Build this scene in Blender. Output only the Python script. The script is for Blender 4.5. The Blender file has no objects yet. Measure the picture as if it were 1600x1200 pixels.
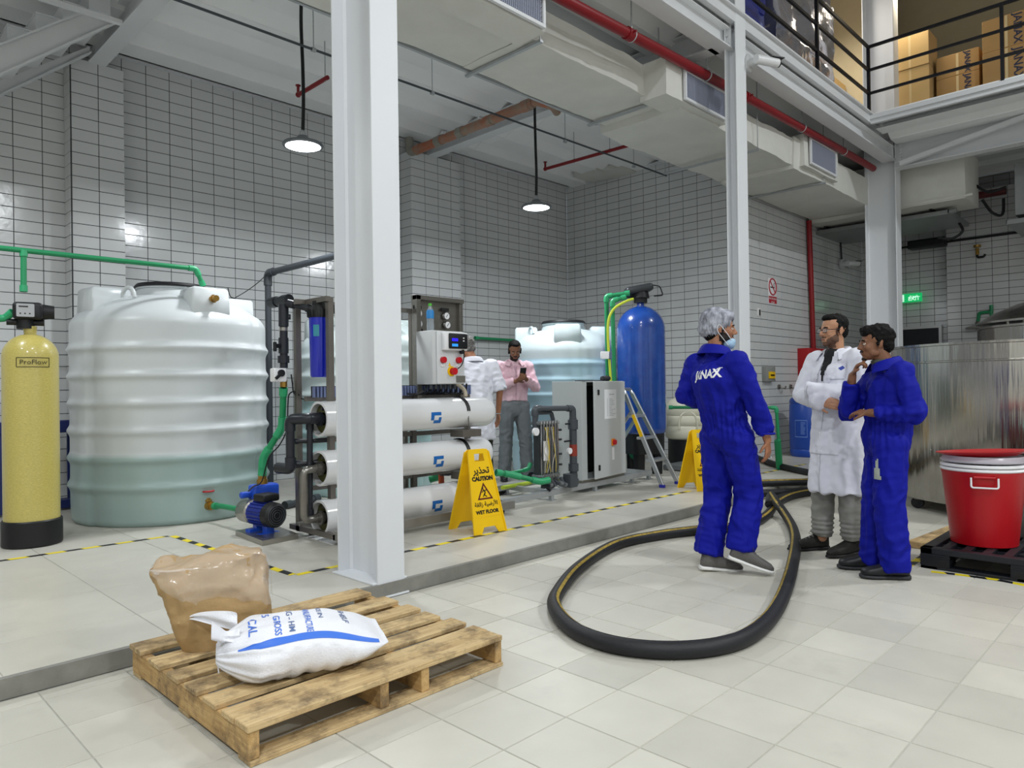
import bpy, bmesh, math, random
from mathutils import Vector, Matrix, Quaternion, noise
import numpy as np
PI=math.pi; R=math.radians
S=bpy.context.scene; COL=S.collection
random.seed(7)
# ---------------------------------------------------------------- camera
cd=bpy.data.cameras.new('camera'); cam=bpy.data.objects.new('camera',cd); COL.objects.link(cam)
cd.sensor_width=36; cd.lens=1115/1600*36; cd.clip_start=.05; cd.clip_end=100
yaw,pitch,roll=R(44.5),R(.26),R(.8)
fw=Vector((math.cos(yaw)*math.cos(pitch),math.sin(yaw)*math.cos(pitch),math.sin(pitch)))
rt=Vector((math.sin(yaw),-math.cos(yaw),0)); up=rt.cross(fw)
r2=rt*math.cos(roll)-up*math.sin(roll); u2=up*math.cos(roll)+rt*math.sin(roll)
cam.matrix_world=Matrix(((r2.x,u2.x,-fw.x,0),(r2.y,u2.y,-fw.y,0),(r2.z,u2.z,-fw.z,1.25),(0,0,0,1)))
S.camera=cam
# ---------------------------------------------------------------- world, exposure
w=bpy.data.worlds.new('world'); S.world=w; w.use_nodes=True
w.node_tree.nodes['Background'].inputs[0].default_value=(.80,.88,1,1)
w.node_tree.nodes['Background'].inputs[1].default_value=.27
vs=S.view_settings; vs.view_transform='Standard'; vs.look='None'; vs.gamma=1; vs.use_curve_mapping=False
vs.exposure=-.06
# ---------------------------------------------------------------- lights (ceiling lamps of the hall and of the floor above)
def area(name,loc,size,power,col=(.93,.97,1),rot=(0,0,0),shape='DISK'):
    l=bpy.data.lights.new(name,'AREA'); l.shape=shape; l.size=size; l.energy=power; l.color=col
    o=bpy.data.objects.new(name,l); o.location=loc; o.rotation_euler=rot; COL.objects.link(o); return o
for k,(x,y,z,p) in enumerate(((1.2,.4,7.2,150),(8.6,-1.6,7.2,300),(-2.6,-2.2,6.0,330),(3.6,-4.6,6.0,330),(-1.5,4.2,4.6,60))):
    area('hall_light',(x,y,z),.45,p)
for k,(x,y,z,p) in enumerate(((3.5,6.21,3.565,52),(6.66,6.07,3.485,60),(.3,6.2,3.58,26))):
    area('bay_light',(x,y,z),.30,p)
# ---------------------------------------------------------------- helpers
def lin(h):
    h=h.lstrip('#'); c=[int(h[i:i+2],16)/255 for i in (0,2,4)]
    return tuple(x/12.92 if x<=.04045 else ((x+.055)/1.055)**2.4 for x in c)+(1,)
MATS={}
def pbr(name,col,rough=.5,metal=0,var=0,vs=4,bump=0,bs=40,coat=0,trans=0,emit=None,es=1,stretch=None,col2=None,rvar=0,sss=0,spec=.5,ior=1.45,alpha=1):
    if name in MATS: return MATS[name]
    m=bpy.data.materials.new(name); m.use_nodes=True; MATS[name]=m
    nt=m.node_tree; N=nt.nodes; L=nt.links; b=N['Principled BSDF']
    c=lin(col); b.inputs['Base Color'].default_value=c; b.inputs['Roughness'].default_value=rough
    b.inputs['Metallic'].default_value=metal; b.inputs['Coat Weight'].default_value=coat; b.inputs['Coat Roughness'].default_value=.08
    b.inputs['Transmission Weight'].default_value=trans; b.inputs['IOR'].default_value=ior
    b.inputs['Specular IOR Level'].default_value=spec; b.inputs['Alpha'].default_value=alpha
    if sss: b.inputs['Subsurface Weight'].default_value=sss; b.inputs['Subsurface Radius'].default_value=(.08,.08,.08); b.inputs['Subsurface Scale'].default_value=.3
    if emit: b.inputs['Emission Color'].default_value=lin(emit); b.inputs['Emission Strength'].default_value=es
    if var or bump or rvar:
        tc=N.new('ShaderNodeTexCoord'); mp=N.new('ShaderNodeMapping'); L.new(tc.outputs['Object'],mp.inputs[0])
        if stretch: mp.inputs['Scale'].default_value=stretch
    if var or rvar:
        n=N.new('ShaderNodeTexNoise'); n.inputs['Scale'].default_value=vs; n.inputs['Detail'].default_value=6; n.inputs['Roughness'].default_value=.6
        L.new(mp.outputs[0],n.inputs['Vector'])
        rp=N.new('ShaderNodeMapRange'); rp.inputs[1].default_value=.3; rp.inputs[2].default_value=.7; L.new(n.outputs[0],rp.inputs[0])
        if var:
            mx=N.new('ShaderNodeMix'); mx.data_type='RGBA'; L.new(rp.outputs[0],mx.inputs[0])
            c2=lin(col2) if col2 else tuple(max(0,x*(1-var)) for x in c[:3])+(1,)
            mx.inputs[6].default_value=c; mx.inputs[7].default_value=c2; L.new(mx.outputs[2],b.inputs['Base Color'])
        if rvar:
            r=N.new('ShaderNodeMapRange'); r.inputs[3].default_value=max(0,rough-rvar); r.inputs[4].default_value=min(1,rough+rvar); L.new(rp.outputs[0],r.inputs[0]); L.new(r.outputs[0],b.inputs['Roughness'])
    if bump:
        n2=N.new('ShaderNodeTexNoise'); n2.inputs['Scale'].default_value=bs; n2.inputs['Detail'].default_value=4; L.new(mp.outputs[0],n2.inputs['Vector'])
        bp=N.new('ShaderNodeBump'); bp.inputs['Strength'].default_value=bump; bp.inputs['Distance'].default_value=.01
        L.new(n2.outputs[0],bp.inputs['Height']); L.new(bp.outputs[0],b.inputs['Normal'])
    return m
class MB:
    "collects shapes into one mesh"
    def __init__(s): s.v=[]; s.f=[]; s.m=[]; s.mi=0
    def add(s,vs,fs,M=None):
        n=len(s.v)
        for p in vs:
            p=Vector(p)
            if M is not None: p=M@p
            s.v.append(tuple(p))
        for f in fs: s.f.append(tuple(i+n for i in f)); s.m.append(s.mi)
        return s
    def b(s,x0,x1,y0,y1,z0,z1,M=None):
        v=[(x0,y0,z0),(x1,y0,z0),(x1,y1,z0),(x0,y1,z0),(x0,y0,z1),(x1,y0,z1),(x1,y1,z1),(x0,y1,z1)]
        return s.add(v,[(0,3,2,1),(4,5,6,7),(0,1,5,4),(1,2,6,5),(2,3,7,6),(3,0,4,7)],M)
    def cb(s,c,d,M=None):
        return s.b(c[0]-d[0]/2,c[0]+d[0]/2,c[1]-d[1]/2,c[1]+d[1]/2,c[2]-d[2]/2,c[2]+d[2]/2,M)
    def rb(s,x0,x1,y0,y1,z0,z1,r=.01,n=3,M=None):
        "box with rounded vertical edges and a small chamfer"
        P=[]
        for cx,cy,a0 in ((x1-r,y1-r,0),(x0+r,y1-r,90),(x0+r,y0+r,180),(x1-r,y0+r,270)):
            for k in range(n+1):
                a=R(a0+90*k/n); P.append((cx+r*math.cos(a),cy+r*math.sin(a)))
        mx,my=(x0+x1)/2,(y0+y1)/2; c=min(r*.5,(z1-z0)*.2)
        def ring(z,q):
            sx=((x1-x0)/2-q)/((x1-x0)/2); sy=((y1-y0)/2-q)/((y1-y0)/2)
            return [(mx+(px-mx)*sx,my+(py-my)*sy,z) for px,py in P]
        k=len(P); V=ring(z0,c)+ring(z0+c,0)+ring(z1-c,0)+ring(z1,c); F=[]
        for a in range(3):
            for i in range(k): j=(i+1)%k; F.append((a*k+i,a*k+j,(a+1)*k+j,(a+1)*k+i))
        F.append(tuple(range(k))[::-1]); F.append(tuple(range(3*k,4*k)))
        return s.add(V,F,M)
    def cyl(s,p0,p1,r0,r1=None,n=16,caps=True):
        r1=r0 if r1 is None else r1
        p0,p1=Vector(p0),Vector(p1); d=(p1-p0).normalized()
        a=d.orthogonal().normalized(); b=d.cross(a); V=[]
        for p,r in ((p0,r0),(p1,r1)):
            for k in range(n): t=2*PI*k/n; V.append(p+(a*math.cos(t)+b*math.sin(t))*r)
        F=[(k,(k+1)%n,n+(k+1)%n,n+k) for k in range(n)]
        if caps: F+= [tuple(range(n))[::-1],tuple(range(n,2*n))]
        return s.add(V,F)
    def tube(s,pts,r,n=10,caps=True,closed=False,rad=None,flat=None):
        "sweep a circle (or flat=(w,h) ellipse) along points; rad gives one radius per point"
        P=[Vector(p) for p in pts]; m=len(P); T=[]
        for i in range(m):
            if closed: t=P[(i+1)%m]-P[i-1]
            else: t=(P[min(i+1,m-1)]-P[max(i-1,0)])
            T.append(t.normalized() if t.length>1e-9 else Vector((0,0,1)))
        a=T[0].orthogonal().normalized()
        if flat: a=(Vector((0,0,1))-T[0]*T[0].z); a=a.normalized() if a.length>.01 else T[0].orthogonal()
        V=[]
        for i in range(m):
            a=(a-T[i]*a.dot(T[i])).normalized(); b=T[i].cross(a); rr=rad[i] if rad else r
            for k in range(n):
                t=2*PI*k/n; ra,rb=(rr,rr) if not flat else flat
                V.append(P[i]+a*math.cos(t)*ra+b*math.sin(t)*rb)
        F=[]
        for i in range(m if closed else m-1):
            j=(i+1)%m
            for k in range(n): F.append((i*n+k,i*n+(k+1)%n,j*n+(k+1)%n,j*n+k))
        if caps and not closed: F+=[tuple(range(n))[::-1],tuple(range((m-1)*n,m*n))]
        return s.add(V,F)
    def lathe(s,prof,c=(0,0,0),n=32,M=None,ax=None,caps=True):
        "prof: (radius,height) list, around z (or around axis ax)"
        V=[]; F=[]; m=len(prof)
        Q=Vector((0,0,1)).rotation_difference(Vector(ax)).to_matrix() if ax else None
        for r,z in prof:
            for k in range(n):
                t=2*PI*k/n; p=Vector((r*math.cos(t),r*math.sin(t),z))
                if Q: p=Q@p
                V.append(p+Vector(c))
        for i in range(m-1):
            for k in range(n): F.append((i*n+k,i*n+(k+1)%n,(i+1)*n+(k+1)%n,(i+1)*n+k))
        if caps:
            if prof[0][0]>1e-6: F.append(tuple(range(n))[::-1])
            if prof[-1][0]>1e-6: F.append(tuple(range((m-1)*n,m*n)))
        return s.add(V,F,M)
    def ball(s,c,r,n=12,M=None,sc=(1,1,1)):
        V=[];F=[]; h=n//2
        for i in range(1,h):
            t=PI*i/h
            for k in range(n): p=2*PI*k/n; V.append((c[0]+r*sc[0]*math.sin(t)*math.cos(p),c[1]+r*sc[1]*math.sin(t)*math.sin(p),c[2]+r*sc[2]*math.cos(t)))
        V+=[(c[0],c[1],c[2]+r*sc[2]),(c[0],c[1],c[2]-r*sc[2])]; a=len(V)-2
        for i in range(h-2):
            for k in range(n): F.append((i*n+k,(i+1)*n+k,(i+1)*n+(k+1)%n,i*n+(k+1)%n))
        for k in range(n): F.append((a,k,(k+1)%n)); F.append((a+1,(h-2)*n+(k+1)%n,(h-2)*n+k))
        return s.add(V,F,M)
    def prism(s,poly,off,M=None):
        "extrude polygon (3-D points) by vector off"
        n=len(poly); A=[Vector(p) for p in poly]; o=Vector(off); V=A+[p+o for p in A]
        nrm=sum(((A[i]-A[0]).cross(A[(i+1)%n]-A[0]) for i in range(1,n)),Vector()); 
        if nrm.dot(o)>0: V=A[::-1]+[p+o for p in A[::-1]]
        F=[tuple(range(n)),tuple(range(n,2*n))[::-1]]+[(i,n+i,n+(i+1)%n,(i+1)%n) for i in range(n)]
        return s.add(V,F,M)
    def beam(s,p0,p1,w,h,up=(0,0,1)):
        "rectangular bar from p0 to p1, w sideways, h along up"
        p0,p1=Vector(p0),Vector(p1); d=(p1-p0).normalized(); u=Vector(up); u=(u-d*u.dot(d)).normalized(); q=d.cross(u)
        V=[]
        for p in (p0,p1):
            for a,b in ((-1,-1),(1,-1),(1,1),(-1,1)): V.append(p+q*a*w/2+u*b*h/2)
        return s.add(V,[(0,3,2,1),(4,5,6,7),(0,1,5,4),(1,2,6,5),(2,3,7,6),(3,0,4,7)])
    def build(s,name,mat,parent=None,bevel=0,smooth=True,ang=35,world=True,sub=0,loc=None,**tags):
        me=bpy.data.meshes.new(name)
        V=s.v
        if parent is not None and world:
            Mi=WM(parent).inverted(); V=[tuple(Mi@Vector(p)) for p in V]
        if loc is not None: V=[(p[0]-loc[0],p[1]-loc[1],p[2]-loc[2]) for p in V]
        me.from_pydata(V,[],s.f)
        for m in (mat if isinstance(mat,(list,tuple)) else [mat]): me.materials.append(m)
        if any(s.m): me.polygons.foreach_set('material_index',s.m)
        bm=bmesh.new(); bm.from_mesh(me); bmesh.ops.recalc_face_normals(bm,faces=bm.faces)
        if bevel: 
            bmesh.ops.bevel(bm,geom=[e for e in bm.edges if len(e.link_faces)==2 and e.calc_face_angle(0)>.6],offset=bevel,segments=1,affect='EDGES',clamp_overlap=True)
        bm.to_mesh(me); bm.free()
        if smooth:
            me.polygons.foreach_set('use_smooth',[True]*len(me.polygons)); me.set_sharp_from_angle(angle=R(ang))
        o=bpy.data.objects.new(name,me); COL.objects.link(o)
        if parent is not None: o.parent=parent
        if loc is not None: o.location=loc
        if sub:
            md=o.modifiers.new('s','SUBSURF'); md.levels=md.render_levels=sub
        for k,v in tags.items(): o[k]=v
        return o
def WM(o):
    M=Matrix.LocRotScale(o.location,o.rotation_euler,o.scale)
    return (WM(o.parent)@M) if o.parent else M
def thing(name,label,cat,loc=(0,0,0),rz=0,group=None):
    o=bpy.data.objects.new(name,None); COL.objects.link(o); o.empty_display_size=.1
    o.location=loc; o.rotation_euler=(0,0,rz); o['label']=label; o['category']=cat
    if group: o['group']=group
    return o
def tag(o,label,cat,group=None,kind=None):
    if label: o['label']=label
    if cat: o['category']=cat
    if group: o['group']=group
    if kind: o['kind']=kind
    return o
def dup(root,loc,rz=None,label=None):
    def cp(o,par):
        c=o.copy(); COL.objects.link(c); c.parent=par
        for ch in list(o.children): cp(ch,c)
        return c
    r=cp(root,root.parent); r.location=loc
    if rz is not None: r.rotation_euler=(0,0,rz)
    if label: r['label']=label
    return r
def arc(c,r,a0,a1,ux,uy,n=6):
    c,ux,uy=Vector(c),Vector(ux),Vector(uy)
    return [c+ux*r*math.cos(a0+(a1-a0)*k/n)+uy*r*math.sin(a0+(a1-a0)*k/n) for k in range(n+1)]
def roundpath(pts,r,n=5):
    "round the corners of a polyline"
    P=[Vector(p) for p in pts]; out=[P[0]]
    for i in range(1,len(P)-1):
        a,b,c=P[i-1],P[i],P[i+1]; d1=(a-b); d2=(c-b); q=min(r,d1.length*.45,d2.length*.45)
        s0=b+d1.normalized()*q; s1=b+d2.normalized()*q
        for k in range(n+1):
            t=k/n; out.append(s0*(1-t)**2+b*2*t*(1-t)+s1*t*t)
    out.append(P[-1]); return out
def catmull(pts,n=8,closed=False):
    P=[Vector(p) for p in pts]; m=len(P); out=[]
    for i in range(m if closed else m-1):
        g=lambda k:P[k%m] if closed else P[max(0,min(m-1,k))]
        a,b,c,d=g(i-1),g(i),g(i+1),g(i+2)
        for k in range(n):
            t=k/n; out.append(.5*((2*b)+(c-a)*t+(2*a-5*b+4*c-d)*t*t+(3*b-3*c+d-a)*t**3))
    if not closed: out.append(P[-1])
    return out
_txt={}
def text(body,size,mat,parent,M,depth=.0015,name='lettering',align='CENTER',shear=0,bold=0,sx=1):
    cu=bpy.data.curves.new('t','FONT'); cu.body=body; cu.size=size; cu.extrude=depth; cu.align_x=align; cu.align_y='CENTER'; cu.shear=shear; cu.offset=bold; cu.resolution_u=2
    o=bpy.data.objects.new('t',cu); COL.objects.link(o)
    me=bpy.data.meshes.new_from_object(o.evaluated_get(bpy.context.evaluated_depsgraph_get()))
    bpy.data.objects.remove(o); me.materials.clear(); me.materials.append(mat)
    q=bpy.data.objects.new(name,me); COL.objects.link(q)
    me.transform(Matrix.Diagonal((sx,1,1,1)))
    if parent is not None:
        me.transform(WM(parent).inverted()@M); q.parent=parent
    else: me.transform(M)
    return q
def frame(o,x,y):
    "matrix with origin o, local x along x, local y along y"
    x=Vector(x).normalized(); y=Vector(y); y=(y-x*y.dot(x)).normalized(); z=x.cross(y)
    return Matrix(((x.x,y.x,z.x,o[0]),(x.y,y.y,z.y,o[1]),(x.z,y.z,z.z,o[2]),(0,0,0,1)))
CAM=Vector((0,0,1.25))
def px(p):
    "projected pixel and depth, used only to choose which tiles are near enough to be parts"
    d=Vector(p)-CAM; w=d.dot(fw)
    return (800+1115*d.dot(r2)/w,600-1115*d.dot(u2)/w,w) if w>.05 else (9e9,9e9,w)

# ================================================================ materials
def tile_mat(name,col,rough,var,grain=(3,.06),bump=.05,bs=60,stain=None):
    m=bpy.data.materials.new(name); m.use_nodes=True; nt=m.node_tree; N=nt.nodes; L=nt.links; b=N['Principled BSDF']
    oi=N.new('ShaderNodeObjectInfo'); ge=N.new('ShaderNodeNewGeometry'); ad=N.new('ShaderNodeMath'); ad.operation='ADD'
    L.new(oi.outputs['Random'],ad.inputs[0]); L.new(ge.outputs['Random Per Island'],ad.inputs[1])
    fr=N.new('ShaderNodeMath'); fr.operation='FRACT'; L.new(ad.outputs[0],fr.inputs[0])
    n=N.new('ShaderNodeTexNoise'); n.inputs['Scale'].default_value=grain[0]; n.inputs['Detail'].default_value=6; L.new(ge.outputs['Position'],n.inputs['Vector'])
    mr=N.new('ShaderNodeMapRange'); mr.inputs[3].default_value=1-var; mr.inputs[4].default_value=1+var; L.new(fr.outputs[0],mr.inputs[0])
    m2=N.new('ShaderNodeMapRange'); m2.inputs[1].default_value=.3; m2.inputs[2].default_value=.7; m2.inputs[3].default_value=1-grain[1]; m2.inputs[4].default_value=1+grain[1]; L.new(n.outputs[0],m2.inputs[0])
    mu=N.new('ShaderNodeMath'); mu.operation='MULTIPLY'; L.new(mr.outputs[0],mu.inputs[0]); L.new(m2.outputs[0],mu.inputs[1])
    vm=N.new('ShaderNodeVectorMath'); vm.operation='SCALE'; vm.inputs[0].default_value=lin(col)[:3]; L.new(mu.outputs[0],vm.inputs['Scale'])
    last=vm.outputs[0]
    if stain:
        n3=N.new('ShaderNodeTexNoise'); n3.inputs['Scale'].default_value=1.3; n3.inputs['Detail'].default_value=9; n3.inputs['Roughness'].default_value=.72; L.new(ge.outputs['Position'],n3.inputs['Vector'])
        r3=N.new('ShaderNodeMapRange'); r3.inputs[1].default_value=.56; r3.inputs[2].default_value=.74; r3.inputs[4].default_value=stain; L.new(n3.outputs[0],r3.inputs[0])
        mx=N.new('ShaderNodeMix'); mx.data_type='RGBA'; L.new(r3.outputs[0],mx.inputs[0]); L.new(last,mx.inputs[6]); mx.inputs[7].default_value=lin('8d8b84'); last=mx.outputs[2]
    L.new(last,b.inputs['Base Color']); b.inputs['Roughness'].default_value=rough
    if bump:
        n2=N.new('ShaderNodeTexNoise'); n2.inputs['Scale'].default_value=bs; L.new(ge.outputs['Position'],n2.inputs['Vector'])
        bp=N.new('ShaderNodeBump'); bp.inputs['Strength'].default_value=bump; bp.inputs['Distance'].default_value=.01; L.new(n2.outputs[0],bp.inputs['Height']); L.new(bp.outputs[0],b.inputs['Normal'])
    MATS[name]=m; return m
M_wt=tile_mat('wall_tile','cccecf',.16,.02,(1.2,.04),.10,14)
M_ft=tile_mat('floor_tile','c2bfb4',.42,.075,(5,.04),.04,50,.35)
M_pt=tile_mat('platform_tile','c1beb4',.38,.03,(4,.05),.04,40,.28)
M_grout=pbr('dark_grout','3c3e40',.9)
M_fgrout=pbr('floor_grout','b2b0a8',.9)
M_white=pbr('white_steel','d6d8db',.42,var=.05,vs=2)
M_col=pbr('white_column_paint','dde0e4',.40,var=.04,vs=1.5,bump=.04,bs=8)
M_deck=pbr('white_deck','eef0f1',.45,var=.04,vs=1.5)
M_soffit=pbr('grey_soffit','b9bab6',.6)
M_curb=pbr('curb_stone','8b8a83',.6,var=.25,vs=9,bump=.2,bs=60)
M_beige=pbr('beige_plaster','c9bfa4',.8,var=.08)
M_black=pbr('black_steel','12131a',.45)
# ================================================================ tiling
def tiles(parent,O,U,V,Nn,u0,v0,tw,th,ulen,vlen,gap,thick,mat,limit=300,minpx=9,skip=None,name='tile',jit=.0006):
    """cover a rectangle (O, directions U and V, lengths ulen x vlen) with tiles; joints at u0+k*tw, v0+k*th"""
    O,U,V,Nn=map(Vector,(O,U,V,Nn)); cells=[]
    ku=[u0+k*tw for k in range(-400,400) if -tw<u0+k*tw<ulen]; kv=[v0+k*th for k in range(-400,400) if -th<v0+k*th<vlen]
    for a in ku:
        for b in kv:
            a0,a1,b0,b1=max(a,0),min(a+tw,ulen),max(b,0),min(b+th,vlen)
            if a1-a0<.02 or b1-b0<.02: continue
            c=O+U*(a0+a1)/2+V*(b0+b1)/2
            if skip and skip(c): continue
            x,y,w=px(c); s=tw*1115/w if w<1e8 else 0
            d=(CAM-c).normalized(); 
            vis=-60<x<1660 and -60<y<1260
            cells.append((s*(abs(d.dot(Nn))**.5) if vis else 0,a0,a1,b0,b1))
    cells.sort(key=lambda t:-t[0]); cache={}
    rest=MB(); g=gap/2; rnd=random.Random(5)
    def quad(w,h,t):
        e=.0015
        return [(-w/2,-h/2,0),(w/2,-h/2,0),(w/2,h/2,0),(-w/2,h/2,0),(-w/2+e,-h/2+e,t),(w/2-e,-h/2+e,t),(w/2-e,h/2-e,t),(-w/2+e,h/2-e,t)],[(4,5,6,7),(0,1,5,4),(1,2,6,5),(2,3,7,6),(3,0,4,7)]
    Rm=Matrix((U,V,Nn)).transposed().to_4x4()
    flip=U.cross(V).dot(Nn)<0
    for i,(s,a0,a1,b0,b1) in enumerate(cells):
        w_,h_=a1-a0-gap,b1-b0-gap; c=O+U*(a0+a1)/2+V*(b0+b1)/2; t=thick
        dz=rnd.uniform(0,jit)
        if i<limit and s>=minpx:
            k=(round(w_,3),round(h_,3))
            if k not in cache:
                vv,ff=quad(w_,h_,t); 
                if flip: ff=[f[::-1] for f in ff]
                me=bpy.data.meshes.new(name); me.from_pydata([tuple(Rm.to_3x3()@Vector(p)) for p in vv],[],ff); me.materials.append(mat); cache[k]=me
            o=bpy.data.objects.new(name,cache[k]); COL.objects.link(o); o.parent=parent; o.location=c+Nn*dz
            q=rnd.uniform(-1,1)*.0012; o.rotation_euler=(V*q)[:]
        else:
            vv,ff=quad(w_,h_,t)
            if flip: ff=[f[::-1] for f in ff]
            rest.add([tuple(Rm.to_3x3()@Vector(p)+c+Nn*dz) for p in vv],ff)
    if rest.v:
        o=rest.build(name+'_field',mat,parent,smooth=False); o['kind']='stuff'
def struct(name,mb,mat,**k):
    o=mb.build(name,mat,smooth=False,**k); o['kind']='structure'; return o
X0,Y1,Y2,XF,ZC=10.4,8.7,5.14,15.6,5.05
ZP=.085
TW,TH=.2565,.1248; ZR=4.905-40*TH
# --- floor, platform, curb
fl=struct('floor',MB().b(-6,16,-8,3.56,-.2,-.004),M_fgrout)
tiles(fl,(-1.6,-6,-.004),(1,0,0),(0,1,0),(0,0,1),.006,.125,.332,.332,17.2,9.53,.004,.004,M_ft,jit=.0002)
pf=struct('floor_platform',MB().b(-6,16,3.56,9,-.2,ZP-.004),M_fgrout)
tiles(pf,(-3,3.577,ZP-.004),(1,0,0),(0,1,0),(0,0,1),.3,.473,.664,.664,18.6,5.12,.003,.004,M_pt,jit=.0002,skip=lambda c:(c.x>X0 and c.y>Y2))
cb=struct('trim_1',MB().b(-6,16,3.545,3.575,0,ZP+.0005),M_curb)
# --- walls
def wall(name,O,U,Nn,ulen,z0,z1,u0,tw=TW,depth=.3,limit=300):
    O,U,Nn=map(Vector,(O,U,Nn)); m=MB()
    a=O-Nn*.004; 
    P=[a+Vector((0,0,z0)),a+U*ulen+Vector((0,0,z0)),a+U*ulen+Vector((0,0,z1)),a+Vector((0,0,z1))]
    m.prism(P,-Nn*depth)
    o=struct(name,m,M_grout)
    tiles(o,O+Vector((0,0,z0))-Nn*.004,U,(0,0,1),Nn,u0,(ZR-z0)%TH-TH,tw,TH,ulen,z1-z0,.006,.004,M_wt,limit)
    return o
wall('wall_left',(-3,Y1,0),(1,0,0),(0,-1,0),X0+3,ZP,5.02,(1.896+3)%TW-TW)
wall('wall_back',(X0,Y2+.012,0),(0,1,0),(-1,0,0),Y1-Y2-.012,ZP,5.02,(8.514-Y2)%.258-.258,.258)
wall('wall_right',(X0,Y2,0),(1,0,0),(0,-1,0),XF-X0,ZP,5.02,.246-.262,.262)
wall('wall_far',(XF,-7,0),(0,1,0),(-1,0,0),Y2+7,0,5.02,(4.328+7)%.248-.248,.248,limit=220)
def pilaster(name,x0,x1,y0,y1,z1,side,u0):
    m=MB().b(x0+.004,x1-.004,y0+.004,y1,ZP,z1); o=struct(name,m,M_grout)
    tiles(o,(x0,y0+.004,ZP),(1,0,0),(0,0,1),(0,-1,0),u0,(ZR-ZP)%TH-TH,TW,TH,x1-x0,z1-ZP,.006,.004,M_wt,140)
    tiles(o,(x0+.004,y0,ZP),(0,1,0),(0,0,1),(-1,0,0),0,(ZR-ZP)%TH-TH,TW,TH,y1-y0,z1-ZP,.006,.004,M_wt,40)
pilaster('trim_2',2.095,2.62,8.48,8.697,4.78,0,.015)
pilaster('trim_3',6.50,7.46,8.42,8.697,4.78,0,0)
m=MB().b(XF-.25,XF-.004,-7,3.56,0,4.75); o=struct('trim_4',m,M_grout)
tiles(o,(XF-.25,-7,0),(0,1,0),(0,0,1),(-1,0,0),(3.328+7)%.248-.248,(ZR)%TH-TH,.248,TH,10.56,4.75,.006,.004,M_wt,200)
M_hall=pbr('hall_wall','dddcd8',.7,var=.1)
struct('wall_rear',MB().b(-6.3,-6,-8,9,0,9.3),M_hall)
struct('wall_front',MB().b(-6,16,-8.3,-8,0,9.3),M_hall)
struct('wall_upper',MB().b(16,16.3,-8,9,5,9.3).b(-6,16,8.9,9.2,5.1,9.3),M_beige)
struct('ceiling',MB().b(-6,16.3,-8,9,9.3,9.5),M_hall)
# --- deck above the machines: ribbed steel panels, each a part
dk=struct('ceiling_deck',MB().b(-3,XF,3.56,8.9,5.13,5.16).b(11.1,16,-8,3.56,5.13,5.16),M_deck)
def rib(y0,x0,x1,name='panel',axis='x',z=4.985):
    P=[(.0,0),(.30,0),(.302,.142),(.38,.142),(.650,.012),(.655,0),(.667,0),(.667,.006),(.660,.018),(.385,.148),(.295,.148),(.295,.006),(0,.006)]
    m=MB()
    if axis=='x': m.prism([(x0,y0+p[0],z+p[1]) for p in P],(x1-x0,0,0))
    else: m.prism([(y0+p[0],x0,z+p[1]) for p in P],(0,x1-x0,0))
    o=m.build(name,M_deck,dk,smooth=False); return o
y=8.90-.665
while y>3.2:
    xs=[-3,2.35,7.6,XF]
    for a,b in zip(xs,xs[1:]): rib(y,a,b-.004)
    y-=.667
x=11.3
while x<15.3:
    rib(x,-8,3.5,axis='y'); x+=.667
# closure angle along the left wall
struct('trim_5',MB().b(-3,X0,8.60,8.70,5.0,5.03).b(-3,X0,8.60,8.61,4.98,5.03),M_white)
struct('trim_6',MB().b(X0-.06,X0,Y2,8.6,5.0,5.03),M_white)
# --- beams and columns
def ibeam(m,p0,p1,w,h,tf=.016,tw=.012,up=(0,0,1)):
    p0,p1=Vector(p0),Vector(p1); u=Vector(up)
    m.beam(p0+u*(h/2-tf/2),p1+u*(h/2-tf/2),w,tf,up); m.beam(p0-u*(h/2-tf/2),p1-u*(h/2-tf/2),w,tf,up); m.beam(p0,p1,tw,h-2*tf,up)
def beam(label,mb,parts=(),bev=.002):
    o=mb.build('steel_beam',M_white,smooth=False); o['kind']='structure'; tag(o,label,None); return o
m=MB(); ibeam(m,(-3,3.65,4.94),(12.40,3.65,4.94),.2,.34)
for x in (6.98,7.26,12.3):
    m.b(x-.008,x+.008,3.56,3.74,4.78,5.1)
    for k in range(4): m.cyl((x-.03,3.60,4.84+k*.075),(x+.03,3.60,4.84+k*.075),.012,n=6)
beam('long white beam carrying the mezzanine edge',m)
m=MB(); m.b(-3,11.12,3.50,3.56,5.02,5.15).b(-3,11.12,3.46,3.5,5.13,5.15).b(11.06,11.12,-8,3.5,5.0,5.12).b(11.03,11.06,-8,3.5,5.06,5.12)
beam('white edge plate round the mezzanine floor under the railing',m)
m=MB(); ibeam(m,(12.38,3.55,4.83),(12.38,-8,4.83),.2,.42)
for k in range(7): m.cyl((12.22,3.44,4.66+k*.055),(12.28,3.44,4.66+k*.055),.013,n=6)
beam('deep white beam behind the right mezzanine edge',m)
for a,b,l in (((6.938,8.235,4.77),(6.868,5.832,4.77),'white cross beam under the deck beside the rusty orange pipe'),((2.322,8.34,4.77),(2.395,6.564,4.77),'white cross beam at the top of the stair')):
    a,b=Vector(a),Vector(b); x=(a.x+b.x)/2; m=MB(); ibeam(m,(x,3.7,4.9),(x,8.55,4.9),.17,.26); m.b(x-.012,x+.012,8.53,8.7,4.77,5.03)
    beam(l,m)
m=MB(); m.beam((12.2,3.442,4.649),(12.2,1.555,4.991),.07,.07,(1,0,0)); beam('slanting white brace below the right mezzanine beam',m)
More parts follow.
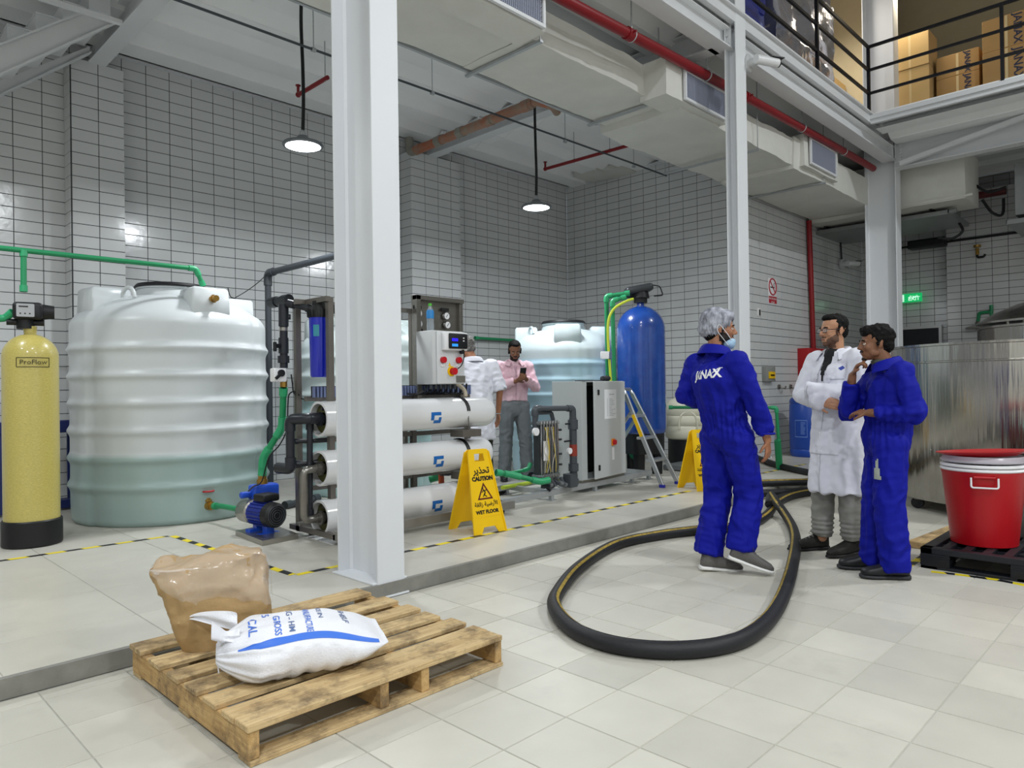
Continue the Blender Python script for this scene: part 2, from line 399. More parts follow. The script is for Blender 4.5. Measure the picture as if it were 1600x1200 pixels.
def column(label,x0,x1,y0,y1,z0,z1,tf=.016,tw=.012,plate=.03):
    m=MB(); xm=(x0+x1)/2
    m.b(x0,x1,y0,y0+tf,z0,z1).b(x0,x1,y1-tf,y1,z0,z1).b(xm-tw/2,xm+tw/2,y0+tf,y1-tf,z0,z1)
    # fillet welds
    for ya,s in ((y0+tf,1),(y1-tf,-1)):
        for sx in (-1,1): m.prism([(xm+sx*tw/2,ya,z0),(xm+sx*(tw/2+.02),ya,z0),(xm+sx*tw/2,ya+s*.02,z0)],(0,0,z1-z0))
    o=m.build('column',M_col,smooth=False,bevel=.003); o['kind']='structure'; o['label']=label
    if plate: 
        q=MB().b(x0-.02,x1+.02,y0-.02,3.56,0,.012).b(x0-.03,x1+.02,3.56,y1+.02,ZP,ZP+.012); q.build('base_plate',M_col,o,bevel=.002)
    return o
column('big white steel column at the pallet',2.455,2.655,3.555,3.99,0,5.0)
column('slim white column behind the man in the hairnet',6.95,7.17,3.495,3.63,0,9.2)
column('white column behind the man with his hand at his chin',12.36,12.60,3.55,4.02,0,9.2)
# --- stair at the upper left: stringers and folded treads
st=thing('staircase','white steel stair rising out of view above the yellow vessel','stair',(0.4,7,3))
ys=7.15
m=MB(); m.prism([(1.009,7.15,3.934),(1.872,7.15,4.63),(2.158,7.15,4.652),(1.006,7.15,3.675)],(0,.012,0)); 
for a,b in (((1.009,7.15,3.934),(1.872,7.15,4.63)),((1.006,7.15,3.675),(2.158,7.15,4.652))): m.beam(Vector(a)+Vector((0,-.03,0)),Vector(b)+Vector((0,-.03,0)),.07,.012)
m.build('stringer',M_white,st,smooth=False)
m=MB(); m.prism([(1.154,8.2,4.007),(2.214,8.2,4.821),(2.213,8.2,4.741),(1.153,8.2,3.841)],(0,.012,0)); m.beam((1.153,8.2,3.841),(2.219,8.2,4.75),.09,.012); m.build('stringer',M_white,st,smooth=False)
for k,(u,v) in enumerate(((-38,88),(10,65),(55,43),(97,22),(133,0))):
    a=Vector((1.269,7.15,4.528)); 
p=[Vector(q) for q in ((1.354,7.36,4.421),(1.557,7.36,4.594),(1.774,7.36,4.784))]; dx=(p[2]-p[0])/2
for k in range(-1,4):
    q=p[0]+dx*k; m=MB()
    m.b(q.x,q.x+dx.x*.86,7.36,8.2,q.z-.16,q.z).b(q.x-.004,q.x+dx.x*.86+.004,7.34,8.2,q.z,q.z+.012)
    m.build('tread',M_white,st,smooth=False)
m=MB(); m.beam((1.509,7,4.582),(2.15,7,4.593),.05,.035); m.build('landing_edge',M_white,st,smooth=False)
# --- railing of the mezzanine
rl=thing('railing','black steel railing along the mezzanine edge','railing',(11.1,3.53,5.15))
ZR3=((5.46,.026),(5.80,.026),(6.14,.03))
for z,r in ZR3:
    MB().b(2.7,11.12,3.515,3.545,z-r*.7,z+r*.7).build('rail',M_black,rl)
    MB().b(11.09,11.12,-8,3.515,z-r*.7,z+r*.7).build('rail',M_black,rl)
for x in (3.6,4.95,6.3,9.2,11.105): MB().b(x-.02,x+.02,3.51,3.55,5.15,6.14).build('post',M_black,rl)
for y in (1.9,.3,-1.3): MB().b(11.085,11.125,y-.02,y+.02,5.12,6.14).build('post',M_black,rl)

# ================================================================ things on the lower floor
def wood(name,c1,c2,stretch=(2,14,14),dark='5b4a37'):
    m=pbr(name,c1,.75,var=.3,vs=3,col2=c2,stretch=stretch,bump=.35,bs=12)
    nt=m.node_tree; N=nt.nodes; L=nt.links; b=N['Principled BSDF']; src=b.inputs['Base Color'].links[0].from_socket
    ge=N.new('ShaderNodeNewGeometry'); n=N.new('ShaderNodeTexNoise'); n.inputs['Scale'].default_value=7; n.inputs['Detail'].default_value=8; n.inputs['Roughness'].default_value=.7
    L.new(ge.outputs['Position'],n.inputs['Vector']); r=N.new('ShaderNodeMapRange'); r.inputs[1].default_value=.47; r.inputs[2].default_value=.67; r.inputs[4].default_value=.8; L.new(n.outputs[0],r.inputs[0])
    mx=N.new('ShaderNodeMix'); mx.data_type='RGBA'; L.new(r.outputs[0],mx.inputs[0]); L.new(src,mx.inputs[6]); mx.inputs[7].default_value=lin(dark); L.new(mx.outputs[2],b.inputs['Base Color'])
    return m
M_wx=wood('pallet_wood_along','d8bf90','b39467',(1.2,18,18)); M_wy=wood('pallet_wood_across','d2b07a','b18c56',(18,1.2,18))
pal=thing('wooden_pallet','worn wooden pallet carrying the paper sack and the white sack','pallet',(1.66,2.87,0))
for y0,y1 in ((3.30,3.44),(3.07,3.20),(2.88,2.99),(2.71,2.83),(2.545,2.655),(2.395,2.49),(2.29,2.39)):
    rnd=random.uniform
    MB().b(1.055+rnd(0,.012),2.255+rnd(-.02,.01),y0,y1,.115,.136+rnd(0,.002)).build('board',M_wx,pal,bevel=.003)
for x in (1.072,1.46,1.66,2.215): 
    xx={1.46:1.60,1.66:1.80}.get(x,x)
    poly=[(2.30,.018),(3.43,.018),(3.43,.115),(2.30,.115)]
    m=MB(); m.prism([(xx-.004,p[0],p[1]) for p in poly],(.04,0,0)); m.build('stringer',M_wy,pal,bevel=.003)
for y0,y1 in ((2.29,2.385),(2.81,2.91),(3.34,3.43)):
    MB().b(1.07,2.25,y0,y1,0.001,.018).build('bottom_board',M_wx,pal,bevel=.002)
# ---- brown paper sack wrapped in clear film
M_kraft=pbr('kraft_paper','b59668',.6,var=.2,vs=6,bump=.8,bs=14,spec=.4)
M_film=pbr('cling_film','ffffff',.08,trans=0,alpha=.16,coat=1,bump=1.0,bs=22,spec=1)
sack=thing('paper_sack','brown paper sack with crumpled top under clear film, at the back of the wooden pallet','sack',(1.38,3.16,.137))
E1=Vector((math.cos(R(-28)),math.sin(R(-28)),0)); E2=Vector((-E1.y,E1.x,0)); EZ=Vector((0,0,1))
def sackmesh(off=0,top=True,z0=0,z1=.37,seed=1.3,n=72,m_=30,crump=1):
    V=[];F=[]
    for i in range(m_+1):
        t=i/m_; z=z0+(z1-z0)*t
        if i<=m_-8: s=i/(m_-8); zz=z0+(z1-z0)*s; shr=1
        else:
            s=1; q=(i-(m_-8))/8; zz=z1+.015*math.sin(q*PI/2)+ .02*q; shr=math.cos(q*PI/2*.98)**.55
        hw=(.185+.055*s**.8)*shr+off; hd=(.125+.02*math.sin(s*PI))*shr+off
        sh=-.075*s
        for k in range(n):
            a=2*PI*k/n; c,sn=math.cos(a),math.sin(a); e=.42
            x=hw*math.copysign(abs(c)**e,c); y=hd*math.copysign(abs(sn)**e,sn)
            p=Vector((0,0,0))+E1*(x+sh)+E2*(y)+EZ*zz
            w=crump*1.35*(.25+.75*s)
            nz=noise.noise(p*9+Vector((seed,0,0)))*.018*w+ abs(noise.noise(p*19+Vector((0,seed,0))))*-.026*w
            if s>=1: p.z+=noise.noise(p*9)*.035-abs(noise.noise(p*17))*.02+.012*x/.2
            dirn=(E1*c+E2*sn)
            V.append(Vector((1.38,3.16,.137))+p+dirn*nz*shr)
    for i in range(m_):
        for k in range(n): F.append((i*n+k,i*n+(k+1)%n,(i+1)*n+(k+1)%n,(i+1)*n+k))
    F.append(tuple(range(n))[::-1]); F.append(tuple(range(m_*n,(m_+1)*n)))
    return MB().add(V,F)
sackmesh().build('sack_body',M_kraft,sack,ang=50)
sackmesh(off=.006,z0=.17,seed=1.3,crump=1.15).build('film',M_film,sack,ang=60)
# ---- white woven sack with blue print
M_wov=pbr('woven_sack','e9eaf0',.5,var=.04,vs=6,bump=.25,bs=120)
M_prt=pbr('blue_print','3f74d8',.5); M_prt2=pbr('ink_print','5a6f9c',.6)
ws=thing('woven_sack','white woven sack with blue stripe and printing, tied at one end, lying on the pallet','sack',(1.50,2.82,.137))
WA=Vector((1.16,2.80,0)); WD=Vector((math.cos(R(-24)),math.sin(R(-24)),0)); WP=Vector((-WD.y,WD.x,0)); WL=.66
def wsurf(s,a,off=0):
    "s 0..1 along the sack, a angle around (0 = back side, 90 = top)"
    ends=min(1,(s/.26))**.42 if s<.26 else (1 if s<.72 else (1-((s-.72)/.28)**2.6*.30))
    hh=.100*(min(1,s/.22)**.6 if s<.22 else 1)*(1 if s<.55 else max(.09,(1-((s-.55)/.45)**1.9)**1))
    wd=.215*ends; c,sn=math.cos(a),math.sin(a)
    y=wd*math.copysign(abs(c)**.75,c); z=.09+hh*math.copysign(abs(sn)**.8,sn)
    if sn<0: z=max(z,.003)
    bul=1+.06*math.sin(s*9)
    pl=0
    if s<.5: pl=math.sin(a*17+3*noise.noise(Vector((a*2,0,0))))*.010*(1-s/.5)**1.5*min(1,s*8+.25)
    p=WA+WD*(s*WL)+WP*(y*bul)+EZ*(.137+z)
    rad=(WP*c+EZ*sn)
    nz=noise.noise(p*11)*.008+ (math.sin(s*60+a*3)*.004 if sn<.35 and .35<s<.8 and c<0 else 0)
    q=p+rad*(pl+nz+off)
    q.z=max(q.z,.1375)
    return q
V=[];F=[];n=96;m_=56
for i in range(m_+1):
    for k in range(n): V.append(wsurf(.02+.98*i/m_,2*PI*k/n))
for i in range(m_):
    for k in range(n): F.append((i*n+k,i*n+(k+1)%n,(i+1)*n+(k+1)%n,(i+1)*n+k))
F.append(tuple(range(n))[::-1]); F.append(tuple(range(m_*n,(m_+1)*n)))
MB().add(V,F).build('sack_body',M_wov,ws,ang=70)
# gathered neck, ear and string
V=[];F=[]
nk=wsurf(.02,PI/2)*0; nk=WA+EZ*(.137+.155)+WD*.12-WP*.05
for i in range(9):
    t=i/8
    for k in range(28):
        a=2*PI*k/28; r=(.034+.018*math.sin(a*6)*.5)*(1-.35*math.sin(t*PI)) if t<.6 else .03+.012*(t-.6)/.4
        w=1+ (.5*max(0,t-.55)/.45)
        c=nk-WD*(.02+.10*t)+EZ*(.015*t+.05*max(0,t-.5))
        V.append(c+WP*math.cos(a)*r*w*1.3+EZ*math.sin(a)*r*(.8-.5*max(0,t-.6)))
for i in range(8):
    for k in range(28): F.append((i*28+k,i*28+(k+1)%28,(i+1)*28+(k+1)%28,(i+1)*28+k))
ear=MB().add(V,F)
ear.build('neck',M_wov,ws,ang=80)
pts=[(1.304,2.888,0.322),(1.263,2.929,0.333),(1.229,3.006,0.333),(1.204,3.089,0.329),(1.183,3.139,0.31)]
V=[];F=[]
for i,p in enumerate(pts):
    t=i/4; 
    for j in range(5):
        q=(j/4-.5); V.append(Vector(p)+EZ*(-.02+q*(-.09)*(1-t)-.008)+WP*(.02*math.sin(j*2.1+i)))
for i in range(4):
    for j in range(4): F.append((i*5+j,i*5+j+1,(i+1)*5+j+1,(i+1)*5+j))
o=MB().add(V,F).build('ear',M_wov,ws,ang=80); md=o.modifiers.new('t','SOLIDIFY'); md.thickness=.004; md=o.modifiers.new('s','SUBSURF'); md.levels=md.render_levels=2
MB().tube(catmull([nk-WD*.03+EZ*.03,nk-WD*.04+WP*-.03+EZ*.0,nk-WD*.03+EZ*-.03-WP*.05,(1.177,2.775,0.207),(1.158,2.738,0.168)],6),.0025,6).build('string',M_wov,ws)
def wrapmesh(me,s0,s1,a0,a1,w,h,off=.0015):
    for v in me.vertices:
        s=s0+(s1-s0)*(v.co.x/w+.5); a=a0+(a1-a0)*(v.co.y/h+.5); v.co=wsurf(s,a,off)
# stripe
V=[];F=[]
for i in range(41):
    s=.14+.80*i/40; t=i/40
    for j in range(4):
        a=R(146-8*math.sin(t*PI)+ (j/3-.5)*(6+10*min(1,t*4))); V.append(wsurf(s,a,.0015))
for i in range(40):
    for j in range(3): F.append((i*4+j,i*4+j+1,(i+1)*4+j+1,(i+1)*4+j))
MB().add(V,F).build('stripe',M_prt,ws)
def wtext(s,body,size,a_mid,span,mat=None):
    cu=bpy.data.curves.new('t','FONT'); cu.body=body; cu.size=1; cu.align_x='CENTER'; cu.align_y='CENTER'; cu.offset=.01
    o=bpy.data.objects.new('t',cu); COL.objects.link(o)
    me=bpy.data.meshes.new_from_object(o.evaluated_get(bpy.context.evaluated_depsgraph_get())); bpy.data.objects.remove(o)
    bm=bmesh.new(); bm.from_mesh(me); bmesh.ops.triangulate(bm,faces=bm.faces); bmesh.ops.subdivide_edges(bm,edges=[e for e in bm.edges if e.calc_length()>.25],cuts=2); bm.to_mesh(me); bm.free()
    xs=[v.co.x for v in me.vertices]; W=max(xs)-min(xs)
    for v in me.vertices:
        a=a_mid+ v.co.x/W*span; ss=s+v.co.y*size; v.co=wsurf(ss,a,.002)
    me.transform(WM(ws).inverted()); me.materials.clear(); me.materials.append(mat or M_prt2)
    q=bpy.data.objects.new('lettering',me); COL.objects.link(q); q.parent=ws
for s,b,sz,am,sp in ((.22,'CAL',.07,R(98),R(40)),(.30,'25',.06,R(70),R(16)),(.36,'GROSS',.055,R(104),R(45)),(.44,'KG - HM',.05,R(92),R(60)),(.54,'MANUFACTURE',.055,R(96),R(66)),(.62,'MADE IN',.04,R(76),R(36)),(.76,'SHELF',.05,R(88),R(34))):
    wtext(s,b,sz,am,sp,M_prt if sz>.052 else M_prt2)
# ---- hazard tape
M_ty=pbr('tape_yellow','f2dc1e',.4); M_tk=pbr('tape_black','1c1d22',.4)
def tape(label,pts,w=.05,per=.115,z=None,group=None):
    P=[Vector(p) for p in pts]; m=MB(); k=0; carry=0
    for a,b in zip(P,P[1:]):
        d=(b-a); L_=d.length; d.normalize(); q=Vector((-d.y,d.x,0))*w/2; s=0
        while s<L_:
            e=min(L_,s+per); m.mi=k%2; sk=d*.02
            m.add([a+d*s-q,a+d*e-q,a+d*e+q-sk*(e<L_),a+d*s+q-sk*(s>0)],[(0,1,2,3)]); k+=1; s=e
    o=m.build('floor_tape',[M_ty,M_tk],smooth=False); tag(o,label,'tape',group); return o
zt=ZP+.0012
tape('black and yellow tape running in front of the yellow vessel and the big water tank',[(-1.2,6.12,zt),(2.16,6.04,zt)])
tape('black and yellow tape between the water pump and the paper sack',[(2.185,6.02,zt),(2.235,4.16,zt)])
tape('long black and yellow tape running under the front wet floor sign',[(2.25,4.14,zt),(6.95,4.11,zt)])
tape('short black and yellow tape on the platform beside the green standpipe',[(8.3,4.2,zt),(10.3,4.2,zt)])
tape('short black and yellow tape at the corner of the black plastic pallet beside the plank',[(5.264,1.49,0.001),(5.718,1.496,0.001)])
tape('black and yellow tape on the lower floor in front of the black plastic pallet',[(5.265,1.338,0.001),(5.294,1.209,0.001),(5.315,0.976,0.001),(5.251,0.709,0.001)],per=.09)
# ---- suction hose
M_hose=pbr('black_rubber','17181c',.55,bump=.2,bs=60); M_hs=pbr('hose_stripe','b5993a',.6,var=.5,vs=30,col2='5e5228')
path=[(10.448,5.042,0.125),(9.56,4.292,0.125),(9.026,3.663,0.125),(8.61,2.995,0.125),(7.55,3.75,.125),(7.35,3.5,.07),(8.53,3.053,0.04),(8.117,3.162,0.04),(7.62,3.249,0.04),(7.027,3.167,0.04),(6.423,2.977,0.04),(5.968,2.878,0.04),(5.643,2.905,0.04),(5.332,3.06,0.04),(4.935,3.207,0.04),(4.423,3.263,0.04),(3.715,3.044,0.04),(3.193,2.775,0.04),(2.939,2.583,0.04),(2.739,2.283,0.04),(2.705,2.019,0.04),(2.806,1.799,0.04),(3.006,1.651,0.04),(3.276,1.608,0.04),(3.714,1.687,0.04),(4.412,1.913,0.04),(5.278,2.242,0.04),(5.822,2.487,0.04),(6.345,2.778,0.05),(6.562,2.958,0.12),(6.978,3.204,0.12),(6.60,3.05,.10),(6.95,3.20,.05),(7.4,3.28,.04),(8.2,3.2,.04),(9.2,3.3,.04)]
hp=catmull(path,7)
hose=thing('suction_hose','thick black rubber hose with yellow stripe looped on the lower floor','hose',path[20])
MB().tube(hp,.04,14).build('hose_wall',M_hose,hose)
# stripe on the upper inner side of the hose
V=[];F=[]
for i,p in enumerate(hp):
    t=(hp[min(i+1,len(hp)-1)]-hp[max(i-1,0)]).normalized(); side=Vector((t.y,-t.x,0)).normalized()
    for j in range(3):
        a=R(58+ (j-1)*13); V.append(p+(-side*math.cos(a)+EZ*math.sin(a))*.0412)
for i in range(len(hp)-1):
    for j in range(2): F.append((i*3+j,i*3+j+1,(i+1)*3+j+1,(i+1)*3+j))
MB().add(V,F).build('stripe',M_hs,hose)
# ---- wet floor signs
M_yel=pbr('yellow_plastic','f3c50c',.35,var=.05,vs=3); M_ink=pbr('black_ink','17130c',.5); M_dred=pbr('warning_red','5c1210',.5)
def wetsign(label,loc,rz):
    r=thing('wet_floor_sign',label,'sign',loc,rz,'yellow wet floor signs')
    base=Vector(loc); Mw=WM(r)
    H=.66; hb=.165; ht=.105; sp=.17
    for s in (-1,1):
        # panel in its own plane: x across, z up along the slope
        def P(x,z,d=0):
            y=s*(.012+(sp-.012)*(1-z/H)); nrm=Vector((0,s*H,(sp-.012))).normalized(); return Vector((x,y,z))+nrm*d
        def hw(z): return hb+(ht-hb)*z/H
        out=[(-hw(0),0),(-.085,0),(-.055,.05),(.055,.05),(.085,0),(hw(0),0),(hw(H*.97),H*.97),(ht-.02,H),(-ht+.02,H),(-hw(H*.97),H*.97)]
        hole=[(-.05,.565),(.05,.565),(.046,.625),(-.046,.625)]
        m=MB()
        # frame around the grip hole: lower part, two sides, top
        zl=.565; zh=.625
        def plate(poly,t0,t1):
            A=[P(x,z,t0) for x,z in poly]; m.prism(A,[P(*poly[0],t1)-P(*poly[0],t0)][0])
        plate(out[:6]+[(hw(zl),zl),(-hw(zl),zl)],0,.006)
        plate([(-hw(zl),zl),(-.05,zl),(-.046,zh),(-hw(zh),zh)],0,.006); plate([(.05,zl),(hw(zl),zl),(hw(zh),zh),(.046,zh)],0,.006)
        plate([(-hw(zh),zh),(hw(zh),zh),(hw(H*.97),H*.97),(ht-.02,H),(-ht+.02,H),(-hw(H*.97),H*.97)],0,.006)
        for x0s in (-1,1): plate([(x0s*hw(0),0),(x0s*(hw(0)-.012),0),(x0s*(hw(H*.97)-.012),H*.97),(x0s*hw(H*.97),H*.97)],.006,.014)
        plate([(-hw(.13)+.012,.13),(hw(.13)-.012,.13),(hw(.135)-.012,.137),(-hw(.135)+.012,.137)],.006,.009)
        o=m.build('panel',M_yel,r,smooth=False,world=False)
        ax=Vector((-s,0,0)) if s>0 else Vector((1,0,0)); ay=(P(0,H)-P(0,0)).normalized()
        def fr(x,z): return Mw@frame(P(x,z,.0075),ax,ay)
        sg=-s
        text('CAUTION',.046,M_ink,o,fr(0,.425),.0006,bold=.003)
        text('WET FLOOR',.040,M_ink,o,fr(0,.165),.0006,bold=.002)
        text('\uFEAE\uFEF3\uFEAC\uFEA4\uFE97',.075,M_ink,o,fr(0,.49),.0006,bold=.002)
        text('\uFE94\uFED8\uFEDF\uFE8D\uFEAF \uFE94\uFEF4\uFEBF\uFEAD\uFEF7\uFE8D',.046,M_ink,o,fr(0,.225),.0006,bold=.001)
        tr=MB(); T=[(0,.395),(-.078,.262),(.078,.262)]; T2=[(0,.370),(-.057,.274),(.057,.274)]
        for i in range(3):
            j=(i+1)%3; A=[P(*T[i],.007),P(*T[j],.007),P(*T2[j],.007),P(*T2[i],.007)]; tr.add(A,[(0,1,2,3)])
        tr.build('warning_triangle',M_dred,o,smooth=False,world=False) if False else None
        tt=MB(); 
        for i in range(3):
            j=(i+1)%3; A=[Mw@P(*T[i],.0075),Mw@P(*T[j],.0075),Mw@P(*T2[j],.0075),Mw@P(*T2[i],.0075)]; tt.add(A,[(0,1,2,3)])
        tt.build('warning_triangle',M_dred,o,smooth=False)
        fg=MB()
        for a,b,w_ in (((-.012,.342),(.008,.318),.010),((.008,.318),(-.006,.298),.012),((-.006,.298),(.018,.282),.008),((-.006,.300),(-.020,.284),.008),((-.006,.333),(-.026,.318),.007),((.0,.330),(.022,.334),.007)):
            d=Vector((b[0]-a[0],b[1]-a[1])); d.normalize(); q=(-d.y*w_/2,d.x*w_/2)
            fg.add([Mw@P(a[0]-q[0],a[1]-q[1],.0078),Mw@P(b[0]-q[0],b[1]-q[1],.0078),Mw@P(b[0]+q[0],b[1]+q[1],.0078),Mw@P(a[0]+q[0],a[1]+q[1],.0078)],[(0,1,2,3)])
        c=P(-.015,.350,.0078); n_=10
        fg.add([Mw@P(-.015+.009*math.cos(2*PI*i/n_),.352+.009*math.sin(2*PI*i/n_),.0078) for i in range(n_)],[tuple(range(n_))])
        fg.build('slipping_figure',M_ink,o,smooth=False)
    return r
wetsign('yellow wet floor sign standing in front of the white membrane tubes',(3.965,4.315,ZP),R(-6))
wetsign('yellow wet floor sign half hidden behind the legs of the man in the hairnet',(7.16,4.12,ZP),R(-22))
# ---- red bin on black plastic pallet, with nested lids
M_red=pbr('red_plastic','b30a18',.38,var=.06,vs=3); M_cl=pbr('clear_plastic','e8e4ee',.25,trans=.35,alpha=.85)
M_bpl=pbr('black_plastic','16181f',.5,var=.1); M_wpl=pbr('white_plastic','e9e9ea',.35)
bx,by=5.75,1.135
bin_=thing('red_bin','large red round plastic bin standing on the black plastic pallet','bin',(bx,by,.141))
pr=[(.19,0),(.197,.004),(.243,.475),(.247,.485),(.247,.50),(.238,.50),(.192,.012),(0,.012)]
MB().lathe([(0,0)]+pr,(bx,by,.141),48).build('bin_body',M_red,bin_)
a0=math.atan2(-by,-bx)+R(2)
hc=Vector((bx,by,0))+Vector((math.cos(a0),math.sin(a0),0))*.246; tg=Vector((-math.sin(a0),math.cos(a0),0))
o=MB().tube(roundpath([hc+tg*.075+EZ*.61,hc+tg*.075+EZ*.545-tg*0+Vector((math.cos(a0),math.sin(a0),0))*.01,hc-tg*.075+EZ*.545+Vector((math.cos(a0),math.sin(a0),0))*.01,hc-tg*.075+EZ*.61],.015),.006,8).build('handle',M_wpl,bin_)
MB().cyl(hc+tg*.06+EZ*.612-0*tg,hc-tg*.06+EZ*.612,.011,n=12).build('grip_bracket',M_red,bin_)
lids=((.252,.64,'white','white_plastic'),(.250,.664,'clear','clear_plastic'),(.247,.695,'clear','clear_plastic'))
for k,(r,z,c,mn) in enumerate(((.249,.642,'w',M_wpl),(.247,.668,'c',M_wpl),(.246,.700,'c',M_cl))):
    o=MB().lathe([(r-.02,0),(r,0),(r+.006,.006),(r+.006,.012),(r-.004,.02),(r-.012,.022+(.02 if mn is M_cl else 0)),(r-.03,.012),(0,.012)],(bx,by,z),48).build('lid',mn)
    tag(o,('lowest, opaque white lid lying on the red bin','middle white lid stacked on the red bin','translucent lid directly under the red rim on the bin')[k],'lid','lids stacked on the red bin')
Mr=Matrix.Translation((bx,by,.735))@Matrix.Rotation(R(3.2),4,(math.cos(a0),math.sin(a0),0))@Matrix.Rotation(R(-2.2),4,tg)
rb=MB().lathe([(.0,0),(.20,.0),(.205,.004),(.262,.026),(.276,.03),(.278,.036),(.262,.036),(.205,.012),(0,.010)],(0,0,0),48,M=Mr).build('basin_lid',M_red)
tag(rb,'wide shallow red lid lying upturned on top of the lids of the bin','lid')
bp=thing('black_pallet','black plastic pallet under the red bin','pallet',(5.87,.9,0))
A_=math.atan2(-.59,-.05); 
x0,x1,y0,y1=5.34,6.45,.25,1.42
m=MB(); 
for a,b in ((y0,y0+.07),(y1-.07,y1)): m.b(x0,x1,a,b,.10,.14)
for a,b in ((x0,x0+.07),(x1-.07,x1)): m.b(a,b,y0,y1,.10,.14)
m.b(x0+.05,x1-.05,y0+.05,y1-.05,.100,.106).build('deck_frame',M_bpl,bp,bevel=.004)
for k in range(9):
    y=y0+.09+k*.115; MB().b(x0+.07,x1-.07,y,y+.05,.118,.140).build('slat',M_bpl,bp)
for k in range(7):
    x=x0+.11+k*.145; MB().b(x,x+.035,y0+.07,y1-.07,.105,.118).build('cross_rib',M_bpl,bp)
for x in (x0,(x0+x1)/2-.08,x1-.16):
    for y in (y0,(y0+y1)/2-.09,y1-.17):
        q=MB().b(x,x+.16,y,y+.17,.02,.10)
        for kz in range(4): q.b(x-.004,x+.164,y-.004,y+.174,.03+kz*.018,.034+kz*.018)
        q.build('foot_block',M_bpl,bp)
m=MB()
for y in (y0,(y0+y1)/2-.05,y1-.1): m.b(x0,x1,y,y+.1,0,.02)
for x in (x0,x1-.1): m.b(x,x+.1,y0,y1,0,.02)
m.build('base_runner',M_bpl,bp,bevel=.003)
pk=MB().beam((5.923,1.6,0.025),(7.05,1.50,.025),.13,.05).build('plank',wood('plank_wood','c8ab7c','a98d60',(2,12,12)),bevel=.004); tag(pk,'loose pale wooden board lying behind the black plastic pallet','board')
ps=MB().prism([(2.894,5.168,0.086),(3.151,5.341,0.086),(3.121,4.904,0.086),(2.861,4.715,0.086)],(0,0,.0015)).build('paper_sheet',M_wpl,smooth=False); tag(ps,'white sheet lying on the platform under the membrane tubes beside the pump','paper')
sb=thing('steel_bin','brushed grey metal bucket behind the red bin on the black pallet','bucket',(6.22,.86,.141))
MB().lathe([(0,0),(.16,0),(.175,.40),(.18,.41),(.17,.41),(.155,.01),(0,.01)],(6.22,.86,.141),32).build('bucket_body',pbr('dull_metal','9a9a96',.35,metal=.8),sb)
MB().lathe([(.172,.42),(.19,.42),(.19,.45),(0,.455)],(6.22,.86,.141),32).build('lid',pbr('cyan_plastic','a8e4e4',.4),sb)

# ================================================================ water tanks, vessels, pumps, pipes
def poly_mat(name,col,wcol,zw,soft=.02):
    m=pbr(name,col,.33,var=.04,vs=2,bump=.05,bs=6,sss=.0); nt=m.node_tree; N=nt.nodes; L=nt.links; b=N['Principled BSDF']
    src=b.inputs['Base Color'].links[0].from_socket
    ge=N.new('ShaderNodeNewGeometry'); sx=N.new('ShaderNodeSeparateXYZ'); L.new(ge.outputs['Position'],sx.inputs[0])
    r=N.new('ShaderNodeMapRange'); r.inputs[1].default_value=zw-soft; r.inputs[2].default_value=zw+soft; r.inputs[3].default_value=1; r.inputs[4].default_value=0; L.new(sx.outputs[2],r.inputs[0])
    mx=N.new('ShaderNodeMix'); mx.data_type='RGBA'; L.new(r.outputs[0],mx.inputs[0]); L.new(src,mx.inputs[6]); mx.inputs[7].default_value=lin(wcol); L.new(mx.outputs[2],b.inputs['Base Color'])
    return m
M_gp=pbr('green_pipe','1f8a58',.38); M_gpl=pbr('green_fitting','2f9d6a',.38); M_gd=pbr('grey_pvc','44494f',.35); M_gdk=pbr('dark_pvc','24272e',.35)
M_brass=pbr('brass','b08a45',.3,metal=.9); M_ss=pbr('stainless','8d8a84',.3,metal=.85,var=.12,vs=6,stretch=(1,1,8)); M_ssb=pbr('brushed_stainless','aaa7a0',.28,metal=.9,var=.1,vs=3)
M_bkp=pbr('black_matt','121316',.5); M_chrome=pbr('chrome','d5d6d8',.12,metal=1); M_lab=pbr('white_label','e8e8ea',.5)
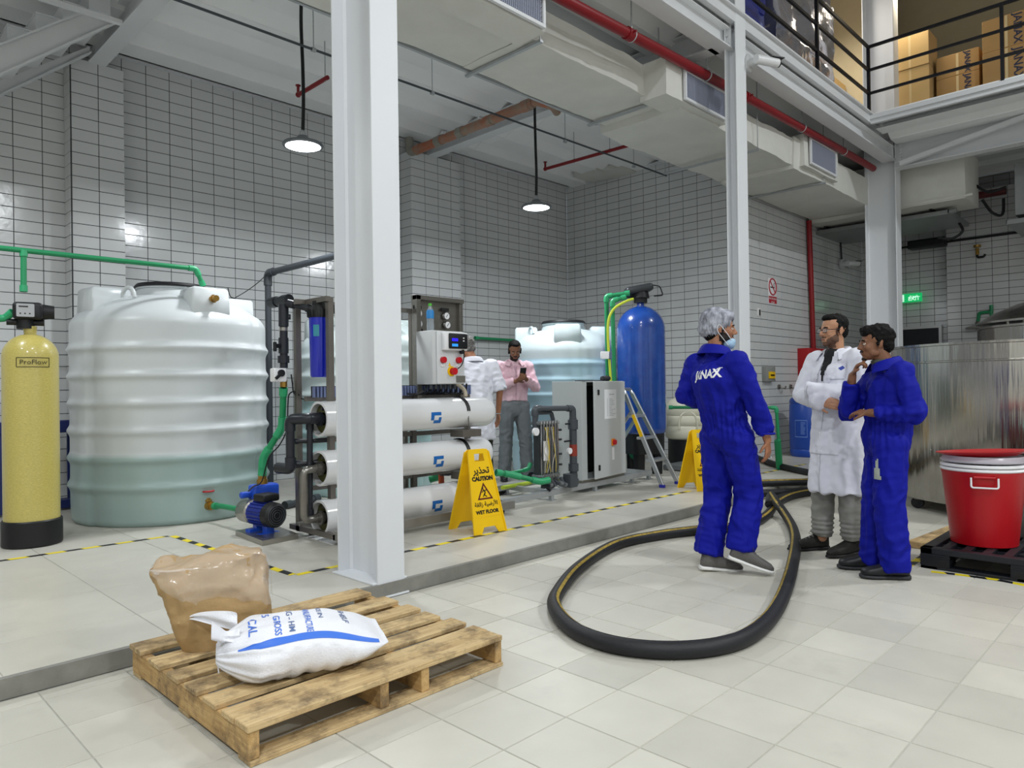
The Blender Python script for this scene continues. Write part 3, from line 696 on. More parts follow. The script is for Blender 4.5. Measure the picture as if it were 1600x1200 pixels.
def bigtank(name,label,cx,cy,Rr,ribs,zs,zt,mat,lug0,strips=(),lid=.28,group='round plastic water tanks'):
    t=thing(name,label,'water tank',(cx,cy,ZP),0,group)
    prof=[]; z0=ZP+.001
    zz=[z0]+[z0+.02]
    def rad(z):
        r=Rr*(1-.012*max(0,1-z/.25))
        if z<z0+.03: r-=.02*(1-(z-z0)/.03)
        for q in ribs:
            d=(z-q)/.034
            r+=.026*math.exp(-d*d)
        if z>zs: 
            q=(z-zs)/(zt-zs); r=Rr*(1-.0*q); r=lid+.05+(Rr-lid-.05)*max(0,(1-q**1.7))**.62
        return r
    levels=[z0,z0+.01,z0+.03]+[z0+.05+k*.016 for k in range(int((zs-z0-.05)/.016))]
    levels+= [zs+(zt-zs)*(k/16) for k in range(0,17)]
    n=120; V=[];F=[]
    for z in levels:
        r0=rad(z)
        for k in range(n):
            a=360*k/n; r=r0
            for s0,s1 in strips:
                if s0<=a%360<=s1 and z<zs+.12: r+=.016
                elif min(abs(a-s0),abs(a-s1))<3.1 and z<zs+.12: r-=.012
            V.append((cx+r*math.cos(R(a)),cy+r*math.sin(R(a)),z))
    for i in range(len(levels)-1):
        for k in range(n): F.append((i*n+k,i*n+(k+1)%n,(i+1)*n+(k+1)%n,(i+1)*n+k))
    F.append(tuple(range(n))[::-1]); F.append(tuple(range((len(levels)-1)*n,len(levels)*n)))
    MB().add(V,F).build('shell',mat,t,ang=60)
    MB().lathe([(lid+.045,zt-.02),(lid+.045,zt+.02),(lid+.02,zt+.07),(lid+.035,zt+.075),(lid+.035,zt+.09),(0,zt+.09)],(cx,cy,0),48).build('neck',mat,t)
    MB().lathe([(lid+.045,zt+.088),(lid+.05,zt+.10),(lid+.03,zt+.125),(0,zt+.14)],(cx,cy,0),48).build('lid',M_bkp,t)
    for k in range(4):
        a=R(lug0+90*k); M=Matrix.Translation((cx,cy,0))@Matrix.Rotation(a,4,'Z')
        m=MB(); w=.19; r0,r1=Rr*.50,Rr*.93; zb=zs+.01; ztp=zt+.045
        V=[(r0,-w*.8,zt-.06),(r0,w*.8,zt-.06),(r1,-w,zb),(r1,w,zb),(r0,-w*.6,ztp),(r0,w*.6,ztp),(r1-.01,-w*.92,ztp-.01),(r1-.01,w*.92,ztp-.01)]
        m.add([Vector(v) for v in V],[(0,1,3,2),(4,6,7,5),(2,3,7,6),(0,2,6,4),(1,5,7,3),(0,4,5,1)],M)
        m.build('lifting_block',mat,t,bevel=.022,ang=60)
    for k in range(2):
        a=R(lug0-60+180*k); c=Vector((cx+Rr*.72*math.cos(a),cy+Rr*.72*math.sin(a),zs+(zt-zs)*.80)); tg=Vector((-math.sin(a),math.cos(a),0))
        MB().tube([c+tg*.06*math.cos(q)+EZ*.09*math.sin(q) for q in [PI*i/8 for i in range(9)]],.018,8).build('lifting_eye',mat,t)
    return t
M_tA=poly_mat('tank_white','cacfd1','97aba8',.70); M_tC=poly_mat('tank_full','c4d1d4','a9c7d4',1.62); M_tB=poly_mat('tank_behind','cfdcdc','b0cfd0',1.15)
tA=bigtank('water_tank','big white ribbed plastic water tank with black lid, beside the yellow vessel',2.65,7.252,.845,[.42,.665,.91,1.155,1.4,1.645],1.86,2.16,M_tA,275,((160,198),(311,349)))
bigtank('water_tank','pale ribbed water tank seen behind the blue filter housing and the white column',4.78,7.08,.74,[.35,.56,.77,.98,1.19,1.40,1.60],1.72,2.02,M_tB,250)
bigtank('water_tank','light blue ribbed water tank behind the man in the pink shirt and the grey cabinet',7.60,6.45,.735,[.53,.73,.93,1.14,1.34,1.547],1.72,2.03,M_tC,225,lid=.26)
a=R(275); nz=Vector((2.65+.80*math.cos(R(275)),7.252+.80*math.sin(R(275)),2.09)); dn=Vector((math.cos(a),math.sin(a),0))
MB().cyl(nz-dn*.05,nz+dn*.06,.028,n=14).cyl(nz+dn*.0,nz+dn*.02,.038,n=6).build('brass_nozzle',M_brass,tA)
# outlet valve with red wheel
vp=Vector((2.65+.845*math.cos(R(284)),7.252+.845*math.sin(R(284)),.27))
vl=Vector((2.637,6.42,0.231)); vd=Vector((.35,-.94,0)).normalized()
vv=thing('gate_valve','brass gate valve with red hand wheel at the foot of the big water tank','valve',vl)
c0=vl-vd*.06
MB().cyl(vl-vd*.17,vl-vd*.04,.028,n=14).cyl(vl-vd*.15,vl-vd*.13,.05,n=14).cyl(vl-vd*.04,vl+vd*.04,.040,n=14).cyl(vl-EZ*.02,vl+EZ*.07,.022,n=12).cyl(vl+EZ*.04,vl+EZ*.055,.036,n=6).cyl(vl+vd*.03,vl+vd*.07,.036,n=6).cyl(vl+EZ*.07,vl+EZ*.13,.008,n=8).build('valve_body',M_brass,vv)
m=MB(); m.tube([vl+EZ*.13+Vector((.048*math.cos(q),.048*math.sin(q),0)) for q in [2*PI*i/20 for i in range(20)]],.008,8,closed=True)
for q in range(4): m.cyl(vl+EZ*.13,vl+EZ*.13+Vector((.048*math.cos(q*PI/2),.048*math.sin(q*PI/2),0)),.006,n=6)
m.build('hand_wheel',pbr('red_paint','b3202a',.4),vv)
def pipe(label,pts,r,mat,rr=.06,fit=None,name='pipe',cat='pipe',fr=1.3,group=None,n=12):
    P=[Vector(p) for p in pts]; t=thing(name,label,cat,P[0],0,group)
    MB().tube(roundpath(P,rr,4),r,n).build('tube',mat,t)
    for i,p in enumerate(P):
        a=P[i-1] if i>0 else None; b=P[i+1] if i<len(P)-1 else None
        if fit is None: continue
        m=MB(); 
        if a is not None and b is not None:
            d1=(a-p).normalized(); d2=(b-p).normalized(); e=rr*.45
            if d1.dot(d2)<-.97: continue
            m.tube(roundpath([p+d1*(rr+r*1.2),p,p+d2*(rr+r*1.2)],rr,4),r*fr,n)
        else:
            d=((b if b is not None else a)-p).normalized(); m.cyl(p,p+d*r*2.4,r*fr,n=n)
        m.build('fitting',fit,t)
    return t
pipe('green pipe running high from the yellow vessel to the top of the big water tank',[(0.81,6.62,2.372),(2.634,6.62,2.373),(2.70,6.62,2.22)],.021,M_gp,.04,M_gpl)
t=pipe('green pipe dropping from the high pipe to the head of the yellow vessel',[(1.31,6.62,2.374),(1.303,6.6,2.046)],.021,M_gp,.02,M_gpl)
pipe('green pipe from the red wheel valve to the blue pump',[vl+vd*.07,(2.669,6.2,0.244),(2.685,5.66,0.252)],.024,M_gp,.02,M_gpl)
# ---- yellow vessel
M_frp=pbr('yellow_frp','c9bb6a',.30,var=.14,vs=60,col2='ad9f52',stretch=(1,1,4),bump=.12,bs=90,coat=.5)
yv=thing('filter_vessel','tall yellow fibreglass filter vessel with black foot and black control head','vessel',(1.334,6.554,ZP))
prof=[(0,.10),(.188,.10)]+[(.188,z) for z in (.3,1.45)]+[(.188*math.cos(q),1.45+.135*math.sin(q)*1.35) for q in [PI/2*i/10*.86 for i in range(1,11)]]+[(.045,1.66),(.045,1.69),(0,1.69)]
MB().lathe([(r,z+ZP) for r,z in prof],(1.334,6.554,0),48).build('vessel_body',M_frp,yv,ang=50)
MB().lathe([(0,0),(.195,0),(.203,.01),(.203,.19),(.193,.20),(.19,.14),(0,.12)],(1.334,6.554,ZP+.001),48).build('foot',pbr('black_rubber_foot','0e0f12',.45),yv)
cx,cy=1.334,6.554; fd=Vector((-.21,-.978,0)); sd=Vector((.978,-.21,0)); hb=Vector((cx,cy,1.755))
Mh=frame(hb,sd,(0,0,1))
def fb(m,x0,x1,y0,y1,z0,z1,M,r=.02): return m.rb(x0,x1,y0,y1,z0,z1,r,3,M)
# head: x sideways, y up, z toward viewer
Mh=Matrix(((sd.x,0,fd.x,hb.x),(sd.y,0,fd.y,hb.y),(0,1,0,hb.z),(0,0,0,1)))
MB().rb(-.11,.085,.07,.20,-.10,.10,.03,4,Mh).build('control_head',M_bkp,yv,bevel=.008)
MB().cyl(Mh@Vector((.075,.135,0)),Mh@Vector((.16,.135,0)),.062,.05,n=24).cyl(Mh@Vector((-.03,.0,0)),Mh@Vector((-.03,.075,0)),.06,n=20).cyl(Mh@Vector((-.15,.05,0)),Mh@Vector((.09,.05,0)),.024,n=14).build('valve_body',M_bkp,yv)
MB().rb(-.085,.03,.085,.185,.10,.105,.008,3,Mh).build('key_panel',pbr('panel_grey','a7a9ab',.4),yv)
m=MB(); m.rb(-.07,-.01,.158,.168,.105,.1065,.002,2,Mh); 
for k in range(3): m.rb(-.065+k*.03,-.055+k*.03,.105,.115,.105,.1065,.002,2,Mh)
m.build('display',M_ink,yv)
text('ProFlow',.052,pbr('dark_print','3a3416',.5),yv,frame(Vector((cx,cy,1.49))+fd*.1905+sd*.02,sd,EZ),.0015,sx=1.0)
m=MB(); q=Vector((cx,cy,1.49))+sd*.02
for a_,b_ in (((-.11,-.035),(.11,-.035)),((-.11,.035),(.11,.035)),((-.11,-.035),(-.11,.035)),((.11,-.035),(.11,.035))):
    pts=[]
    for i in range(9):
        t_=i/8; x=a_[0]+(b_[0]-a_[0])*t_; z=a_[1]+(b_[1]-a_[1])*t_; al=(x+.02)/.188
        pts.append(Vector((cx,cy,1.49+z))+fd*.1885*math.cos(al)+sd*.1885*math.sin(al))
    m.tube(pts,.0028,6)
m.build('label_border',MATS['dark_print'],yv)
pipe('green pipe end joining the head of the yellow vessel',[(0.991,6.6,1.809),(1.182,6.6,1.834),(1.222,6.55,1.882)],.022,M_gp,.02,M_gpl)
# small blue things behind the vessel
bt=thing('blue_trolley','dark blue steel trolley half hidden between the yellow vessel and the big tank','trolley',(1.921,8.1,0.712))
p=Vector((1.879,8.1,0.929)); MB().b(p.x-.5,p.x+.2,8.2,8.4,.86,.98).build('tray',pbr('dark_blue_steel','1d2a63',.4),bt,bevel=.01)
m=MB()
for x in (p.x-.45,p.x+.15):
    for y in (8.22,8.38): m.b(x-.015,x+.015,y-.015,y+.015,ZP+.02,.86)
m.b(p.x-.5,p.x+.2,8.2,8.4,ZP+.02,ZP+.10); m.build('trolley_frame',MATS['dark_blue_steel'],bt)
# ---- blue pump on skid
M_pb=pbr('pump_blue','1f4fc4',.35); M_pdb=pbr('motor_blue','1a2f8e',.4)
pm=thing('water_pump','blue water pump with black motor end on a small steel base','pump',(2.70,5.48,ZP))
PR=Vector((2.70,5.48,ZP)); PS=1.25
m=MB(); A=[PR+(Vector(q)-PR)/PS for q in ((2.497,5.1,0.125),(2.808,5.131,0.125),(2.873,5.702,0.125),(2.535,5.641,0.125))]
m.prism(A,(0,0,-.045)); m.build('base_plate',M_ssb,pm,smooth=False)
ax=Vector((.10,-.99,0)).normalized(); pc=Vector((2.665,5.50,.235)); sx_=Vector((.99,.10,0))
MB().cyl(pc-ax*.02,pc+ax*.15,.072,n=28).build('motor',M_pdb,pm)
m=MB()
for k in range(20):
    a_=2*PI*k/20; d_=sx_*math.cos(a_)+EZ*math.sin(a_); m.beam(pc-ax*.01+d_*.076,pc+ax*.14+d_*.076,.004,.012,d_)
m.build('cooling_fin',M_pdb,pm,smooth=False)
MB().lathe([(0,.22),(.06,.22),(.078,.205),(.08,.15),(.074,.145)],tuple(pc),28,ax=tuple(ax)).build('fan_cover',M_bkp,pm)
m=MB()
for r_ in (.02,.035,.05,.062): m.tube([pc+ax*.222+(sx_*math.cos(q)+EZ*math.sin(q))*r_ for q in [2*PI*i/20 for i in range(20)]],.002,5,closed=True)
m.build('fan_grille',MATS['grey_pvc'],pm)
MB().lathe([(0,-.16),(.06,-.16),(.075,-.14),(.08,-.03),(.07,-.02),(0,-.02)],tuple(pc),28,ax=tuple(ax)).build('pump_casing',M_ssb,pm)
MB().rb(-.06,.06,-.045,.075,.078,.125,.012,3,Matrix.Translation(pc+ax*.08)@Matrix.Rotation(math.atan2(ax.y,ax.x),4,'Z')).build('terminal_box',M_bkp,pm,bevel=.004)
MB().beam(pc-sx_*.07-EZ*.115-ax*.0,pc+sx_*.07-EZ*.115-ax*0,.05,.03).beam(pc-EZ*.07,pc-EZ*.12,.05,.04,(1,0,0)).beam(pc+ax*.12-EZ*.07,pc+ax*.12-EZ*.13,.06,.05,(1,0,0)).beam(pc-sx_*.07-EZ*.125+ax*.12,pc+sx_*.07-EZ*.125+ax*.12,.05,.015).build('motor_foot',M_pb,pm)
pk_=PR+(Vector((2.756,5.62,0.406))-PR)/PS
MB().cyl(pk_-Vector((.15,0,0)),pk_-Vector((.06,0,0)),.022,n=14).rb(-.08,.10,-.05,.05,-.06,.06,.02,3,Matrix.Translation(pk_)).build('pressure_switch',M_pb,pm,bevel=.006)
MB().cyl(pk_-EZ*.10,pk_+EZ*.09,.035,n=16).cyl(pk_+EZ*.02,pk_+EZ*.035,.05,n=16).cyl(pk_-EZ*.01,pk_-EZ*.03,.05,n=16).cyl(pk_+EZ*.09,pk_+EZ*.12,.028,n=8).build('connector',M_brass,pm)
pm.scale=(PS,PS,PS); pk_=Vector((2.756,5.62,0.406))
pipe('green hose pipe rising from the blue pump to the white valve actuator',[pk_+EZ*.14,(2.766,5.62,0.696),(2.877,5.5,0.943),(2.84,5.4,1.271)],.027,M_gp,.06,M_gpl)
cb=thing('pump_cable','thin black cable hanging beside the green pump pipe','cable',pk_)
MB().tube(catmull([(2.603,5.55,0.44),(2.647,5.55,0.477),(2.703,5.52,0.515),(2.746,5.48,0.706),(2.821,5.44,0.807),(2.864,5.4,0.936),(2.867,5.38,1.145),(2.869,5.36,1.218),(2.904,5.34,1.239),(2.927,5.3,1.207)],6),.006,6).build('cable_run',M_bkp,cb)
MB().tube(catmull([(2.883,5.35,1.38),(2.893,5.35,1.301),(2.903,5.34,1.223),(2.966,5.3,1.175),(3.083,5.25,1.162),(3.143,5.2,1.182)],6),.006,6).build('cable_run',M_bkp,cb)
va=thing('valve_actuator','white box valve actuator with black handle on the dark riser pipe','actuator',(2.766,5.35,1.374))
p=Vector((2.771,5.35,1.374)); MB().rb(-.055,.055,-.04,.04,-.055,.055,.012,3,Matrix.Translation(p)).build('actuator_box',M_lab,va,bevel=.005)
MB().cyl(p+Vector((-.0,-.04,.015)),p+Vector((0,-.06,.015)),.028,n=16).beam(p+Vector((0,-.055,.015)),p+Vector((-.05,-.055,-.03)),.016,.022).build('handle',M_bkp,va)
p=Vector((2.841,5.4,1.308)); MB().cyl(p-EZ*.03,p+EZ*.03,.03,n=8).build('union_nut',M_brass,va)
# ---- riser pipes
rs=thing('riser_pipe','thick dark plastic riser with valves left of the blue filter housing','pipe',(2.823,5.35,1.922))
a_=Vector((2.823,5.35,1.943)); b_=Vector((2.819,5.35,1.431))
MB().cyl(a_,b_,.032,n=16).build('tube',M_gdk,rs)
for v0,v1,r_ in ((476,492,.040),(528,552,.040),(556,568,.046)):
    MB().cyl((2.823,5.35,1.943) if v0==476 else ((2.819,5.35,1.674) if v0==528 else (2.817,5.35,1.529)), (2.821,5.35,1.767) if v0==476 else ((2.818,5.35,1.55) if v0==528 else (2.817,5.35,1.472)),r_,n=16).build('coupling',M_gdk,rs)
MB().cyl((2.821,5.35,1.757),(2.82,5.35,1.731),.033,n=16).build('clamp_ring',M_ssb,rs)
p=Vector((2.819,5.35,1.607)); MB().cyl(p,p+Vector((-.085,-.02,0)),.018,n=12).cyl(p+Vector((-.085,-.02,.03)),p+Vector((-.085,-.02,-.045)),.014,n=10).build('valve_handle',M_bkp,rs)
p=Vector((2.822,5.35,1.845)); MB().cyl(p,p+Vector((.05,-.02,0)),.022,n=12).build('side_plug',M_gdk,rs)
pipe('dark pipe leading from the riser toward the wall',[(2.874,5.35,1.989),(2.86,5.628,1.987)],.038,M_gdk,.03,M_gdk,fr=1.2)
pipe('dark pipe from the riser to the blue filter housing',[(2.836,5.3,1.95),(2.949,5.1,1.889)],.026,M_gdk,.02,M_gdk)
pipe('tall grey plastic pipe rising by the tiled wall and turning toward the white column',[(3.95,7.85,ZP),(3.95,7.85,2.62),(3.95,6.2,2.62)],.037,M_gd,.10,M_gd)
wr=thing('loose_wire','thin dark wire hanging with a small coil from the grey pipe to the big tank','cable',(3.67,7.3,2.572))
MB().tube(catmull([(3.95,7.826,2.631),(3.721,7.6,2.472),(3.524,7.5,2.337),(3.356,7.4,2.244),(3.269,7.3,2.2),(3.235,7.3,2.191),(3.249,7.3,2.159),(3.303,7.3,2.169),(3.311,7.3,2.217),(3.256,7.3,2.239),(3.23,7.3,2.33)],6),.005,6).build('cable_run',M_bkp,wr)
# ================================================================ membrane skid
M_ves=pbr('vessel_white','e3e4e6',.18,var=.03,vs=3,coat=.6); M_blue=pbr('logo_blue','1565b5',.4)
M_fr=pbr('frame_steel','7d7872',.38,metal=.6,var=.15,vs=8)
ro=thing('membrane_skid','steel frame with three white membrane tubes, seen either side of the big column','filtration skid',(3.9,4.9,ZP))
YV=4.90; ZV=(1.026,.648,.268)
for i,z in enumerate(ZV):
    x0,x1=2.86,4.62+(.04 if i==0 else .0)-(.0 if i<2 else .12)
    pr=[(.118,0),(.137,0),(.137,x1-x0-.09)]+[(.137-.035*(1-math.cos(q)),x1-x0-.09+.085*math.sin(q)) for q in (.4,.8,1.2,1.57)]+[(0,x1-x0)]
    pr=[(.0,.10),(.116,.10)]+pr
    o=MB().lathe(pr,(x0,YV,z),40,ax=(1,0,0)).build('membrane_tube',M_ves,ro)
    # end cap recess
    MB().lathe([(0,0),(.114,0),(.114,.03),(.05,.03),(.05,.0)],(x0+.045,YV,z),28,ax=(1,0,0)).build('end_cap',pbr('olive_inside','4d4d22',.5),o)
    m=MB(); m.cyl((x0+.07,YV,z),(x0-.03,YV,z),.036,n=16); m.cyl((x0+.0,YV,z),(x0+.02,YV,z),.055,n=16)
    for q in range(3):
        a=R(90+120*q); m.cyl((x0+.03,YV+.08*math.cos(a),z+.08*math.sin(a)),(x0+.07,YV+.08*math.cos(a),z+.08*math.sin(a)),.014,n=10)
    m.build('port_clamp',M_ss if i else M_gdk,o)
    # printed emblem on the tube
    m=MB(); e=[]
    ph0=R(205) ; 
    def sp(x,ph,d=.0015): return Vector((x,YV+(.137+d)*math.cos(ph),z+(.137+d)*math.sin(ph)))
    bx0=3.86+(.0,.02,.0)[i]
    blocks=((0,.10,0,.045),(0,.045,.045,.10),(.10,.145,.055,.10),(.045,.145,.10,.14),(.10,.12,.01,.03))
    for (u0,u1,w0,w1) in blocks:
        for (p0,p1) in ((w0,w1),):
            a0_,a1_=ph0+ -p0/.137*.9,ph0-p1/.137*.9
            m.add([sp(bx0+u0,PI-(a0_-PI) if False else a0_),sp(bx0+u1,a0_),sp(bx0+u1,a1_),sp(bx0+u0,a1_)],[(0,1,2,3)])
    e_=m
    m=MB()
    for (u0,u1,w0,w1) in ((.0,.11,.0,.028),(.0,.035,.028,.07),(.085,.115,.045,.07),(.035,.115,.07,.10)):
        a0_,a1_=R(172)+w0/.137,R(172)+w1/.137
        for k in range(3):
            b0,b1=a0_+(a1_-a0_)*k/3,a0_+(a1_-a0_)*(k+1)/3
            m.add([sp(bx0+u0,b0),sp(bx0+u1,b0),sp(bx0+u1,b1),sp(bx0+u0,b1)],[(0,1,2,3)])
    m.build('emblem',M_blue,o,smooth=False)
    if i<2:
        m=MB()
        for dx in (-.022,.0):
            m.tube([(4.30+dx,YV+.140*math.cos(q),z+.140*math.sin(q)) for q in [R(20+k*9) for k in range(18)]],.008,6)
        m.build('strap',M_bkp,o)
        MB().tube([(4.29,YV-.13,z-.03),(4.29,YV-.135,z-.12),(4.29,YV-.13,z-.17)],.006,6).build('strap_bolt',M_ss,o)
        MB().b(4.20,4.42,YV-.16,YV+.02,z-.215,z-.150).build('saddle',M_fr,ro,bevel=.003)
    if i==2:
        MB().lathe([(.139,0),(.139,.16),(.13,.16),(.13,0)],(4.22,YV,z),36,ax=(1,0,0)).build('wrap_sheet',pbr('clear_wrap','d8d6c8',.2,alpha=.55),o)
def post(x,y,z0,z1,w=.045): MB().b(x-w/2,x+w/2,y-w/2,y+w/2,z0,z1).build('post',M_fr,ro)
for x,y,zt_ in ((2.93,5.33,1.97),(2.97,4.90,1.97),(4.66,5.2,1.20),(4.0,5.2,1.95)): post(x,y,ZP+.06,zt_)
for z,ys in ((1.955,(5.2,4.70)),):
    MB().b(2.92,2.96,4.87,5.33,z-.02,z+.02).build('cross_bar',M_fr,ro)
for y in (4.65,5.2):
    MB().b(2.84,4.72,y-.03,y+.03,ZP+.045,ZP+.115).build('base_rail',pbr('base_rail_grey','8f8d88',.4,metal=.5),ro,bevel=.003)
MB().b(2.84,4.0,5.18,5.22,1.935,1.975).build('cross_bar',M_fr,ro)
for z in (1.18,.46,.84): MB().b(2.92,4.66,5.185,5.215,z-.02,z+.02).build('cross_bar',M_fr,ro)
for x in (2.86,4.66): MB().b(x-.02,x+.02,4.65,5.33,.135,.175).build('cross_bar',M_fr,ro)
for x,y in ((2.95,4.68),(4.6,4.68),(2.95,5.18),(4.6,5.18)):
    o=MB().cyl((x-.015,y,ZP+.028),(x+.015,y,ZP+.028),.027,n=16).b(x-.02,x+.02,y-.01,y+.01,ZP+.03,ZP+.06).build('caster',M_bkp,ro)
# cable tray behind the tubes
tr=MB().b(2.95,4.66,5.14,5.16,1.19,1.28).build('cable_tray',M_bkp,ro)
m=MB()
for k in range(55): m.b(2.95+k*.031,2.965+k*.031,5.115,5.14,1.19,1.275)
o=m.build('tray_slat',pbr('tray_grey','6f7ba0',.5),ro,smooth=False); o['kind']='stuff'
for k in range(9):
    x=4.0+k*.06; MB().tube(catmull([(x,5.0,1.29),(x+.01,5.02,1.24),(x-.06+.01*k,5.05,1.20),(x-.15,5.08,1.205)],5),.009,6).build('cable',M_bkp,ro)
    
for k in range(6):
    x=4.02+k*.055; MB().cyl((x,4.96,1.285),(x,4.96,1.245),.016,n=10).build('cable_gland',M_gd,ro)
MB().tube(catmull([(4.32,5.0,1.30),(4.38,4.98,1.27),(4.42,4.96,1.22),(4.42,4.95,1.17)],5),.02,8).build('conduit',pbr('beige_conduit','b9ad98',.5),ro)
# gauge panel and control box
pn=MB(); P0=Vector((3.98,5.2,2.095)); P1=Vector((4.533,5.2,2.091))
gp=MB().b(P0.x,P1.x+.02,5.16,5.18,1.20,P0.z).build('gauge_panel',M_ss,ro,bevel=.002)
MB().b(P0.x,P0.x+.05,5.10,5.16,1.15,P0.z).b(P0.x,P1.x+.02,5.10,5.16,P0.z-.04,P0.z).b(P1.x-.02,P1.x+.02,5.12,5.16,1.15,P0.z).build('panel_rim',M_ss,gp,bevel=.002)
for (u,v) in ((0,0),):
    for c in ((4.025,5.14,1.93),(4.027,5.14,1.837),(4.351,5.14,1.927),(4.361,5.14,1.843)):
        c=Vector(c); g=MB().cyl(c,c+Vector((0,-.02,0)),.036,n=20).build('gauge',M_chrome,ro)
        MB().cyl(c+Vector((0,-.0205,0)),c+Vector((0,-.022,0)),.030,n=20).build('gauge_face',M_lab,g); MB().beam(c+Vector((-.012,-.023,-.012)),c+Vector((.014,-.023,.016)),.004,.002,(0,1,0)).build('needle',M_bkp,g)
    for c in ((4.019,5.14,1.988),(4.03,5.14,1.779),(4.344,5.14,1.987)):
        c=Vector(c); MB().cb(c,(.09,.012,.03)).build('tag_plate',M_bkp,ro)
M_bx=pbr('control_box_grey','c6c8c9',.4)
bxo=MB().rb(3.96,4.32,4.86,5.09,1.286,1.76,.008,2).build('control_box',M_bx,ro,bevel=.003)
MB().rb(4.,4.32,4.845,4.86,1.29,1.755,.006,2).build('door',pbr('control_door','d2d4d6',.38),bxo,bevel=.002)
MB().rb(4.048,4.32,4.80,4.845,1.585,1.745,.008,2).build('hood',M_lab,bxo,bevel=.003)
sc=MB().rb(4.092,4.308,4.782,4.80,1.60,1.735,.012,3).build('screen_bezel',M_bkp,bxo,bevel=.003)
for z0,z1,c,e in ((1.665,1.69,'screen_blue','2a1bff'),(1.618,1.642,'screen_cyan','2a86d8')):
    MB().b(4.12,4.188,4.780,4.7825,z0,z1).build('display',pbr(c,'0a0a20',.3,emit=e,es=1.6),sc,smooth=False)
MB().b(4.248,4.264,4.780,4.7825,1.69,1.70).b(4.248,4.264,4.780,4.7825,1.665,1.675).build('indicator',M_lab,sc,smooth=False)
Mrd=pbr('button_red','c01520',.35)
for x in (4.06,4.24):
    MB().cyl((x,4.845,1.50),(x,4.815,1.50),.028,n=18).build('button',Mrd,bxo); MB().b(x-.022,x+.022,4.838,4.846,1.44,1.468).build('tag_plate',M_lab,bxo)
MB().cyl((4.16,4.846,1.40),(4.16,4.838,1.40),.045,n=20).build('yellow_disc',M_yel,bxo); MB().cyl((4.168,4.84,1.40),(4.168,4.80,1.40),.032,n=18).build('stop_button',Mrd,bxo)
MB().tube(catmull([(4.184,4.81,1.41),(4.24,4.80,1.45),(4.272,4.80,1.52),(4.272,4.80,1.57)],5),.005,6).cyl((4.264,4.83,1.575),(4.264,4.80,1.575),.02,n=12).build('key_cord',M_bkp,bxo)
MB().b(4.216,4.32,4.838,4.846,1.30,1.36).build('name_plate',M_ssb,bxo)
MB().prism([(4.124,4.8435,1.445),(4.156,4.8435,1.445),(4.14,4.8435,1.48)],(0,.002,0)).build('warning_sign',M_yel,bxo)
# bottle on the control box
btl=thing('water_bottle','clear plastic water bottle with green cap and blue label on top of the control box','bottle',(4.03,4.97,1.761))
MB().lathe([(0,0),(.030,0),(.033,.01),(.033,.06),(.029,.075),(.033,.09),(.033,.165),(.028,.185),(.014,.21),(.013,.225),(0,.225)],(4.03,4.97,1.762),20).build('bottle_body',pbr('pet_clear','dfeaf2',.08,trans=.75,ior=1.3),btl)
MB().lathe([(.034,.11),(.034,.165),(.029,.186)],(4.03,4.97,1.762),20,caps=False).build('bottle_label',pbr('label_blue','2f86c9',.4),btl)
MB().lathe([(0,.222),(.016,.222),(.016,.245),(0,.247)],(4.03,4.97,1.762),16).build('cap',pbr('cap_green','55b83a',.4),btl)
# filter housing
fh=thing('filter_housing','blue cartridge filter housing with black head hanging in the steel frame','filter',(2.96,5.05,1.345))
MB().lathe([(0,0),(.062,0),(.072,.015),(.078,.48),(0,.48)],(2.96,5.04,1.35),32).build('housing_body',pbr('housing_blue','1526b5',.22,coat=.5),fh)
MB().lathe([(0,.47),(.085,.47),(.088,.53),(.078,.55),(.078,.56),(.05,.565),(.05,.60),(0,.60)],(2.96,5.04,1.35),32).build('head',M_bkp,fh)
m=MB()
for k in range(18): a=2*PI*k/18; m.b(-.004,.004,.083,.092,.475,.53,Matrix.Translation((2.96,5.04,1.35))@Matrix.Rotation(a,4,'Z'))
m.build('grip_rib',M_bkp,fh); MB().cyl((2.96,5.04,1.90),(3.10,5.04,1.90),.04,n=16).build('outlet',M_gdk,fh)
q=Vector((2.96,5.04,1.70)); t_=MB()
for k in range(5):
    a0_=R(205+k*7);a1_=R(212+k*7); t_.add([q+Vector((.0775*math.cos(a0_),.0775*math.sin(a0_),-.03)),q+Vector((.0775*math.cos(a1_),.0775*math.sin(a1_),-.03)),q+Vector((.0780*math.cos(a1_),.0780*math.sin(a1_),.06)),q+Vector((.0780*math.cos(a0_),.0780*math.sin(a0_),.06))],[(0,1,2,3)])
t_.build('filter_label',pbr('label_teal','3d93a8',.4),fh,smooth=False)
# skid piping
pipe('polished steel U pipe joining the two lower membrane tubes',[(2.84,4.9,.648),(2.73,4.9,.648),(2.73,4.9,.268),(2.84,4.9,.268)],.030,M_ss,.085,None,fr=1.2)
pipe('dark plastic feed pipe with elbows at the end of the top membrane tube',[(2.865,4.9,1.035),(2.778,4.9,1.034),(2.706,5.05,1.029),(2.706,5.05,0.646),(2.68,5.203,0.648)],.034,M_gdk,.05,M_gdk,fr=1.25)
pipe('dark vertical pipe beside the ends of the membrane tubes',[(2.834,4.98,1),(2.824,4.98,0.271)],.024,M_gdk,.03,M_gdk)
pipe('dark horizontal pipe between the upper tubes of the skid',[(2.757,5.1,0.852),(3.016,4.95,0.857)],.018,M_gdk,.03,M_gdk)
pipe('dark horizontal pipe behind the steel U pipe',[(2.755,5.1,0.673),(2.93,5,0.685)],.024,M_gdk,.03,M_gdk)
pipe('grey pipe lying low behind the pump',[(3.423,6.512,0.12),(3.897,6.698,0.12)],.034,M_gd,.04,M_gd)
pipe('orange red pipe stub between the lower membrane tubes',[(4.404,5.3,0.504),(4.408,5.3,0.276)],.028,pbr('orange_pipe','b34a20',.4),.03,None)
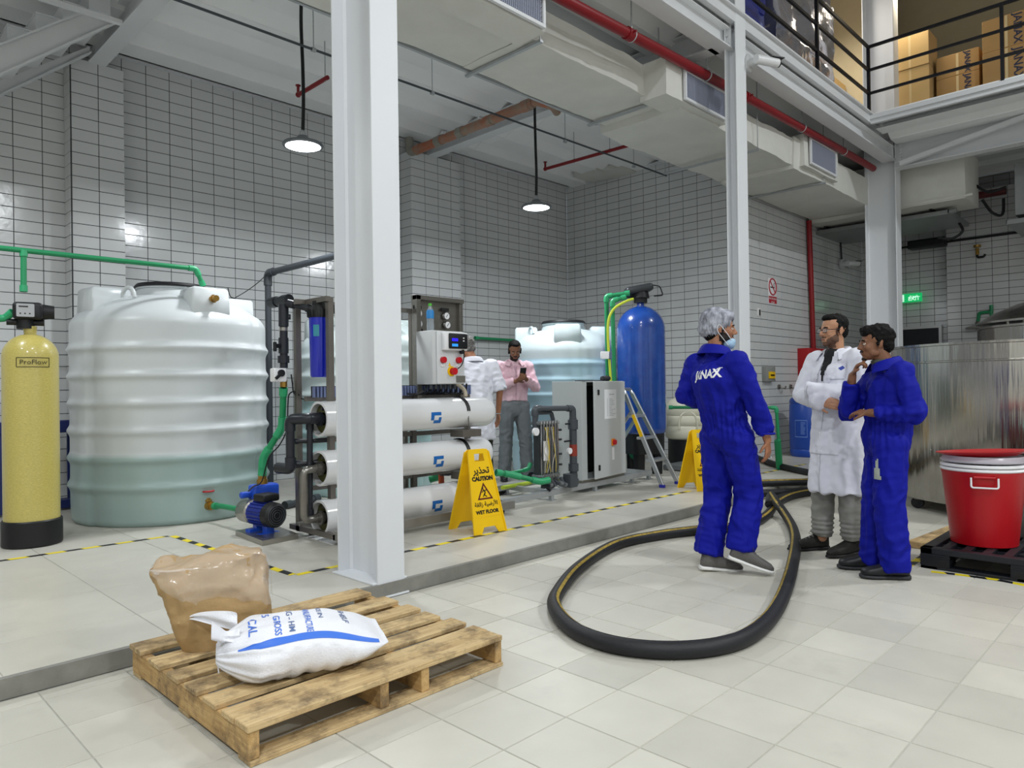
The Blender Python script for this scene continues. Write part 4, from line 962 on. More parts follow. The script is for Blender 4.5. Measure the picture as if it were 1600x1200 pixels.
pipe('green pipe elbow behind the membrane tubes',[(4.43,5.5,0.363),(4.478,5.45,0.381),(4.424,5.45,0.492)],.032,M_gp,.04,M_gpl)
pipe('black corrugated pipe behind the lower membrane tubes',[(4.37,5.25,0.462),(4.87,5.3,0.398),(5.002,5.3,0.36)],.040,M_gdk,.04,M_gdk,fr=1.15)
for k in range(3):
    x=3.72+k*.12; o=MB().cyl((x,5.3,ZP+.06),(x,5.3,1.15),.045,n=16).build('steel_cylinder',M_ss,ro)
# ================================================================ cabinet skid
sk=thing('skid_base','low galvanised steel skid frame under the grey cabinet','frame',(6.2,5.0,ZP))
M_gal=pbr('galvanised','b4b8bb',.4,metal=.5,var=.1,vs=20)
for y in (4.80,5.45): MB().beam((4.7,y,.165),(7.55,y+.22,.165),.05,.06).build('rail',M_gal,sk,bevel=.002)
for x in (4.75,5.5,6.3,7.1,7.5):
    yy=4.80+(x-4.7)*.077; MB().beam((x,yy,.165),(x,yy+.66,.165),.04,.05).build('cross_bar',M_gal,sk)
    for y in (yy,yy+.65): 
        MB().b(x-.02,x+.02,y-.02,y+.02,ZP,.14).b(x-.04,x+.04,y-.04,y+.04,ZP,ZP+.01).build('leg',M_gal,sk)
cab=thing('electrical_cabinet','grey electrical cabinet with its door ajar and a paper sheet taped on','cabinet',(6.05,5.1,.21))
M_cab=pbr('cabinet_grey','b3b8b8',.42,var=.03); M_cabd=pbr('cabinet_door_grey','b9bdbe',.4)
CX,CY=6.06,4.90; ca=R(4)
Mc=Matrix.Translation((CX,CY,.22))@Matrix.Rotation(ca,4,'Z')
W_,D_,H_=.85,.40,1.085
m=MB(); m.b(0,.012,0,D_,0,H_,Mc).b(W_-.012,W_,0,D_,0,H_,Mc).b(.012,W_-.012,D_-.012,D_,0,H_,Mc).b(.012,W_-.012,0,D_-.012,H_-.012,H_,Mc).b(.012,W_-.012,0,D_-.012,0,.012,Mc).b(.012,.10,0,.012,.0,H_,Mc)
m.build('carcass',M_cab,cab,smooth=False,bevel=.003)
MB().b(-.01,W_+.01,.0,D_,-.05,0,Mc).build('plinth',M_ss,cab)
MB().b(.1,W_-.02,.30,.31,.05,H_-.05,Mc).build('mounting_plate',pbr('inside_dark','1b1c1e',.7),cab)
for k,(z,c) in enumerate(((.92,'565b5b'),(.78,'3a3d3f'),(.66,'6b6e70'),(.55,'7c4038'),(.50,'4d5a4a'))): MB().rb(.12,.30,.16,.28,z,z+.08,.01,2,Mc).build('relay',pbr('relay_%s'%c,c,.5),cab)
m=MB()
for k in range(14): m.tube(catmull([Mc@Vector((.13+k*.012,.18,.48)),Mc@Vector((.14+k*.011,.15,.30)),Mc@Vector((.13+k*.013,.17,.03))],4),.005,5)
o=m.build('wiring',M_bkp,cab); o['kind']='stuff'
Md=Mc@Matrix.Translation((W_,-.004,0))@Matrix.Rotation(R(5),4,'Z')
dw=W_-.12
m=MB(); m.b(-dw,0,-.022,0,.01,H_-.004,Md); dr=m.build('door',M_cabd,cab,smooth=False,bevel=.004)
for z in (.10,.93): MB().rb(-dw+.06,-dw+.095,-.034,-.022,z,z+.06,.006,2,Md).build('lock',M_bkp,dr)
MB().rb(-dw+.22,-dw+.50,-.024,-.0225,.66,.99,.002,2,Md).build('paper_sheet',pbr('paper_white','dfe1e4',.6),dr)
m=MB(); rnd=random.Random(3)
m.b(-dw+.33,-dw+.45,-.0246,-.0241,.93,.938,Md)
for k in range(12):
    m.b(-dw+.28,-dw+.30,-.0246,-.0241,.88-k*.017,.886-k*.017,Md); m.b(-dw+.33,-dw+.33+rnd.uniform(.06,.16),-.0246,-.0241,.88-k*.017,.885-k*.017,Md)
o=m.build('print_line',pbr('faint_print','9fa3aa',.6),dr,smooth=False); o['kind']='stuff'
MB().rb(-dw+.37,-dw+.45,-.034,-.022,.35,.43,.01,2,Md).build('switch_plate',pbr('orange_plate','e08a28',.4),dr)
MB().cyl(Md@Vector((-dw+.41,-.034,.39)),Md@Vector((-dw+.41,-.06,.39)),.030,n=18).build('rotary_switch',Mrd,dr)
MB().b(-dw+.385,-dw+.435,-.025,-.0225,.19,.33,Md).build('tag_strip',M_lab,dr)
MB().b(.05,.30,.05,.12,H_,H_+.012,Mc).b(.35,.45,.02,.09,H_,H_+.012,Mc).build('loose_strip',M_gd,cab)
gl=MB().ball(tuple(Mc@Vector((.74,.15,H_+.035))),.05,10,sc=(1.2,.8,.7)).ball(tuple(Mc@Vector((.70,.18,H_+.03))),.035,8).build('crumpled_glove',pbr('dark_cloth','2a2b30',.8)); tag(gl,'crumpled dark glove lying on top of the grey cabinet','glove')
# ---- electro-deionisation stack in front of the cabinet
ed=thing('deionisation_stack','compact stack module with clamped plates, valves and yellow wires beside the grey cabinet','water treatment module',(5.45,4.95,.2))
ex,ey=5.47,4.93; M_plate=pbr('stack_grey','5d6163',.4); M_pl2=pbr('stack_dark','2e3134',.45)
for k in range(11):
    MB().rb(ex-.15+k*.027,ex-.128+k*.027,ey-.07,ey+.01,.36,.86,.01,2).build('plate',M_plate if k%3 else M_pl2,ed)
MB().rb(ex-.17,ex+.16,ey-.09,ey+.03,.86,.90,.02,3).build('top_clamp',M_plate,ed,bevel=.005); MB().rb(ex-.17,ex+.16,ey-.09,ey+.03,.32,.36,.02,3).build('bottom_clamp',M_plate,ed,bevel=.005)
MB().tube(roundpath([(ex-.14,ey-.02,.90),(ex-.12,ey-.02,.985),(ex+.10,ey-.02,.985),(ex+.13,ey-.02,.90)],.03),.022,8).build('carry_handle',M_gd,ed)
rnd=random.Random(11)
for k in range(7):
    x=ex-.13+k*.043; o=MB().cyl((x,ey-.085,.34),(x,ey-.085,.88),.006,n=8).build('tie_rod',M_chrome,ed)
    MB().cyl((x,ey-.085,.875),(x,ey-.085,.90),.013,n=6).cyl((x,ey-.085,.345),(x,ey-.085,.32),.013,n=6).build('nut',M_chrome,o)
MB().rb(ex-.11,ex-.03,ey-.10,ey-.092,.50,.70,.006,2).build('name_plate',M_lab,ed)
Myw=pbr('yellow_wire','c9b24a',.5)
for k in range(6):
    x=ex-.1+rnd.uniform(0,.24); pts=[(x,ey-.10,.84),(x+rnd.uniform(-.03,.03),ey-.12,.72),(x+rnd.uniform(-.05,.05),ey-.115,.60),(x+rnd.uniform(-.05,.05),ey-.12,.48),(x+rnd.uniform(-.05,.05),ey-.10,.38)]
    MB().tube(catmull(pts,5),.004,5).build('wire',Myw if k%2 else pbr('pale_wire','b9b4a6',.5),ed)
for k,(z,c) in enumerate(((.80,.0),(.70,0),(.55,0),(.44,0))):
    MB().cyl((ex+.145,ey-.05,z),(ex+.20,ey-.07,z),.012,n=8).build('side_port',M_bkp,ed)
for k in range(9):
    a=rnd.uniform(-.15,.2); MB().cyl((ex+a,ey-.1+rnd.uniform(-.03,.06),.24+rnd.uniform(0,.08)),(ex+a+rnd.uniform(-.06,.06),ey-.1+rnd.uniform(-.06,.06),.22+rnd.uniform(-.03,.09)),rnd.uniform(.018,.032),n=12).build('valve',(M_gdk,M_gd,M_plate)[k%3],ed)
MB().cyl((ex-.20,ey-.06,.80),(ex-.20,ey-.09,.80),.04,n=18).build('gauge',M_lab,ed)
pipe('dark pipe arching over the deionisation stack',[(ex-.16,ey-.03,.78),(ex-.16,ey-.03,1.03),(ex+.33,ey-.12,1.02),(ex+.33,ey-.12,.90)],.028,M_gd,.04,M_gd)
fm=thing('flow_meter','tall grey flow meter tube with red mark in front of the cabinet','flow meter',(ex+.33,ey-.12,.2))
fx,fy=ex+.33,ey-.12
MB().cyl((fx,fy,.24),(fx,fy,.92),.040,n=20).build('tube',M_gd,fm)
for z0,z1 in ((.80,.90),(.36,.44),(.22,.28)): MB().cyl((fx,fy,z0),(fx,fy,z1),.053,n=20).build('collar',M_gd,fm)
MB().cyl((fx,fy,.52),(fx,fy,.64),.0415,n=20).build('red_mark',pbr('mark_red','8e3527',.4),fm)
MB().cyl((fx-.10,fy-.02,.58),(fx-.10,fy-.045,.58),.032,n=18).build('gauge',M_lab,fm); MB().cyl((fx-.14,fy,.68),(fx-.02,fy,.68),.009,n=8).build('side_port',M_bkp,fm); MB().cyl((fx-.12,fy,.86),(fx-.02,fy,.86),.009,n=8).build('side_port',M_bkp,fm)
MB().rb(fx-.12,fx+.0,fy-.06,fy+.05,.20,.34,.01,2).build('valve_block',M_gd,fm)
pipe('green pipe coming from the left into the foot of the deionisation stack',[(4.848,5,0.423),(5.019,4.95,0.385),(5.275,4.8,0.301),(5.378,4.78,0.311)],.026,M_gp,.06,M_gpl)
pipe('upper green pipe bending up into the deionisation stack',[(5.042,5.2,0.37),(5.27,5.15,0.372),(5.419,5.1,0.394),(5.45,5.1,0.452)],.018,M_gp,.04,M_gpl)
pipe('thin green pipe on the platform behind the man in the pink shirt',[(7.507,7.6,0.19),(8.434,7.6,0.054)],.026,M_gp,.03,M_gpl)
pipe('lime green hose on the platform left of the stack',[(5.229,5.3,0.204),(5.593,5.4,0.19),(6.099,5.6,0.156)],.022,pbr('lime_hose','b6cc3a',.4),.05,None)
# ================================================================ blue vessel, its pipes, ladder
bv=thing('filter_vessel','tall blue fibreglass filter vessel with black control head behind the step ladder','vessel',(7.9,5.37,ZP))
M_bf=pbr('blue_frp','1e50a8',.26,var=.25,vs=7,col2='163f92',bump=.15,bs=40,coat=.6)
rr_=.313
prof=[(0,.43)]+[(rr_*math.sin(q),.59-.12*math.cos(q)) for q in (.5,.9,1.25)]+[(rr_,.61),(rr_,1.895)]+[(rr_*math.cos(q),1.895+.315*math.sin(q)) for q in [PI/2*i/12*.90 for i in range(1,13)]]+[(.045,2.255),(0,2.255)]
MB().lathe(prof,(7.9,5.37,ZP),48).build('vessel_body',M_bf,bv,ang=50)
m=MB().lathe([(.25,.28),(.28,.28),(.285,.57),(.265,.59),(.25,.57)],(7.9,5.37,ZP),32)
m.build('skirt',M_bkp,bv)
for k in range(3):
    a=R(200+120*k); c=Vector((7.9+.19*math.cos(a),5.37+.19*math.sin(a),ZP)); MB().lathe([(0,0),(.07,0),(.08,.46),(0,.46)],tuple(c),14).build('leg',M_bkp,bv)
hd=Vector((7.9,5.37,2.337))
MB().cyl(hd,hd+EZ*.08,.09,n=20).cyl(hd+EZ*.06,hd+EZ*.16,.12,.10,n=20).cyl(hd+r2*-.28+EZ*.10,hd+r2*.1+EZ*.10,.035,n=14).build('valve_body',M_bkp,bv)
Mv=Matrix.Translation(hd+EZ*.16)@Matrix.Rotation(R(-45),4,'Z')@Matrix.Rotation(R(9),4,'Y')
MB().rb(-.20,.17,-.12,.12,0,.10,.05,4,Matrix.Translation(hd+EZ*.13)@Matrix.Rotation(R(-45),4,'Z')@Matrix.Rotation(R(-10),4,'Y')).build('control_head',pbr('head_grey','34373b',.4),bv,bevel=.02)
MB().tube(roundpath([hd+r2*.14+EZ*.24,hd+r2*.26+EZ*.22,hd+r2*.30+EZ*.10,hd+r2*.18+EZ*.09],.03),.008,6).build('cable_loop',M_bkp,bv)
pipe('outer green pipe rising left of the blue vessel to its head',[(7.191,5.387,0.196),(7.18,5.384,2.367),(7.343,5.147,2.397)],.027,M_gp,.04,M_gpl)
pipe('inner green pipe rising left of the blue vessel',[(7.13,5.235,0.213),(7.111,5.241,2.293),(7.227,5.123,2.337)],.025,M_gp,.04,M_gpl)
yh=thing('yellow_hose','thin lime yellow hose curving from the head of the blue vessel','hose',(7.224,5.055,2.299))
MB().tube(catmull([(7.209,4.998,2.3),(7.144,5.065,2.271),(7.046,5.166,2.187),(6.996,5.217,2.049),(6.989,5.226,1.816),(7.003,5.214,1.467),(7.021,5.198,0.962),(7.024,5.199,0.496)],8),.016,8).build('hose_wall',pbr('lime_hose2','c3d23c',.4),yh)
jb=thing('junction_box','small white junction box on the green pipes left of the blue vessel','box',(6.92,5.226,1.62))
p=Vector((6.92,5.226,1.62)); Mj=frame(p,r2,(0,0,1)); MB().rb(-.05,.05,-.045,.045,-.03,.03,.01,2,Mj).build('box_body',M_lab,jb,bevel=.004); MB().rb(.05,.085,-.045,.045,-.03,.03,.01,2,Mj).build('side_cover',pbr('slate','5d6c84',.4),jb)
M_alu=pbr('aluminium','bfc3c7',.32,metal=.75)
ld=thing('step_ladder','aluminium step ladder with blue feet in front of the blue vessel','ladder',(7.15,4.6,ZP))
LL=[Vector((6.97,4.46,0.116)),Vector((6.97,4.998,1.148))]; LR=[Vector((7.34,4.513,0.117)),Vector((7.34,5.109,1.174))]
LL[0].z=LR[0].z=ZP+.02; 
top_l,top_r=LL[1],LR[1]
yt=(top_l.y+top_r.y)/2; zt2=(top_l.z+top_r.z)/2
A0=Vector((6.97,4.48,ZP+.02)); A1=Vector((6.97,yt,zt2)); B0=Vector((7.33,4.50,ZP+.02)); B1=Vector((7.30,top_r.y,zt2)); A1=Vector((7.0,top_l.y,zt2))
for a,b in ((A0,A1),(B0,B1)): MB().beam(a,b,.025,.055,(0,1,0)).build('side_rail',M_alu,ld,bevel=.004)
MB().tube(roundpath([A1-(A1-A0).normalized()*.02,A1+(A1-A0).normalized()*.05,B1+(B1-B0).normalized()*.05,B1-(B1-B0).normalized()*.02],.05),.022,10).build('top_rail',M_alu,ld)
for k,t_ in enumerate((.26,.50,.74)):
    a=A0.lerp(A1,t_); b=B0.lerp(B1,t_); MB().beam(a+Vector((0,.03,0)),b+Vector((0,.03,0)),.11,.03).build('step',M_alu,ld,bevel=.003)
piv=A0.lerp(A1,.80); pv2=B0.lerp(B1,.80)
for a,x in ((piv,6.99),(pv2,7.31)):
    MB().beam(a,(x,yt+.55,ZP+.02),.02,.035,(0,1,0)).build('rear_leg',M_alu,ld)
MB().beam((6.99,yt+.42,ZP+.25),(7.31,yt+.42,ZP+.25),.02,.03).build('brace',M_alu,ld)
for p in ((6.97,4.48),(7.33,4.50),(6.99,yt+.55),(7.31,yt+.55)): MB().rb(p[0]-.02,p[0]+.02,p[1]-.035,p[1]+.035,ZP,ZP+.035,.008,2).build('foot',pbr('foot_blue','2b2f9e',.4),ld)
a=A0.lerp(A1,.76); b=A0.lerp(A1,.52); MB().beam(a+Vector((-.014,0,0)),b+Vector((-.014,0,0)),.002,.045,(0,1,0)).build('sticker',M_yel,ld)
# ---- brine tank behind
br=thing('brine_tank','cream moulded plastic tank with domed top on a black base, right of the blue vessel','tank',(9.387,5.578,0.311))
bc=Vector((9.481,5.625,0.187)); bc.z=ZP
M_cream=pbr('cream_plastic','d9d6c2',.35)
MB().lathe([(0,.36),(.30,.36),(.335,.39),(.335,.55),(.325,.56),(.335,.57),(.335,.70),(.325,.71),(.335,.72),(.33,.86),(.29,.93),(.18,.98),(0,.99)],tuple(bc),40).build('tank_body',M_cream,br,ang=50)
MB().lathe([(0,0),(.30,0),(.30,.36),(0,.36)],tuple(bc),32).build('black_base',M_bkp,br)
dd=(CAM-bc); dd.z=0; dd.normalize(); ss=Vector((-dd.y,dd.x,0))
MB().tube([bc+dd*.318+ss*.13*math.cos(q)+EZ*(.52+.25*max(0,math.sin(q))**.6) for q in [PI*i/16 for i in range(17)]],.014,8).build('arched_rim',M_cream,br)
pipe('green pipe running across in front of the cream tank and turning down to the floor',[(8.67,5.446,0.937),(9.337,4.197,0.925),(9.358,4.179,0.451)],.022,M_gp,.04,M_gpl)
pipe('thick green standpipe on the platform edge beside the hanging hand',[(9.347,4.191,0.486),(9.462,4.222,0.086)],.045,M_gp,.04,None)
pipe('green pipe bend low behind the step ladder',[(7.875,5.546,0.419),(7.821,5.459,0.326),(7.796,5.341,0.301)],.05,M_gpl,.05,None)
pipe('green pipe along the tiled wall behind the men',[(7.919,8.62,2.067),(9.14,8.62,2.058)],.024,M_gp,.04,M_gpl)
bb=thing('black_crate','low black crate on the platform behind the ladder','crate',(8.362,5.419,0.085))
p=Vector((8.917,5.201,0.166)); MB().rb(p.x-.5,p.x+.3,p.y-.2,p.y+.2,ZP+.01,ZP+.08,.02,2).build('tray',pbr('galv_tray','8f9498',.4,metal=.5),bb)
# ---- blue drum
dm=thing('blue_drum','tall blue plastic drum by the tiled wall, partly behind the man in the white coat','drum',(11.46,4.62,ZP))
MB().lathe([(0,0),(.27,0),(.285,.02),(.29,.10),(.28,.12),(.29,.14),(.295,.5),(.29,.82),(.278,.84),(.29,.86),(.285,.90),(.26,.93),(0,.93)],(11.46,4.62,ZP+.001),40).build('drum_body',pbr('drum_blue','1b45a0',.35),dm,ang=40)
q=Vector((11.46,4.62,.60)); dd=(CAM-q); dd.z=0; dd.normalize(); an=math.atan2(dd.y,dd.x)
t_=MB(); 
def dq(a,z,r=.297): return Vector((11.46+r*math.cos(an+a),4.62+r*math.sin(an+a),z))
for z0,z1,a0_,a1_ in ((.40,.405,-.75,-.1),(.66,.665,-.75,-.1)):
    for k in range(6): t_.add([dq(a0_+(a1_-a0_)*k/6,z0),dq(a0_+(a1_-a0_)*(k+1)/6,z0),dq(a0_+(a1_-a0_)*(k+1)/6,z1+.006),dq(a0_+(a1_-a0_)*k/6,z1+.006)],[(0,1,2,3)])
for a0_ in (-.75,-.1): t_.add([dq(a0_,.40),dq(a0_+.02,.40),dq(a0_+.02,.67),dq(a0_,.67)],[(0,1,2,3)])
rnd=random.Random(2)
for k in range(10): t_.add([dq(-.42,.63-k*.02),dq(-.42+rnd.uniform(.1,.28),.63-k*.02),dq(-.2,.638-k*.02),dq(-.42,.638-k*.02)],[(0,1,2,3)])
o=t_.build('drum_print',pbr('drum_print','6f8fd0',.5),dm,smooth=False); o['kind']='stuff'
# ================================================================ big stainless tank, right
def steel_mat():
    m=pbr('tank_steel','b2afa9',.20,metal=1); nt=m.node_tree; N=nt.nodes; L=nt.links; b=N['Principled BSDF']
    tc=N.new('ShaderNodeTexCoord'); mp=N.new('ShaderNodeMapping'); mp.inputs['Scale'].default_value=(4,4,.25); L.new(tc.outputs['Object'],mp.inputs[0])
    n=N.new('ShaderNodeTexNoise'); n.inputs['Scale'].default_value=2.2; n.inputs['Detail'].default_value=3; L.new(mp.outputs[0],n.inputs['Vector'])
    bp=N.new('ShaderNodeBump'); bp.inputs['Strength'].default_value=.35; bp.inputs['Distance'].default_value=.05; L.new(n.outputs[0],bp.inputs['Height']); L.new(bp.outputs[0],b.inputs['Normal'])
    b.inputs['Anisotropic'].default_value=.6
    return m
M_stl=steel_mat()
stt=thing('steel_tank','large round stainless steel mixing tank behind the red bin','tank',(8.5,1.32,0))
R_=1.15
MB().lathe([(0,.12),(R_-.12,.10),(R_-.02,.12),(R_,.16),(R_,1.42),(R_+.012,1.425),(R_+.012,1.435),(R_,1.44),(R_,1.575),(R_+.02,1.58),(R_+.02,1.60),(R_-.03,1.60),(R_-.03,1.2),(0,1.2)],(8.5,1.32,0),96).build('tank_wall',M_stl,stt,ang=30)
for k in range(6):
    a=R(190+60*k); c=Vector((8.5+1.02*math.cos(a),1.32+1.02*math.sin(a),0)); MB().cyl(c+EZ*.09,c+EZ*.14,.04,n=14).build('leg',M_ss,stt); MB().cyl(c+EZ*.055-Vector((.025,0,0)),c+EZ*.055+Vector((.025,0,0)),.055,n=18).build('caster',M_bkp,stt)
an=math.atan2(-1.32,-8.5)
def sq(u_,z,r=R_+.05):
    a=an+u_; return Vector((8.5+r*math.cos(a),1.32+r*math.sin(a),z))
MB().tube(roundpath([sq(.30,1.30,R_),sq(.32,1.31),sq(.55,1.31),sq(.60,1.25),sq(.60,1.22,R_)],.05),.012,8).build('handle',M_ss,stt)
p=sq(1.15,.35,R_); MB().cyl(p,p+Vector((math.cos(an+1.15),math.sin(an+1.15),0))*.16,.035,n=16).cyl(p+Vector((math.cos(an+1.15),math.sin(an+1.15),0))*.1,p+Vector((math.cos(an+1.15),math.sin(an+1.15),0))*.13,.05,n=16).build('outlet',M_ss,stt)
st2=thing('steel_tank','second stainless tank with a domed lid, behind the large steel tank','tank',(13.3,1.55,0))
MB().lathe([(0,.3),(1.1,.3),(1.1,2.02),(1.12,2.03),(1.12,2.06),(0,2.06)],(13.3,1.55,0),64).build('tank_wall',M_stl,st2); 
o=MB().lathe([(1.14,2.10),(1.14,2.13),(1.05,2.17),(.9,2.27),(.6,2.40),(.3,2.46),(0,2.48)],(13.3,1.55,0),64).build('lid',M_stl,st2)
MB().lathe([(.04,2.46),(.045,2.52),(0,2.53)],(13.3,1.55,0),12).build('knob',M_ss,o)
for k in range(10):
    a=R(150+12*k); MB().cyl((13.3+1.1*math.cos(a),1.55+1.1*math.sin(a),2.05),(13.3+1.1*math.cos(a),1.55+1.1*math.sin(a),2.11),.02,n=8).build('clamp',M_ss,st2)
# ---- wall fittings
def wallbox(name,label,cat,y,p0,p1,d,mat,parts=None):
    a,b=Vector(p0),Vector(p1); t=thing(name,label,cat,((a.x+b.x)/2,y,(a.z+b.z)/2)); 
    MB().rb(a.x,b.x,-d,0,min(a.z,b.z),max(a.z,b.z),.003,2,Matrix.Translation((0,y,0))).build('backplate' if d<.01 else 'box_body',mat,t,bevel=.001 if d>.008 else 0); return t
M_sgw=pbr('sign_white','e4e4e6',.4); M_sgr=pbr('sign_red','b01c30',.4)
ns=wallbox('no_smoking_sign','white no smoking sign with red bar on the tiled wall right of the slim column','sign',Y2,(11.198,5.14,2.555),(11.511,5.14,2.97),.004,M_sgw)
a=Vector((11.198,5.14,2.555)); b=Vector((11.511,5.14,2.97)); cxn=(a.x+b.x)/2; wn=b.x-a.x; y_=Y2-.0045
m=MB(); rz_=wn*.42; zc_=a.z+(b.z-a.z)*.68
m.tube([(cxn+rz_*math.cos(q),y_,zc_+rz_*math.sin(q)) for q in [2*PI*i/28 for i in range(28)]],.012,6,closed=True).cyl((cxn-rz_*.7,y_,zc_+rz_*.7),(cxn+rz_*.7,y_,zc_-rz_*.7),.010,n=6); m.build('ban_ring',M_sgr,ns)
MB().beam((cxn-.08,y_-.001,zc_-.01),(cxn+.07,y_-.001,zc_-.01),.004,.018).tube(catmull([(cxn+.07,y_,zc_+.01),(cxn+.04,y_,zc_+.04),(cxn+.08,y_,zc_+.07)],4),.005,5).build('cigarette',M_ink,ns)
MB().b(a.x+.01,b.x-.01,y_-.002,y_,a.z+.01,a.z+(b.z-a.z)*.30).build('red_panel',M_sgr,ns,smooth=False)
text('NO SMOKING',wn*.135,M_sgw,ns,frame((cxn,y_-.003,a.z+(b.z-a.z)*.20),(1,0,0),EZ),.0006)
text('ممنوع',wn*.16,M_sgw,ns,frame((cxn,y_-.003,a.z+(b.z-a.z)*.09),(1,0,0),EZ),.0006)
sw=wallbox('light_switch','white switch plate on the tiled wall beside the slim column','switch',Y2,(10.791,5.14,2.322),(10.908,5.14,2.451),.012,M_sgw)
a=Vector((10.836,5.14,2.335)); b=Vector((10.884,5.14,2.429)); MB().b(a.x,b.x,Y2-.016,Y2-.012,a.z,b.z).build('rocker',M_ink,sw)
so=wallbox('socket_box','grey wall socket box with a yellow cover','socket',Y2,(10.924,5.14,1.287),(11.244,5.14,1.525),.08,pbr('socket_grey','8c8f8c',.4))
a=Vector((10.994,5.14,1.328)); b=Vector((11.195,5.14,1.442)); MB().rb(a.x,b.x,-.10,-.08,a.z,b.z,.02,3,Matrix.Translation((0,Y2,0))).build('cover',M_yel,so); MB().b(a.x+.03,b.x-.03,Y2-.105,Y2-.10,(a.z+b.z)/2-.012,(a.z+b.z)/2+.012).build('label_strip',M_ink,so)
for k,p in enumerate(((11.52,5.14,1.2),(11.971,5.14,1.196))):
    p=Vector(p); o=MB().cyl(p,p+Vector((0,-.03,0)),.035,n=14).tube(catmull([p+Vector((0,-.03,0)),p+Vector((.03,-.08,-.03)),p+Vector((.09,-.08,-.035)),p+Vector((.13,-.07,.0))],4),.012,8).build('wall_hook',M_ss); tag(o,('steel wall hook nearer the socket box','steel wall hook nearer the blue drum')[k],'hook','wall hooks on the tiled wall')
fb_=wallbox('fire_hose_cabinet','red fire hose cabinet on the wall behind the man in the white coat','cabinet',Y2-.002,(12.304,4.94,1.07),(13.72,4.94,1.855),.20,pbr('fire_red','a8151c',.4))
MB().b(fb_.location.x-.38,fb_.location.x+.38,Y2-.206,Y2-.20,fb_.location.z-.30,fb_.location.z+.30).build('door',MATS['fire_red'],fb_,bevel=.002)
pipe('vertical red fire pipe on the tiled wall above the red cabinet',[(12.745,5.08,4.13),(12.853,5.08,1.826)],.045,pbr('fire_pipe','8a1019',.4),.02,None)

# ================================================================ lamps
M_lampb=pbr('lamp_housing','6b6f73',.4,metal=.3); M_em=pbr('lamp_glow','ffffff',.5,emit='f4f8ff',es=9)
M_em2=M_em
def baylamp(label,x,y,z,ztop=5.0,r=.185):
    t=thing('pendant_lamp',label,'lamp',(x,y,z))
    MB().lathe([(r-.02,.0),(r,.0),(r+.008,.012),(r,.028),(.11,.045),(.06,.08),(.05,.10),(0,.10)],(x,y,z),40,caps=False).build('housing',M_lampb,t)
    MB().lathe([(0,-.004),(r-.03,-.002),(r-.012,.006),(r-.012,.012),(0,.012)],(x,y,z),40).build('diffuser',M_em,t)
    MB().tube([Vector((x+.035*math.cos(q)*.9,y,z+.10+.06*math.sin(q))) for q in [PI*i/8 for i in range(9)]],.006,6).build('hook',M_gal,t)
    pts=[(x,y,z+.16),(x+.01,y,z+.45),(x+.012,y+.01,z+.8),(x-.005,y,ztop-.25),(x,y,ztop)]
    MB().tube(catmull(pts,6),.017,8).build('cable',M_bkp,t)
    MB().cyl((x,y,z+.10),(x,y,z+.2),.004,n=6).cyl((x,y,ztop-.02),(x,y,5.03),.005,n=6).build('suspension_wire',M_gal,t)
    return t
baylamp('lit round pendant lamp hanging left of the big white column',3.5,6.21,3.59)
baylamp('lit round pendant lamp hanging beneath the end of the rusty orange pipe',6.66,6.07,3.51)
baylamp('lit round pendant lamp out over the yellow vessel',.3,6.2,3.6)
# ================================================================ air duct
M_duct=pbr('duct_wrap','d3d3cd',.65,var=.10,vs=2.5,bump=.35,bs=5)
def lumpy(x0,x1,y0,y1,z0,z1,amp=.02,res=.12,seed=0,rim=0):
    bm=bmesh.new(); bmesh.ops.create_cube(bm,size=1)
    for v in bm.verts: v.co=Vector((x0+(v.co.x+.5)*(x1-x0),y0+(v.co.y+.5)*(y1-y0),z0+(v.co.z+.5)*(z1-z0)))
    for axis,L_ in ((0,x1-x0),(1,y1-y0),(2,z1-z0)):
        n=max(1,int(L_/res)); es=[e for e in bm.edges if abs((e.verts[0].co-e.verts[1].co).normalized()[axis])>.9]
        bmesh.ops.subdivide_edgering(bm,edges=es[:0],cuts=1) if 0 else None
        bmesh.ops.subdivide_edges(bm,edges=es,cuts=n,use_grid_fill=True)
    for v in bm.verts:
        p=v.co.copy(); q=Vector((p.x*1.6+seed,p.y*1.6,p.z*1.6))
        v.co+=noise.noise_vector(q)*amp+noise.noise_vector(q*4)*amp*.4
    m=MB(); m.add([v.co.copy() for v in bm.verts],[[v.index for v in f.verts] for f in bm.faces]); bm.free(); return m
dt=thing('air_duct','long white wrapped air duct running under the mezzanine edge','air duct',(4,4.6,4.3))
for k,(a,b,y0,y1,z0,z1) in enumerate(((-1.2,2.1,4.2,5.02,4.28,4.60),(2.1,4.5,4.2,5.02,4.28,4.60),(4.5,6.75,4.2,5.02,4.28,4.60))):
    lumpy(a,b,y0,y1,z0,z1,.022,seed=k*3).build('duct_section',M_duct,dt,ang=50)
lumpy(6.72,9.6,4.02,5.10,4.20,4.56,.028,seed=9).build('duct_section',M_duct,dt,ang=50)
lumpy(9.55,12.84,4.00,5.06,4.15,4.58,.022,seed=14).build('duct_section',M_duct,dt,ang=50)
lumpy(6.3,7.55,3.93,4.25,4.22,4.60,.012,seed=4).build('grille_box',M_duct,dt,ang=50)
lumpy(3.2,4.45,3.93,4.25,4.20,4.58,.010,seed=5).build('grille_box',M_duct,dt,ang=50)
lumpy(9.75,10.95,3.93,4.1,4.22,4.66,.012,seed=6).build('grille_box',M_duct,dt,ang=50)
lumpy(12.80,13.7,2.70,5.10,4.08,4.86,.012,seed=21).build('duct_branch',M_duct,dt,ang=50)
MB().b(12.78,12.81,2.6,5.1,4.10,4.13).build('flange',M_duct,dt)
M_lv=pbr('louvre_grey','9aa0b2',.4)
